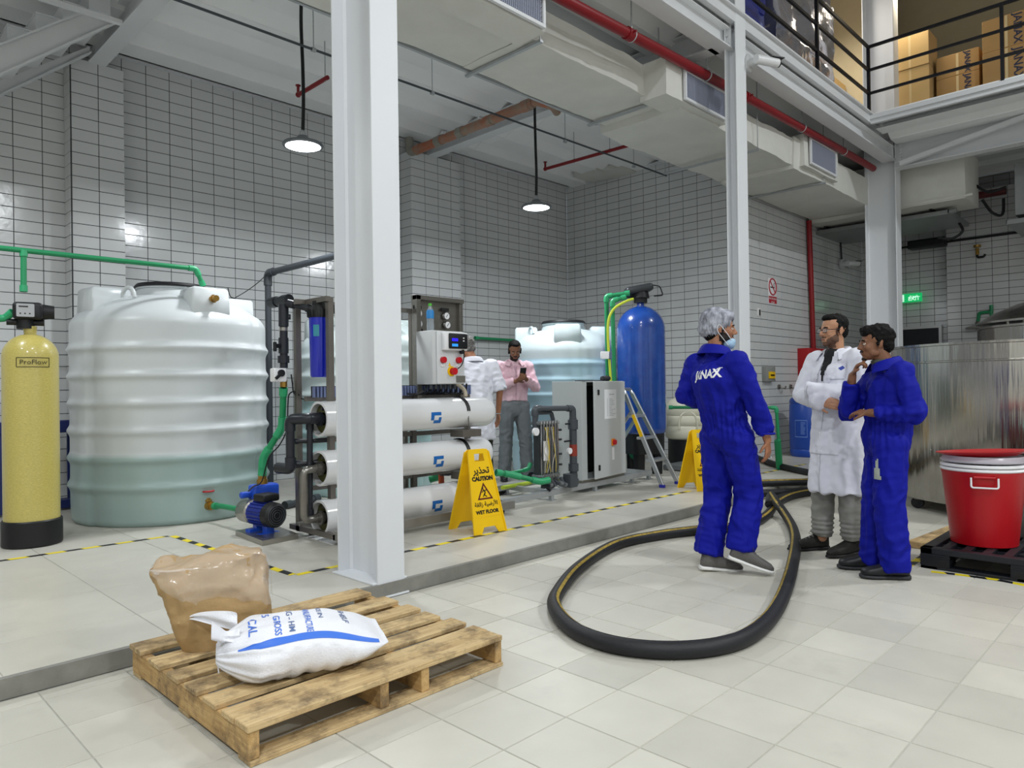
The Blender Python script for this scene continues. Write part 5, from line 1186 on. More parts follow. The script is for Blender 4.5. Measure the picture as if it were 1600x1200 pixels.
for x0,x1,z0,z1 in ((3.35,4.42,4.21,4.55),(6.61,7.50,4.235,4.56),(9.88,10.82,4.26,4.63)):
    g=MB().b(x0,x1,3.89,3.92,z0,z0+.03).b(x0,x1,3.89,3.92,z1-.03,z1).b(x0,x0+.03,3.89,3.92,z0+.03,z1-.03).b(x1-.03,x1,3.89,3.92,z0+.03,z1-.03).build('grille_frame',M_white,dt,bevel=.002)
    MB().b(x0+.03,x1-.03,3.916,3.925,z0+.03,z1-.03).build('grille_back',pbr('grille_dark','4b4e5c',.6),g)
    m=MB(); n=int((x1-x0-.06)/.022)
    for k in range(n):
        x=x0+.035+k*.022; m.b(x,x+.006,3.895,3.915,z0+.03,z1-.03)
    for k in range(7):
        z=z0+.05+k*(z1-z0-.08)/6.5; m.b(x0+.03,x1-.03,3.905,3.912,z,z+.004)
    o=m.build('louvre',M_lv,g,smooth=False); o['kind']='stuff'
for k,(x,yb) in enumerate(((2.2,5.1),(4.62,5.1),(6.5,5.1),(8.4,5.3),(10.5,5.1))):
    y0=4.12 if x<6.7 else 3.94; z=4.255 if x<6.7 else 4.13
    MB().b(x-.018,x+.018,y0,yb,z-.012,z+.012).build('strap',M_gal,dt)
    MB().cyl((x,y0+.02,z),(x,y0+.02,5.1),.006,n=6).build('threaded_rod',M_gal,dt)
    MB().cyl((x,yb-.02,z),(x,yb-.02,5.05),.006,n=6).build('threaded_rod',M_gal,dt)
MB().b(-1,6.6,5.04,5.07,4.27,4.30).build('edge_angle',M_gal,dt)
# ---- fire main, sprinkler branches, rusty pipe, conduits
M_fp=pbr('fire_main_red','7d1019',.4)
fm_=thing('fire_main','dark red fire main running along the mezzanine edge above the duct','pipe',(6,3.86,4.57))
MB().tube(catmull([(2.7,3.86,4.495),(3.5,3.86,4.50),(4.63,3.86,4.51),(6.5,3.86,4.575),(9.28,3.86,4.64),(11.65,3.86,4.685),(12.3,3.86,4.69)],5),.05,14).build('tube',M_fp,fm_)
for x,z in ((5.6,4.54),(7.0,4.59),(9.5,4.65),(11.0,4.675)):
    MB().tube([(x,3.86+.056*math.cos(q),z+.056*math.sin(q)) for q in [2*PI*i/16 for i in range(16)]],.008,6,closed=True).cyl((x,3.86,z+.055),(x,3.86,5.02),.007,n=6).build('clamp',M_gal,fm_)
for x,z in ((5.55,4.54),(7.9,4.61),): MB().cyl((x-.04,3.86,z),(x+.04,3.86,z),.06,n=14).cyl((x,3.80,z),(x,3.77,z),.012,n=6).build('coupling',M_fp,fm_)
for l,a,b,s in (('short red sprinkler pipe beside the cable of the left pendant lamp',(4.118,7.4,4.62),(4.119,6.771,4.62),1),('red sprinkler pipe under the deck near the back wall corner',(8.258,7.328,4.62),(8.313,5.725,4.62),2)):
    t=thing('sprinkler_pipe',l,'pipe',a); a=Vector(a);b=Vector(b)
    MB().tube([a,b],.024,12).build('tube',M_fp,t)
    MB().cyl(a-EZ*.01,a+EZ*.10,.016,n=10).cyl(a+EZ*.10,a+EZ*.11,.03,n=10).ball(tuple(a),.032,10).build('sprinkler_head',M_fp,t)
    for f in ((.92,) if s==1 else (.35,.75)):
        p=a.lerp(b,f); MB().cyl(p,(p.x,p.y,5.05),.006,n=6).tube([p+Vector((0,.03*math.cos(q),.03*math.sin(q))) for q in [2*PI*i/12 for i in range(12)]],.005,5,closed=True).build('hanger',M_gal,t)
M_rust=pbr('rusty_orange','a8532e',.55,var=.4,vs=5,col2='8d8577',bump=.2,bs=20)
rp=thing('rusty_pipe','rusty orange drain pipe with grey joints hanging under the deck','pipe',(6.438,8.215,4.7))
a=Vector((6.434,8.18,4.7)); b=Vector((6.368,5.843,4.7)); xx=(a.x+b.x)/2; a.x=a.x*.5+xx*.5; b.x=b.x*.5+xx*.5
MB().tube([a,b],.062,18).build('tube',M_rust,rp)
for f in (.02,.22,.42,.66,.95):
    p=a.lerp(b,f); d=(b-a).normalized(); MB().cyl(p-d*.06,p+d*.06,.070,n=18).build('joint',M_rust if f not in (.22,.42) else pbr('joint_grey','8a877f',.6),rp)
MB().tube(roundpath([b,b+(b-a).normalized()*.05,b+(b-a).normalized()*.12+Vector((.16,-.05,-.04)),b+Vector((.30,-.12,-.07))],.06),.05,14).build('elbow',M_rust,rp)
MB().tube(roundpath([a,a-(b-a).normalized()*.15,a-(b-a).normalized()*.18+EZ*.22],.06),.06,14).build('elbow',pbr('joint_grey','8a877f',.6),rp)
MB().ball(tuple(b+Vector((.32,-.12,-.05))),.035,8,sc=(1,1,1.3)).build('foam_plug',M_lab,rp)
for f in (.3,.62): 
    p=a.lerp(b,f); MB().beam(p+Vector((-.10,0,.05)),p+Vector((.16,0,.05)),.03,.03).build('support',M_white,rp)
cn=thing('conduit','thin grey conduit along the deck carrying the lamp cables','conduit',(4,6.2,4.57))
MB().tube([(-2,6.2,4.56),(3.48,6.2,4.56),(8.9,6.2,4.60),(9.9,6.2,4.60)],.013,8).build('tube',M_gd,cn)
for x in (1.2,3.62,5.1,7.4,9.0): MB().cyl((x,6.2,4.56),(x,6.2,5.06),.005,n=6).cyl((x-.02,6.2,4.56),(x+.02,6.2,4.56),.022,n=10).build('hanger',M_gal,cn)
c2=tag(MB().tube([(XF-.28,-1.0,3.87),(XF-.28,.6,3.87),(XF-.28,4.8,3.87)],.022,8).build('conduit',M_bkp),'black conduit running across the far tiled wall','conduit')
for k in range(3): MB().cyl((XF-.28,.5+k*1.5,3.87),(XF-.25,.5+k*1.5,3.87),.02,n=6).build('clip',M_gal,c2,world=True)
for k,(u,v) in enumerate(((1005,258),)):
    pass
for p,s,lb in (((10.261,7.37,4.98),.14,'ragged white plaster lump between the deck and the back wall, beside the corner'),((10.128,7.803,4.98),.16,'smaller ragged plaster lump nearest the wall corner under the deck')):
    p=Vector(p); o=lumpy(p.x-s*2,p.x+s*1.5,p.y-s*1.8,p.y+s*1.5,4.96,5.04,.03,.06,seed=p.x).build('plaster_lump',M_duct,ang=60); tag(o,lb,'plaster')
# ---- security cameras
def cctv(label,p,d,s=1):
    p=Vector(p); d=Vector(d).normalized(); t=thing('security_camera',label,'camera',p)
    MB().cyl(p,p+d*.03*s,.075*s,n=20).cyl(p+d*.03*s,p+d*.10*s,.035*s,n=14).build('mount',M_lampb if 0 else pbr('camera_grey','c4c6c8',.4),t)
    e=Vector((.9,-.35,.02)).normalized(); c=p+d*.12*s
    MB().cyl(c-e*.05*s,c+e*.19*s,.038*s,n=18).build('camera_body',pbr('camera_white','d9dadc',.35),t)
    MB().cyl(c+e*.19*s,c+e*.205*s,.036*s,n=18).beam(c+e*.12*s+EZ*.036*s,c+e*.24*s+EZ*.04*s,.075*s,.008*s).build('lens_hood',M_bkp,t)
cctv('white security camera fixed to the slim white column below the railing',(7.226,3.52,4.674),(.1,-1,0),1.25)
cctv('small security camera on the tiled wall left of the right white column',(14.358,5.12,3.545),(0,-1,0),1.3)
wc=tag(MB().tube([(14.279,5.1,4.559),(14.291,5.1,4.066),(14.338,5.1,3.602)],.016,6).build('cable',M_bkp),'black cable dropping to the small wall camera','cable')
# ---- fan coil units
M_ahu=pbr('unit_grey','8e9292',.4,metal=.35,var=.08)
def unit(label,pc,L_,W_2,h=.55):
    p=Vector(pc); t=thing('fan_coil_unit',label,'air conditioner',p)
    x0,y1,z=p.x,p.y,p.z
    MB().b(x0+.10,x0+W_2-.1,y1+.10,y1+L_-.1,z+.14,z+.14+h).build('unit_body',M_ahu,t,bevel=.006)
    MB().b(x0,x0+W_2,y1,y1+L_,z,z+.012).b(x0,x0+.012,y1,y1+L_,z+.012,z+.07).b(x0+W_2-.012,x0+W_2,y1,y1+L_,z+.012,z+.07).b(x0,x0+W_2,y1,y1+.012,z+.012,z+.07).b(x0,x0+W_2,y1+L_-.012,y1+L_,z+.012,z+.07).build('drip_tray',M_ahu,t,smooth=False)
    for x in (x0+.05,x0+W_2-.05):
        for y in (y1+.25,y1+L_-.25): MB().cyl((x,y,z+.1),(x,y,5.05),.008,n=6).build('threaded_rod',M_gal,t)
    for y in (y1+.25,y1+L_-.25): MB().b(x0-.02,x0+W_2+.02,y-.02,y+.02,z+.10,z+.14).build('hanger_rail',M_bkp,t)
    MB().cyl((x0+.06,y1+.03,z+.05),(x0+.06,y1-.10,z+.05),.04,n=14).build('drain_port',M_ahu,t)
    MB().tube(catmull([(x0+.9,y1+.05,z),(x0+.9,y1+.0,z-.15),(x0+.85,y1+.15,z-.26),(x0+.8,y1+.35,z-.22)],6),.022,8).build('drain_hose',M_bkp,t)
    return t
a=Vector((13.2,3.019,3.957)); unit('grey fan coil unit with a wide drip tray behind the right white column',a,2.2,1.35,.45)
a=Vector((13.2,2.247,3.63)); unit('grey fan coil unit at the right edge of the photo',(a.x,a.y-2.0,a.z+.02),2.0,1.3,.8)
pipe('dark red pipe between the two fan coil units',[(14,2.841,4.347),(14,2.375,4.349)],.06,pbr('deep_red','521318',.5),.02,None)
for k,pts in enumerate(([(13.6,2.713,4.426),(13.6,2.539,4.287),(13.6,2.306,4.321)],[(13.7,2.647,4.202),(13.7,2.518,3.97),(13.7,2.38,3.914),(13.7,2.36,4.167)])):
    o=MB().tube(catmull(pts,6),.022,8).build('cable',M_bkp); tag(o,('upper black cable sagging between the fan coil units','lower black cable loop below the dark red pipe')[k],'cable')
bs_=thing('wall_speaker','black box mounted high on the far tiled wall under the fan coil unit','box',(15.3,3.85,3.864))
a=Vector((15.2,4.156,3.773)); b=Vector((15.2,3.535,3.947)); MB().rb(15.1,15.38,b.y,a.y,a.z+.02,b.z,.02,2).build('box_body',M_bkp,bs_,bevel=.006)
MB().b(15.09,15.10,b.y+.02,a.y-.02,a.z+.05,b.z-.03).build('front_mesh',pbr('mesh_black','1d1e22',.8),bs_)
# ---- exit sign
ex_=thing('exit_sign','lit green exit sign on the far tiled wall','sign',(15.45,4.2,2.9))
a=Vector((15.4,4.328,2.804)); b=Vector((15.4,3.999,2.971)); 
MB().b(15.40,15.44,b.y,a.y+.12,a.z,b.z).b(15.44,15.595,a.y-.02,a.y+.02,b.z-.06,b.z-.02).build('sign_body',pbr('exit_green','0f9f55',.4,emit='10b060',es=.9),ex_,bevel=.002)
MB().b(15.396,15.40,a.y-.02,a.y+.10,a.z+.015,b.z-.015).build('pictogram_panel',pbr('exit_white','e8fff2',.4,emit='cfffe6',es=.8),ex_,smooth=False)
text('EXIT',.10,MATS['exit_white'],ex_,frame((15.395,(a.y+b.y)/2-.03,a.z+.06),(0,-1,0),EZ),.0006,bold=.002)
text('\uFE9D\uFEEE\uFEAE\uFEA7',.075,MATS['exit_white'],ex_,frame((15.395,(a.y+b.y)/2-.03,b.z-.05),(0,-1,0),EZ),.0006)
m=MB(); y=a.y+.04; z=(a.z+b.z)/2
m.ball((15.393,y,z+.05),.014,8,sc=(.2,1,1)).beam((15.394,y,z+.035),(15.394,y-.01,z-.01),.004,.02,(0,1,0)).beam((15.394,y-.01,z-.01),(15.394,y+.03,z-.05),.004,.014,(0,1,0)).beam((15.394,y-.01,z-.01),(15.394,y-.035,z-.045),.004,.014,(0,1,0)).build('running_figure',MATS['exit_green'],ex_)
# ---- dark doorway in the far wall
a=Vector((15.55,3.75,2.281)); b=Vector((15.55,4.506,2.294))
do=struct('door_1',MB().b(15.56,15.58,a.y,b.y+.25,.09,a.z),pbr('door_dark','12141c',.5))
MB().b(15.53,15.58,a.y-.05,a.y,.09,a.z+.05).b(15.53,15.58,a.y,b.y+.25,a.z,a.z+.05).build('door_frame',M_wt,do,smooth=False)
# ---- wall shower on the far wall
sh=thing('wall_shower','round shower head on a green pipe bracket above the steel tank','shower',(15.3,2.824,2.112))
A_=[(15.3,2.854,2.056),(15.3,2.848,2.496),(15.3,3.036,2.489),(15.3,3.058,2.338)]
MB().tube(roundpath([Vector(q) for q in A_],.03),.028,8).cyl(Vector(A_[1]),Vector(A_[1])+EZ*.12,.03,n=8).build('pipe_bracket',M_gp,sh)
p=Vector(A_[3]); MB().lathe([(0,0),(.03,0),(.06,-.06),(.20,-.11),(.20,-.125),(0,-.125)],tuple(p),24).build('shower_head',M_ssb,sh)
tp=thing('wall_tap','small brass and black tap hanging from the conduit on the far wall','tap',(15.3,3.049,3.65))
p=Vector((15.28,3.045,3.67)); MB().cyl(p,p-EZ*.12,.03,n=10).cyl(p+EZ*.02,p+EZ*.06,.06,n=12).build('tap_body',M_brass,tp); MB().tube(roundpath([p-EZ*.1,p-EZ*.17,p-EZ*.17+Vector((0,-.10,0)),p-EZ*.12+Vector((0,-.12,0))],.03),.018,8).build('spout',M_bkp,tp)
# ================================================================ goods on the mezzanine
M_foil=pbr('foil_wrap','c9cbdc',.16,metal=.8,bump=1.0,bs=9); M_bw=pbr('blue_wrap','2a3a9a',.25,var=.2,vs=2,bump=.5,bs=4,coat=.8)
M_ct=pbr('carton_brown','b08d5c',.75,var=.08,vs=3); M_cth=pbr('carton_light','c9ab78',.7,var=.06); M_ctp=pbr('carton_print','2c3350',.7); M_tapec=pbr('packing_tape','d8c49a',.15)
zb=5.161
fzb=struct('floor_mezzanine',MB().b(-3,16,3.57,8.89,5.161,5.165).b(11.13,16,-8,3.565,5.161,5.165),pbr('mezz_floor','8f8f8a',.6)); zb=5.166
fo=thing('foil_bale','tall bale wrapped in crumpled silver foil behind the railing','bale',(10.2,4.6,zb))
for k,(z0,z1) in enumerate(((zb+.06,6.0),(6.0,6.9),(6.9,7.8))):
    lumpy(9.20+.05*k,11.25-.05*k,4.05,5.0,z0+(.002 if k else 0),z1,.085,.07,seed=31+k).build('wrapped_layer',M_foil,fo,ang=80)
for k in range(3): MB().b(11.22,11.24,4.1,4.9,zb+.3+k*.6,zb+.34+k*.6).build('strap',M_lab,fo)
bl=thing('blue_bale','bale wrapped in shiny dark blue film beside the foil bale','bale',(8.5,4.7,zb))
for k,(z0,z1) in enumerate(((zb+.03,5.62),(5.62,6.1),(6.1,6.9),(6.9,7.7))):
    lumpy(8.45,9.08,4.15,5.0,z0+(.002 if k else 0),z1,.035,.12,seed=51+k).build('wrapped_layer',M_bw,bl,ang=70)
def carton(label,x,y,z,dx,dy,dz,grp,txt=True,mat=None,face='x',ln=None):
    t=thing('carton',label,'carton',(x,y,z),0,grp); mat=mat or M_ct
    MB().b(x,x+dx,y,y+dy,z,z+dz).build('carton_body',mat,t,bevel=.006)
    MB().b(x-.002,x-.0005,y+dy*.47,y+dy*.53,z+.01,z+dz-.01).build('tape_strip',M_tapec,t,smooth=False)
    if txt: text('JANAX',min(dz*.30,.16),M_ctp,t,frame((x-.003,y+dy*.27,z+dz*.5),(0,0,-1),(0,-1,0)),.0006,bold=.003)
    return t
G1='cartons stacked on the mezzanine'
def stack(name,x,y,dy,tops,dx=.5,mat=None,txt=True,first=None):
    z=zb; 
    for i,h in enumerate(tops):
        pos=['bottom','second','third','fourth'][i] if i<len(tops)-1 or len(tops)==1 else 'top'
        carton('%s carton of the %s'%(pos,name),x+random.uniform(-.01,.01),y,z,dx,dy,h-.004,G1,txt,mat); z+=h
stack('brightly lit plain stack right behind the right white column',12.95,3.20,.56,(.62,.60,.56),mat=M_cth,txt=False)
stack('dark stack beside the brightly lit cartons',13.15,2.55,.6,(.55,.42,.36),mat=M_ct)
stack('third stack from the white column, printed, on the mezzanine',13.0,1.86,.62,(.55,.58,.50),mat=M_ct)
stack('fourth stack from the white column, printed, on the mezzanine',13.0,1.16,.62,(.58,.55,.62),mat=M_ct)
stack('stack at the far right edge on the mezzanine',13.0,.40,.70,(.6,.6,.6),mat=M_ct)
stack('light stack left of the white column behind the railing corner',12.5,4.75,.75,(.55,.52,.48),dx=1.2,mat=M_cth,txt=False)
wp=thing('plastic_sheet','torn white plastic sheet lying over the mezzanine edge before the cartons','plastic sheet',(12.6,3.1,zb))
V=[];F=[]
for i in range(13):
    for j in range(5):
        V.append(Vector((12.3+j*.09,3.5-i*.085,zb+.02+.05*abs(noise.noise(Vector((i*.6,j*.7,2))))*2+(.12*math.exp(-((i-8)/2.2)**2)*(j/4)))))
for i in range(12):
    for j in range(4): F.append((i*5+j,i*5+j+1,(i+1)*5+j+1,(i+1)*5+j))
o=MB().add(V,F).build('sheet',M_lab,wp,ang=80); md=o.modifiers.new('t','SOLIDIFY'); md.thickness=.004
area('mezzanine_light',(12.75,3.45,7.6),.4,30,(1,.86,.62)); area('mezzanine_light',(11.9,4.7,7.7),.4,45,(1,.93,.82))

ub=struct('wall_mezzanine',MB().b(13.75,13.79,4.0,8.8,5.17,9.2).b(9.6,13.75,5.7,5.74,5.17,9.2),M_beige)

# ================================================================ people
from mathutils.bvhtree import BVHTree
M_skin1=pbr('skin_brown','a87455',.5,sss=.05,var=.1,vs=12,col2='8f5f45'); M_skin2=pbr('skin_tan','bd8d6c',.5,sss=.05,var=.1,vs=12,col2='a5755a'); M_skin3=pbr('skin_dark','7d543c',.5,var=.1,vs=12)
M_hair=pbr('black_hair','0b0909',.7,bump=.6,bs=70,stretch=(1,1,.3),spec=.2); M_grey=pbr('grey_hair','8d8b88',.55,var=.5,vs=25,col2='3a3835',bump=.8,bs=60)
M_beard=pbr('beard','1c1411',.7,bump=.6,bs=90)
M_blu=pbr('coverall_blue','071292',.7,var=.14,spec=.25,vs=3,bump=.25,bs=26); M_coat=pbr('white_coat','dfe0ea',.62,var=.04,vs=4,bump=.25,bs=24); M_pink=pbr('pink_shirt','d9b4bf',.65,bump=.2,bs=26)
M_gtr=pbr('grey_trousers','85857f',.7,var=.12,vs=5,bump=.3,bs=28); M_gtr2=pbr('grey_trousers_cool','6d7276',.65,var=.1,vs=5,bump=.3,bs=28); M_dark=pbr('black_cloth','0f1014',.75)
M_net=pbr('hair_net','b9bcc8',.8,var=.6,vs=26,col2='45464f',bump=.5,bs=50,stretch=(1,1,.5)); M_mask=pbr('face_mask','9fbfd8',.6)
M_eye=pbr('eye_white','e0dcd6',.2); M_iris=pbr('eye_iris','160c08',.15); M_lip=pbr('lips','7c4238',.45)
def cap(m,p0,p1,r0,r1=None,side=None,n=20,flat=(0,0)):
    "tapering elliptic limb; r = (across, thickness) or number; side = across direction; flat ends optional"
    r1=r0 if r1 is None else r1
    r0=(r0,r0) if not isinstance(r0,tuple) else r0; r1=(r1,r1) if not isinstance(r1,tuple) else r1
    p0,p1=Vector(p0),Vector(p1); d=p1-p0; L_=max(d.length,1e-5); d=d/L_ if L_>1e-4 else Vector((0,0,1))
    s=Vector(side) if side is not None else d.orthogonal(); s=(s-d*s.dot(d)); s=s.normalized() if s.length>1e-4 else d.orthogonal().normalized(); t=d.cross(s)
    rings=[]
    e0=min(r0); e1=min(r1)
    if flat[0]: rings.append((0,0,0.001)); 
    else:
        for k in range(5): a=PI/2*k/5; rings.append((-e0*math.cos(a),0,max(math.sin(a),.02)))
    rings.append((0,0,1)); rings.append((L_,1,1))
    if not flat[1]:
        for k in range(1,6): a=PI/2*k/5; rings.append((L_+e1*math.sin(a),1,max(math.cos(a),.02)))
    V=[]
    for z,w,q in rings:
        ra=(r1[0] if w else r0[0])*q; rb=(r1[1] if w else r0[1])*q
        for k in range(n): a=2*PI*k/n; V.append(p0+d*z+s*math.cos(a)*ra+t*math.sin(a)*rb)
    F=[]
    for i in range(len(rings)-1):
        for k in range(n): F.append((i*n+k,i*n+(k+1)%n,(i+1)*n+(k+1)%n,(i+1)*n+k))
    F.append(tuple(range(n))[::-1]); F.append(tuple(range((len(rings)-1)*n,len(rings)*n)))
    m.add(V,F)
def ell(m,c,r,M=None,n=18):
    Q=Matrix.Translation(Vector(c))@Matrix.Diagonal((r[0],r[1],r[2],1)); Q=(M@Q) if M is not None else Q
    m.ball((0,0,0),1,n,M=Q)
def fuse(m,name,mat,parent,voxel,smooth=4,disp=None):
    "join overlapping shapes into one continuous surface"
    me=bpy.data.meshes.new(name); me.from_pydata([tuple(v) for v in m.v],[],m.f)
    bm=bmesh.new(); bm.from_mesh(me); bmesh.ops.recalc_face_normals(bm,faces=bm.faces); bm.to_mesh(me); bm.free()
    o=bpy.data.objects.new(name,me); COL.objects.link(o)
    a=o.modifiers.new('r','REMESH'); a.mode='VOXEL'; a.voxel_size=voxel; a.adaptivity=0
    if smooth: b=o.modifiers.new('s','SMOOTH'); b.factor=.5; b.iterations=smooth
    dg=bpy.context.evaluated_depsgraph_get(); me2=bpy.data.meshes.new_from_object(o.evaluated_get(dg)); o.modifiers.clear(); o.data=me2; bpy.data.meshes.remove(me)
    me2.name=name
    if disp:
        nv=len(me2.vertices); co=np.empty(nv*3,np.float32); me2.vertices.foreach_get('co',co); co=co.reshape(-1,3)
        no=np.empty(nv*3,np.float32); me2.vertices.foreach_get('normal',no); no=no.reshape(-1,3)
        d=np.array([disp(Vector(p.tolist()),Vector(q.tolist())) for p,q in zip(co,no)],np.float32)
        co=co+no*d[:,None]; me2.vertices.foreach_set('co',co.ravel()); me2.update()
    me2.polygons.foreach_set('use_smooth',[True]*len(me2.polygons))
    me2.materials.clear(); me2.materials.append(mat); o.parent=parent
    return o
def folds(amp=.007,sx=13,sz=5,seed=0,waist=None):
    def f(p,n):
        w_=noise.noise(p*4+Vector((seed,0,0)))
        a=noise.noise(Vector((p.x*sx+seed,p.y*sx,p.z*sz+w_*2.2))); b=noise.noise(Vector((p.x*24+w_*2,p.y*24+seed,p.z*15))); c=noise.noise(Vector((p.x*9+p.z*9,p.y*9-p.z*7+seed,p.z*16)))
        d=amp*1.5*((1-2*abs(a))-.5)+amp*.6*b+amp*.8*((1-2.6*abs(c))*.6-.1)
        if waist:
            w=math.exp(-((p.z-waist)/.13)**2); d+=w*.006*math.sin(math.atan2(p.y,p.x)*30+p.z*6)
        return d
    return f
def hand(m,w,d,nrm,curl=.5,s=1,spread=.1,k=1.0):
    "w wrist, d pointing direction, nrm = back of the hand direction, s=+1 thumb on nrm x d side"
    w,d,nrm=Vector(w),Vector(d).normalized(),Vector(nrm); nrm=(nrm-d*nrm.dot(d)).normalized(); lat=nrm.cross(d)*s
    cap(m,w-d*.03,w+d*.02*k,(.026*k,.019*k),(.030*k,.017*k),lat,14)
    cap(m,w+d*.01,w+d*.075*k,(.030*k,.014*k),(.039*k,.013*k),lat,14)
    for i,(o,L_) in enumerate(((.030,.070),(.010,.080),(-.011,.075),(-.030,.060))):
        p=w+(d*(.082-.004*abs(i-1.3))+lat*o)*k; dd=(d+lat*(o*spread*8)).normalized()
        ang=0
        for j,(f,r_) in enumerate(((.46,.0098),(.31,.0090),(.23,.0082))):
            ang+=curl*(.45,.75,.6)[j]*(1+.12*i)
            v=(dd*math.cos(ang)-nrm*math.sin(ang)); q=p+v*L_*f*k; cap(m,p,q,r_*k,r_*.95*k,n=8); p=q
    p=w+(d*.022+lat*.030)*k; v=(d*.62+lat*.72-nrm*.25).normalized(); q=p+v*.036*k; cap(m,p-lat*.01,q,.0125*k,.0105*k,n=8)
    v2=(d*.85+lat*.30-nrm*.45).normalized(); cap(m,q,q+v2*.028*k,.0100*k,.0090*k,n=8)
def headM(c,yaw,pitch=0,rollr=0,k=1):
    return Matrix.Translation(Vector(c))@Matrix.Rotation(yaw,4,'Z')@Matrix.Rotation(pitch,4,'Y')@Matrix.Rotation(rollr,4,'X')@Matrix.Diagonal((k,k,k,1))
def head_shapes(m,H):
    ell(m,(-.015,0,.032),(.094,.075,.088),H); ell(m,(.028,0,-.022),(.060,.061,.082),H); ell(m,(.040,0,-.070),(.045,.047,.038),H); ell(m,(.070,0,-.096),(.019,.021,.016),H)
    P=lambda x,y,z:H@Vector((x,y,z))
    cap(m,P(.082,0,.014),P(.103,0,-.024),.0075,.012,n=10); ell(m,(.094,.011,-.031),(.010,.008,.007),H,8); ell(m,(.094,-.011,-.031),(.010,.008,.007),H,8)
    cap(m,P(.073,-.036,.021),P(.080,-.010,.019),.0095,n=8); cap(m,P(.073,.036,.021),P(.080,.010,.019),.0095,n=8)
    for s in (-1,1):
        ell(m,(.058,s*.037,-.024),(.026,.020,.024),H,12); ell(m,(-.006,s*.078,-.006),(.019,.0075,.031),H,12); ell(m,(.0,s*.074,-.03),(.010,.007,.012),H,8)
        ell(m,(.022,s*.048,-.06),(.034,.016,.026),H,12)
    cap(m,P(.083,-.017,-.056),P(.083,.017,-.056),.0075,n=8); cap(m,P(.081,-.014,-.068),P(.081,.014,-.068),.0075,n=8)
def head_parts(body,H,hair=None,beard=None,glasses=False,brow=M_hair):
    P=lambda x,y,z:H@Vector((x,y,z))
    for s in (-1,1):
        e=MB(); e.ball(tuple(P(.0770,s*.031,.003)),.0092,12); eo=e.build('eye',M_eye,body,world=False)
        q=P(.0765,s*.031,.004)+((P(1,0,0)-P(0,0,0)).normalized()*.0058); MB().ball(tuple(q),.0050,10).build('iris',M_iris,body,world=False)
        MB().tube([P(.086,s*.014,.022),P(.087,s*.028,.026),P(.077,s*.046,.020)],.0035,6).build('eyebrow',brow,body,world=False)
        MB().tube([P(.082,s*.020,.008),P(.0855,s*.031,.0105),P(.078,s*.043,.006)],.0042,6).build('eyelid',body.data.materials[0],body,world=False)
    MB().tube([P(.0885,-.020,-.0615),P(.0925,-.008,-.0605),P(.0925,.008,-.0605),P(.0885,.020,-.0615)],.0030,6).build('mouth',M_lip,body,world=False)
def paint(bo,H,mat,jaw=True,mous=True,front=.0):
    "give the bearded part of the face its own colour"
    bo.data.materials.append(mat); Hi=H.inverted(); me=bo.data
    for p in me.polygons:
        q=Hi@p.center
        if q.length>.2 or q.x<-.005: continue
        lips=q.x>.076 and abs(q.y)<.021 and -.073<q.z<-.053
        edge=-.030-.035*max(0,(q.x-.03)/.05) if abs(q.y)>.026 else -.078
        j=jaw and q.z<edge and q.z>-.128 and (q.x>.012 or q.z>-.085)
        u=mous and q.x>.078 and abs(q.y)<.032 and -.055<q.z<-.040
        sb=jaw and -.04<q.z<.02 and abs(q.y)>.055 and .006<q.x<.024
        if (j or u or sb) and not lips: p.material_index=len(me.materials)-1
def shoe(root,heel,yaw,pitch,mu,ms,high=False,L_=.285,laces=None,k=1):
    "heel: point under the heel, yaw: direction, pitch: heel lift angle"
    Q=Matrix.Translation(Vector(heel))@Matrix.Rotation(yaw,4,'Z')@Matrix.Rotation(pitch,4,'Y')@Matrix.Diagonal((k,k,k,1))
    def sec(prof,z0f,name,mat,par):
        V=[];n=20
        for x,hw,h,z0 in prof:
            for i in range(n):
                a=2*PI*i/n; c,s=math.cos(a),math.sin(a)
                y=hw*math.copysign(abs(c)**.75,c); z=z0+ (h*(.5+.5*math.copysign(abs(s)**.7,s)))
                V.append(Q@Vector((x,y,z)))
        F=[]
        for i in range(len(prof)-1):
            for q in range(n): F.append((i*n+q,i*n+(q+1)%n,(i+1)*n+(q+1)%n,(i+1)*n+q))
        F.append(tuple(range(n))[::-1]); F.append(tuple(range((len(prof)-1)*n,len(prof)*n)))
        return MB().add(V,F).build(name,mat,par,world=False,ang=50)
    t=.028
    up=sec([(-.005,.018,.05,t-.01),(.005,.034,.085,t-.01),(.04,.040,.105,t-.01),(.085,.040,.10,t-.01),(.13,.042,.082,t-.01),(.18,.047,.062,t-.01),(.225,.047,.052,t-.01),(.262,.036,.042,t-.01),(L_-.003,.015,.025,t-.01)],0,'shoe',mu,root)
    sec([(-.012,.020,t,0),(0,.036,t,0),(.05,.040,t,0),(.12,.038,t*.9,0),(.19,.050,t*.9,0),(.24,.047,t*.9,.002),(.275,.032,t*.8,.004),(L_+.008,.012,t*.6,.008)],0,'sole',ms,up)
    if high:
        m=MB(); cap(m,Q@Vector((.045,0,.08)),Q@Vector((.035,0,.155)),(.046,.052),(.048,.055),Q.to_3x3()@Vector((0,1,0)),flat=(0,1)); m.build('boot_shaft',mu,up,world=False)
    if laces:
        m=MB()
        for i in range(5):
            x=.095+i*.022; z=.118-i*.012
            m.tube([Q@Vector((x,-.022,z-.006)),Q@Vector((x+.006,0,z+.003)),Q@Vector((x+.002,.022,z-.006))],.0028,6)
        m.tube([Q@Vector(p) for p in ((.09,.0,.122),(.10,.035,.135),(.115,.045,.115),(.10,.02,.112),(.09,.0,.122),(.11,-.035,.13),(.12,-.04,.11),(.10,-.01,.112))],.0022,5)
        m.build('laces',laces,up,world=False)
    return up
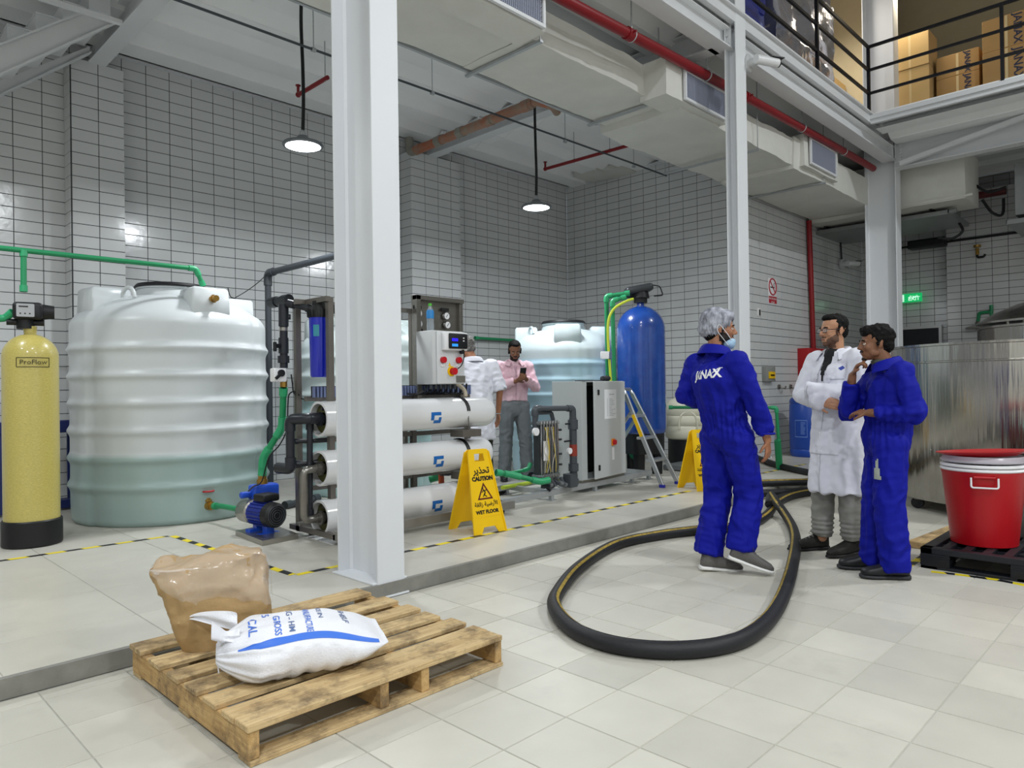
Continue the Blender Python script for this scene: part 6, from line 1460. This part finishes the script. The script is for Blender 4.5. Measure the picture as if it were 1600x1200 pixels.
def stick(garment,root,body,size,mat,c,yaw,name='lettering',sx=1,sy=1,off=.003,lift=None,mesh=None,rollz=0,cyl=None,xo=0):
    "press lettering or a patch on a garment: c = point outside the garment (root space), yaw = direction it is pressed"
    if mesh is None:
        cu=bpy.data.curves.new('t','FONT'); cu.body=body; cu.size=size; cu.align_x='CENTER'; cu.align_y='CENTER'; cu.offset=size*.035; cu.shear=.12
        o=bpy.data.objects.new('t',cu); COL.objects.link(o)
        me=bpy.data.meshes.new_from_object(o.evaluated_get(bpy.context.evaluated_depsgraph_get())); bpy.data.objects.remove(o)
        bm=bmesh.new(); bm.from_mesh(me); bmesh.ops.triangulate(bm,faces=bm.faces)
        for _ in range(2): bmesh.ops.subdivide_edges(bm,edges=[e for e in bm.edges if e.calc_length()>size*.18],cuts=1)
        bm.to_mesh(me); bm.free()
    else: me=mesh
    gm=garment.data; tree=BVHTree.FromPolygons([v.co[:] for v in gm.vertices],[p.vertices[:] for p in gm.polygons])
    d=Vector((math.cos(yaw),math.sin(yaw),0)); x=Vector((d.y,-d.x,0)); c=Vector(c)
    for v in me.vertices:
        a,b=v.co.x*sx+xo,v.co.y*sy; a,b=a*math.cos(rollz)-b*math.sin(rollz),a*math.sin(rollz)+b*math.cos(rollz)
        p=c+x*a+EZ*b; dd=d
        if cyl: g=yaw+PI+a/cyl[2]; dd=-Vector((math.cos(g),math.sin(g),0)); p=Vector((cyl[0],cyl[1],c.z+b))-dd*.6
        h=tree.ray_cast(p,dd)
        if h[0]: v.co=h[0]-dd*off
        else: v.co=Vector((9e3,0,0))
    bm=bmesh.new(); bm.from_mesh(me); bmesh.ops.delete(bm,geom=[v for v in bm.verts if v.co.x>1e3],context='VERTS')
    bmesh.ops.delete(bm,geom=[e for e in bm.edges if e.is_valid and e.calc_length()>.06],context='EDGES'); bm.to_mesh(me); bm.free()
    me.materials.clear(); me.materials.append(mat); q=bpy.data.objects.new(name,me); COL.objects.link(q); q.parent=garment; return q
def gridmesh(w,h,nx=10,ny=10,poly=None):
    m=MB(); V=[((i/nx-.5)*w,(j/ny-.5)*h,0) for j in range(ny+1) for i in range(nx+1)]
    F=[(j*(nx+1)+i,j*(nx+1)+i+1,(j+1)*(nx+1)+i+1,(j+1)*(nx+1)+i) for j in range(ny) for i in range(nx)]
    if poly: F=[f for f in F if poly(sum(V[i][0] for i in f)/4,sum(V[i][1] for i in f)/4)]
    me=bpy.data.meshes.new('patch'); me.from_pydata(V,[],F); return me
def body(root,P,skin,H,fingers=True,k=1,vox=.0062):
    m=MB(); Y=(0,1,0)
    cap(m,P['pel'],P['waist'],(.135,.095),(.115,.085),Y); cap(m,P['waist'],P['chest'],(.115,.085),(.14,.095),Y)
    nb=Vector(P['neck']); hb=H@Vector((-.022,0,-.055)); cap(m,nb-(hb-nb).normalized()*.03,hb,.056*k,.052*k)
    for s in 'LR':
        cap(m,P['chest'],P['sh'+s],(.07,.07),(.05,.05)); cap(m,P['sh'+s],P['el'+s],.048*k,.038*k); cap(m,P['el'+s],P['wr'+s],.038*k,.026*k)
        cap(m,P['pel'],P['hip'+s],.08,.075); cap(m,P['hip'+s],P['kn'+s],.078*k,.052*k); cap(m,P['kn'+s],P['an'+s],.050*k,.036*k)
        hd,hn,cu=P['hand'+s]
        hand(m,P['wr'+s],hd,hn,cu,P.get('th'+s,1 if s=='L' else -1),k=k)
    head_shapes(m,H)
    return fuse(m,'body',skin,root,vox,2)
def blobs(root,H,lst,name,mat,vox=.006,disp=None,parent=None,caps=()):
    m=MB()
    for c,r in lst: ell(m,c,r,H)
    for a,b,r in caps: cap(m,H@Vector(a),H@Vector(b),r)
    return fuse(m,name,mat,parent or root,vox,2,disp)
def hairf(p,n): return .004*noise.noise(p*55)+.003*noise.noise(Vector((p.x*90,p.y*90,p.z*30)))
def coverall(root,P,mat,seed,waist=1.0,k=1,legr=(.115,.098,.098),hemz=None,disp=None):
    m=MB(); Y=P.get('side',(0,1,0)); 
    cap(m,P['pel'],P['waist'],(.168,.135),(.158,.125),Y); cap(m,P['waist'],P['chest'],(.163,.130),(.190,.140),Y)
    cap(m,Vector(P['chest']),Vector(P['neck'])-Vector((0,0,.03)),(.172,.115),(.080,.070),Y)
    for s in 'LR':
        cap(m,Vector(P['chest'])+Vector((0,0,.07)),P['sh'+s],.085,.068); cap(m,P['sh'+s],P['el'+s],.073*k,.060*k); cap(m,P['el'+s],P['cu'+s],.061*k,.050*k,flat=(0,1))
        cap(m,P['pel'],P['hip'+s],.118,.108); cap(m,P['hip'+s],P['kn'+s],legr[0]*k,legr[1]*k); cap(m,P['kn'+s],P['hem'+s],legr[1]*k,legr[2]*k,flat=(0,1))
    return fuse(m,'coverall',mat,root,.0095,4,disp or folds(.0085,12,5,seed,waist))
def collar(root,P,mat,r=.078,h=.05,fwd=(1,0,0),open_=.5,parent=None,tilt=.02):
    "stand collar folded over, open at the front"
    c=Vector(P['neck']); f=math.atan2(fwd[1],fwd[0]); V=[];F=[]; n=36
    prof=[(r-.012,-.02),(r-.010,h*.6),(r-.002,h),(r+.010,h*.9),(r+.030,h*.1),(r+.042,-.02)]
    for i in range(n+1):
        a=f+open_+(2*PI-2*open_)*i/n; q=abs((i/n)-.5)*2
        for pr,pz in prof:
            V.append(c+Vector((math.cos(a)*pr*1.02,math.sin(a)*pr*1.12,pz-(.045*q**2)+(.0))))
    k=len(prof)
    for i in range(n):
        for j in range(k-1): F.append((i*k+j,i*k+j+1,(i+1)*k+j+1,(i+1)*k+j))
    o=MB().add(V,F).build('collar',mat,parent or root,world=False,ang=80); md=o.modifiers.new('t','SOLIDIFY'); md.thickness=.005; md.offset=0
    md=o.modifiers.new('s','SUBSURF'); md.levels=md.render_levels=1; return o
# ---------------------------------------------------------------- man in blue coverall with hair net, seen from behind
def Vz(*a): return tuple(a)
A=thing('person','man in blue coverall and white hair net seen from behind, blue mask under his chin','person',(4.42,2.33,0),R(-20))
PA=dict(pel=(0,0,.93),waist=(-.03,0,1.07),chest=(-.085,0,1.28),neck=(-.085,0,1.475),
 shL=(-.095,.185,1.395),shR=(-.075,-.185,1.395),elL=(-.14,.26,1.17),elR=(.02,-.25,1.13),wrL=(.03,.16,1.12),wrR=(.115,-.245,.885),
 cuL=(.0,.175,1.125),cuR=(.098,-.247,.93),hipL=(0,.095,.90),hipR=(0,-.095,.90),knL=(.0,.10,.50),knR=(.10,-.09,.50),anL=(-.11,.09,.10),anR=(.0,-.10,.15),
 hemL=(-.10,.09,.105),hemR=(.008,-.10,.155),handL=((1,-.6,.1),(.1,.2,1),.6),handR=((.10,.02,-1),(.35,-1,0),.55))
PA['thL']=1; PA['thR']=-1
HA=headM((-.085+.03,-.01,1.62),R(-38),R(4),k=1.0)
bA=body(A,PA,M_skin1,HA); head_parts(bA,HA)
cA=coverall(A,PA,M_blu,3.1,1.0,1.02,(.108,.090,.092))
collar(A,PA,M_blu,.075,.045,(math.cos(R(0)),0,0),.6)
blobs(A,HA,[((-.030,0,.038),(.096,.084,.086)),((-.055,0,-.02),(.060,.070,.07))],'hair',M_hair,disp=hairf)
nt_=MB(); ell(nt_,(-.032,0,.045),(.108,.094,.100),HA); ell(nt_,(-.062,0,.0),(.080,.085,.075),HA); ell(nt_,(.02,0,.085),(.07,.07,.045),HA); ell(nt_,(.055,0,.075),(.028,.055,.018),HA)
fuse(nt_,'hair_net',M_net,A,.008,2,lambda p,n:.006*noise.noise(Vector((p.x*38,p.y*38,p.z*38)))+.003*math.sin(math.atan2(p.y,p.x+.05)*44))
MB().tube([HA@Vector((.066*math.cos(q)+.0-.012,.096*math.sin(q)*.86,.045-.055*(1-math.cos(q))*.6)) for q in [2*PI*i/40 for i in range(40)]],.006,8,closed=True).build('net_band',M_net,A,world=False) if 0 else None
paint(bA,HA,M_beard)
mk=blobs(A,HA,[((.060,0,-.098),(.045,.054,.040)),((.078,0,-.085),(.028,.045,.030))],'face_mask',M_mask)
for s in (-1,1):
    MB().tube(catmull([HA@Vector((.075,s*.045,-.075)),HA@Vector((.03,s*.072,-.02)),HA@Vector((-.012,s*.090,.02)),HA@Vector((-.02,s*.088,-.02)),HA@Vector((.02,s*.068,-.07)),HA@Vector((.055,s*.052,-.11))],5),.0022,5).build('mask_strap',M_lab,mk,world=False)
stick(cA,A,'JANAX',.078,M_lab,(-.6,.02,1.31),0,sx=1.02,rollz=R(4),cyl=(-.085,.0,.175),xo=.055)
me=gridmesh(.11,.05,22,10,lambda x,y:abs(y-.018+ (x/.055-1)**2*.012*1.2)<.0045-(abs(x)/.055)*.001 and x>-.04); stick(cA,A,None,.1,M_lab,(-.6,-.10,1.342),0,name='emblem_stroke',mesh=me,cyl=(-.085,.0,.175),xo=.15,sx=.85,sy=.9)
for s,(e) in (('R',1),): 
    w_=Vector(PA['cuR']); MB().tube([w_+Vector((.054*math.cos(q)*1.0,.054*math.sin(q),.0)) for q in [2*PI*i/24 for i in range(24)]],.007,8,closed=True).build('cuff',M_blu,cA,world=False)
    rg=Vector(PA['wrR'])+Vector((.005,-.018,-.115))
MB().tube([Vector(PA['wrR'])+Vector((.028,-.002,-.112))+Vector((.0105*math.cos(q),.0105*math.sin(q),.002*math.sin(q))) for q in [2*PI*i/16 for i in range(16)]],.0025,6,closed=True).build('ring',M_chrome,bA,world=False)
shoe(A,(-.165,.085,.012),R(-22),R(6),pbr('shoe_grey','5f5d5b',.6,bump=.4,bs=90),pbr('sole_white','e4e4e2',.5),laces=M_dark)
shoe(A,(-.075,-.085,.105),R(-34),R(19),MATS['shoe_grey'],MATS['sole_white'],laces=pbr('laces_dark','303030',.6))
# ---------------------------------------------------------------- man in white coat, arms crossed
B=thing('person','man in long white coat and glasses standing with crossed arms','person',(5.43,1.98,0),R(160)); B.scale=(1.02,1.02,1.03)
kB=.985
PB=dict(pel=(0,0,.91),waist=(-.005,0,1.05),chest=(.0,0,1.25),neck=(.005,0,1.435),
 shL=(0,.18,1.375),shR=(0,-.18,1.375),elL=(.07,.235,1.12),elR=(.09,-.235,1.13),wrL=(.235,.0,1.165),wrR=(.245,.05,1.085),
 cuL=(.262,-.045,1.166),cuR=(.262,.085,1.08),hipL=(0,.09,.88),hipR=(0,-.09,.88),knL=(.01,.10,.48),knR=(.05,-.09,.48),anL=(-.015,.10,.10),anR=(.06,-.10,.10),
 hemL=(-.01,.10,.115),hemR=(.06,-.10,.115),handL=((-.35,-1,.0),(1,-.3,.3),.5),handR=((-.3,1,-.15),(1,.2,.2),.5))
HB=headM((.03,0,1.585),R(-12),R(2),k=.99)
bB=body(B,PB,M_skin2,HB); head_parts(bB,HB)
blobs(B,HB,[((-.030,0,.045),(.090,.079,.080)),((.018,0,.092),(.062,.058,.028)),((-.06,0,-.005),(.052,.066,.060))],'hair',M_hair,disp=hairf,caps=[((.0,.074,.03),(.006,.074,-.0),.010),((.0,-.074,.03),(.006,-.074,-.0),.010)])
paint(bB,HB,pbr('stubble','5f4435',.7))
gl=MB()
for s in (-1,1):
    c=HB@Vector((.094,s*.031,.002)); X_=(HB.to_3x3()@Vector((0,1,0))).normalized(); Z_=(HB.to_3x3()@Vector((0,0,1))).normalized()
    gl.tube([c+X_*.024*math.copysign(abs(math.cos(q))**.6,math.cos(q))+Z_*.015*math.copysign(abs(math.sin(q))**.6,math.sin(q)) for q in [2*PI*i/24 for i in range(24)]],.0022,6,closed=True)
    gl.tube([HB@Vector((.092,s*.055,.006)),HB@Vector((.06,s*.078,.006)),HB@Vector((.0,s*.082,.004))],.0025,6)
gl.tube([HB@Vector((.095,-.008,.004)),HB@Vector((.099,0,.007)),HB@Vector((.095,.008,.004))],.002,6)
go=gl.build('glasses',pbr('glasses_frame','2a1612',.3),B,world=False)
for s in (-1,1):
    c=HB@Vector((.094,s*.031,.002)); m=MB(); X_=(HB.to_3x3()@Vector((0,1,0))).normalized(); Z_=(HB.to_3x3()@Vector((0,0,1))).normalized()
    m.add([c+X_*.023*math.copysign(abs(math.cos(q))**.6,math.cos(q))+Z_*.014*math.copysign(abs(math.sin(q))**.6,math.sin(q)) for q in [2*PI*i/20 for i in range(20)]],[tuple(range(20))]); m.build('lens',pbr('lens','ffffff',.05,alpha=.18,spec=1),go,world=False)
# trousers
m=MB()
cap(m,PB['pel'],PB['waist'],(.15,.11),(.14,.11),(0,1,0))
for s in 'LR':
    cap(m,PB['hip'+s],PB['kn'+s],.095,.078); cap(m,PB['kn'+s],PB['hem'+s],.078,.070,flat=(0,1))
fuse(m,'trousers',M_gtr,B,.0105,4,lambda p,n:.008*(1-2*abs(noise.noise(Vector((p.x*10,p.y*10,p.z*16)))))+(.006*math.sin(p.z*190) if p.z<.24 else 0))
def coatmesh(P,skirt,seed,sleeve,openf=True,sr=(.076,.062,.055)):
    m=MB(); Y=(0,1,0)
    cap(m,P['waist'],P['chest'],(.178,.135),(.200,.140),Y); cap(m,Vector(P['chest']),Vector(P['neck'])-Vector((0,0,.03)),(.175,.115),(.085,.070),Y)
    pts=[Vector(P['waist'])]+[Vector(q) for q in skirt[0]]; rs=[(.178,.135)]+skirt[1]
    for i in range(len(pts)-1): cap(m,pts[i],pts[i+1],rs[i],rs[i+1],Y,28,flat=(0,1) if i==len(pts)-2 else (0,0))
    for s in 'LR':
        cap(m,Vector(P['chest'])+Vector((0,0,.07)),P['sh'+s],.085,.076); cap(m,P['sh'+s],P['el'+s],sr[0],sr[1],flat=(0,1 if sleeve=='short' else 0))
        if sleeve!='short': cap(m,P['el'+s],P['cu'+s],sr[1],sr[2],flat=(0,1))
    return m
m=coatmesh(PB,([(0,0,.86),(.0,0,.44)],[(.188,.155),(.215,.185)]),1,'long')
def coatfold(p,n):
    d=.008*(1-2*abs(noise.noise(Vector((p.x*13,p.y*13,p.z*4)))))+.004*noise.noise(p*30)
    if p.z<.95 and p.x<.20: 
        a=math.atan2(p.y,p.x); d+=.010*math.sin(a*9+p.z*2)*min(1,(.95-p.z)/.3)
    return d
cB=fuse(m,'coat',M_coat,B,.0105,4,coatfold)
collar(B,PB,M_coat,.082,.042,(1,0,0),.75)
me=gridmesh(.13,.26,16,24,lambda x,y:abs(x)<.052*(y+.13)/.26+.002); stick(cB,B,None,.1,M_dark,(.6,0,1.345),PI,name='shirt_front',mesh=me,off=.004)
for s in (-1,1):
    me=gridmesh(.07,.24,8,20,lambda x,y:x*s>-.03+(.0) and abs(x*s)<.034*(1-abs(y)/.13)+.004); stick(cB,B,None,.1,M_coat,(.6,-s*.062 if 0 else s*.058,1.34),PI,name='lapel',mesh=me,off=.008)
me=gridmesh(.006,.75,1,60); stick(cB,B,None,.1,pbr('seam_grey','b4b5bf',.7),(.6,.0,.82),PI,name='front_seam',mesh=me,off=.002)
me=gridmesh(.10,.12,10,10,lambda x,y:max(abs(x)-.044,abs(y)-.054)>0 or True); stick(cB,B,None,.1,M_coat,(.6,.10,1.30),PI,name='breast_pocket',mesh=me,off=.006)
stick(cB,B,'JANAX',.020,pbr('logo_navy','2a3f9a',.6),(.6,.115,1.345),PI)
me=gridmesh(.03,.03,6,6,lambda x,y:abs(x)+abs(y)<.02); stick(cB,B,None,.1,MATS['logo_navy'],(.6,.125,1.315),PI,name='emblem',mesh=me,off=.008)
for s in (1,-1):
    me=gridmesh(.15,.17,12,12); stick(cB,B,None,.1,M_coat,(.45,s*.30,.80),PI+s*R(42),name='side_pocket',mesh=me,off=.007)
for z in (1.02,.86,.70): 
    me=gridmesh(.014,.014,3,3); stick(cB,B,None,.1,pbr('button_white','f2f2f4',.3),(.6,-.012,z),PI,name='button',mesh=me,off=.006)
M_bt=pbr('boot_black','15140f',.75,bump=.5,bs=80); M_bs=pbr('boot_sole','0b0b0b',.6)
shoe(B,(-.075,.10,0.001),R(-2),0,M_bt,M_bs,True,.30,laces=M_dark); shoe(B,(-.005,-.11,0.001),R(-18),0,M_bt,M_bs,True,.30,laces=pbr('laces_light','9a9a94',.6))
# ---------------------------------------------------------------- man in blue coverall, hand at chin
C_=thing('person','man in blue coverall with one hand at his chin, standing beside the steel tank','person',(5.00,1.52,0),R(124)); C_.scale=(1.02,1.02,1.025)
PC=dict(pel=(0,0,.86),waist=(-.02,0,.98),chest=(-.035,0,1.16),neck=(.0,0,1.335),
 shL=(-.045,.175,1.275),shR=(-.02,-.175,1.275),elL=(-.10,.235,1.03),elR=(.19,-.13,1.03),wrL=(.13,.12,1.03),wrR=(.185,-.03,1.262),
 cuL=(.10,.135,1.03),cuR=(.188,-.05,1.215),hipL=(0,.09,.83),hipR=(0,-.09,.83),knL=(.015,.095,.45),knR=(.035,-.085,.45),anL=(-.02,.10,.09),anR=(.05,-.10,.09),
 hemL=(-.015,.10,.05),hemR=(.05,-.10,.05),handL=((.6,-.75,.05),(.3,.3,1),.6),handR=((-.30,.25,.75),(.8,-.3,.4),1.3))
HC=headM((.055,0,1.465),R(2),R(3),k=.96)
bC=body(C_,PC,M_skin3,HC,k=.97); head_parts(bC,HC)
blobs(C_,HC,[((-.030,0,.045),(.098,.085,.086)),((.03,0,.092),(.062,.060,.030)),((.062,0,.070),(.026,.052,.018)),((-.06,0,-.01),(.056,.070,.066))],'hair',M_hair,disp=lambda p,n:.008*noise.noise(p*40)+.004*noise.noise(p*90),caps=[((-.005,.076,.03),(.004,.076,-.012),.012),((-.005,-.076,.03),(.004,-.076,-.012),.012)])
blobs(C_,HC,[],'moustache',M_beard,vox=.003,parent=bC,caps=[((.088,-.022,-.050),(.091,.0,-.046),.0055),((.088,.022,-.050),(.091,.0,-.046),.0055)])
blobs(C_,HC,[((.072,0,-.098),(.020,.022,.014))],'beard',M_beard,vox=.004,parent=bC)
cC=coverall(C_,PC,M_blu,8.3,.96,.98,(.106,.090,.088))
collar(C_,PC,M_blu,.078,.05,(1,0,0),.55)
stick(cC,C_,'JANAX',.085,M_lab,(-.6,.0,1.20),0,sx=.95,cyl=(-.035,0,.175))
MB().tube([Vector(PC['neck'])+Vector((.064*math.cos(q),.070*math.sin(q),.012)) for q in [2*PI*i/24 for i in range(24)]],.016,8,closed=True).build('shirt_neck',pbr('olive_shirt','4a5048',.8),C_,world=False)
ms_=MB(); 
shoe(C_,(-.085,.10,0.001),R(0),0,pbr('shoe_black','14151a',.45),pbr('shoe_sole_dark','2b2c30',.6),L_=.275); shoe(C_,(-.01,-.11,0.001),R(-4),0,MATS['shoe_black'],MATS['shoe_sole_dark'],L_=.275)
me=gridmesh(.045,.14,6,12,lambda x,y:abs(x)<.022*(1-(y+.07)/.14*1.0)+.001); stick(cC,C_,None,.1,pbr('phone_sheet','a9b0a6',.4),(.20,.55,.69),-PI/2+R(-14),name='pocket_paper',mesh=me,off=.006)
# ---------------------------------------------------------------- grey-haired man in white short-sleeved coat, back view
D=thing('person','grey-haired man in white short-sleeved coat, back turned, behind the membrane tubes','person',(5.17,5.62,ZP),R(66))
PD=dict(pel=(-.03,0,.93),waist=(.0,0,1.07),chest=(.06,.0,1.28),neck=(.12,.0,1.47),
 shL=(.06,.19,1.40),shR=(.05,-.19,1.395),elL=(.20,.24,1.18),elR=(.0,-.27,1.13),wrL=(.36,.14,1.16),wrR=(.06,-.27,.88),
 cuL=(.2,.2,1.1),cuR=(0,-.2,1.1),hipL=(-.03,.095,.90),hipR=(-.03,-.095,.90),knL=(.0,.10,.49),knR=(.02,-.10,.49),anL=(-.03,.10,.09),anR=(-.03,-.10,.09),
 hemL=(-.03,.10,.06),hemR=(-.03,-.10,.06),handL=((1,-.2,0),(0,.2,1),.5),handR=((.12,.0,-1),(.2,-1,0),.45))
HD=headM((.20,.04,1.60),R(28),R(22))
bD=body(D,PD,M_skin1,HD,vox=.008); head_parts(bD,HD,brow=M_grey)
blobs(D,HD,[((-.030,0,.040),(.098,.084,.086)),((-.05,0,-.02),(.062,.072,.060)),((.03,0,.085),(.06,.055,.03))],'hair',M_grey,disp=lambda p,n:.006*noise.noise(p*60))
PD2=dict(PD); m=coatmesh(PD2,([(-.03,0,.88),(-.02,0,.62)],[(.180,.145),(.20,.165)]),2,'short',sr=(.085,.085,.07))
cD=fuse(m,'coat',M_coat,D,.011,4,folds(.010,11,4,4.4)); collar(D,PD,M_coat,.080,.035,(1,0,0),.6)
m=MB(); cap(m,PD['pel'],PD['waist'],(.15,.11),(.14,.11),(0,1,0))
for s in 'LR': cap(m,PD['hip'+s],PD['kn'+s],.092,.078); cap(m,PD['kn'+s],PD['hem'+s],.078,.078,flat=(0,1))
fuse(m,'trousers',pbr('olive_trousers','2b2b20',.8),D,.012,4,folds(.007,12,9,1.1))
shoe(D,(-.09,.10,0.001),R(6),0,pbr('shoe_dark','1f1d1a',.6),MATS['boot_sole']); shoe(D,(-.09,-.11,0.001),R(-50),0,MATS['shoe_dark'],MATS['boot_sole'])
w_=Vector(PD['wrR']); MB().tube([w_+Vector((.030*math.cos(q),.030*math.sin(q),.0)) for q in [2*PI*i/20 for i in range(20)]],.006,6,closed=True).build('watch',M_chrome,bD,world=False)
# ---------------------------------------------------------------- man in pink shirt looking at his phone
E_=thing('person','bearded man in pink shirt and grey trousers looking down at a phone','person',(6.42,6.28,ZP),R(238))
PE=dict(pel=(0,0,.95),waist=(-.01,0,1.08),chest=(.0,0,1.30),neck=(.03,0,1.485),
 shL=(.0,.19,1.425),shR=(.0,-.19,1.425),elL=(.06,.27,1.16),elR=(.08,-.24,1.17),wrL=(.24,.09,1.27),wrR=(.24,-.02,1.24),
 cuL=(.215,.11,1.26),cuR=(.215,-.045,1.235),hipL=(0,.095,.92),hipR=(0,-.095,.92),knL=(.01,.14,.50),knR=(.01,-.11,.50),anL=(-.02,.17,.09),anR=(-.03,-.13,.09),
 hemL=(-.02,.17,.045),hemR=(-.03,-.13,.045),handL=((.75,-.35,.25),(.2,.6,-.7),.6),handR=((.75,.35,.25),(.2,-.6,-.7),.6))
HE=headM((.085,0,1.62),R(-6),R(24))
bE=body(E_,PE,M_skin3,HE,vox=.008); head_parts(bE,HE)
blobs(E_,HE,[((-.030,0,.045),(.094,.080,.083)),((.015,0,.092),(.060,.058,.030)),((-.06,0,-.01),(.052,.066,.060))],'hair',M_hair,disp=hairf,caps=[((-.005,.075,.03),(.006,.075,-.03),.010),((-.005,-.075,.03),(.006,-.075,-.03),.010)])
paint(bE,HE,M_beard)
m=coatmesh(PE,([(0,0,.985)],[(.168,.125)]),3,'long',sr=(.070,.060,.050))
cE=fuse(m,'shirt',M_pink,E_,.011,4,folds(.008,12,5,6.2)); collar(E_,PE,M_pink,.078,.035,(1,0,0),.6)
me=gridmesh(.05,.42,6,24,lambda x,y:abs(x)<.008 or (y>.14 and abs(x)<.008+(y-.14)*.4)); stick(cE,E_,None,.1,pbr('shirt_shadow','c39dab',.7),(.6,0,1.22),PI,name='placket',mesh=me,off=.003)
m=MB(); cap(m,(0,0,.90),(0,0,.99),(.162,.120),(.158,.115),(0,1,0),flat=(0,1))
for s in 'LR': cap(m,PE['pel'],PE['hip'+s],.115,.105); cap(m,PE['hip'+s],PE['kn'+s],.102,.084); cap(m,PE['kn'+s],PE['hem'+s],.084,.080,flat=(0,1))
fuse(m,'trousers',M_gtr2,E_,.012,4,folds(.007,12,8,2.1))
shoe(E_,(-.08,.17,0.001),R(10),0,MATS['shoe_black'],MATS['shoe_sole_dark']); shoe(E_,(-.09,-.13,0.001),R(-10),0,MATS['shoe_black'],MATS['shoe_sole_dark'])
Mp=WM(E_)@Matrix.Translation((.335,.035,1.335))@Matrix.Rotation(R(-58),4,'Y')@Matrix.Rotation(R(90),4,'X')
ph=MB().rb(-.075,.075,-.005,.005,-.038,.038,.004,2,Mp).build('mobile_phone',M_bkp,bevel=.001); tag(ph,'dark mobile phone held by the man in the pink shirt','phone')
MB().rb(-.068,.068,.005,.0056,-.034,.034,.003,2,Mp).build('screen',pbr('phone_screen','20283a',.1,emit='9fb4d8',es=.5),ph)
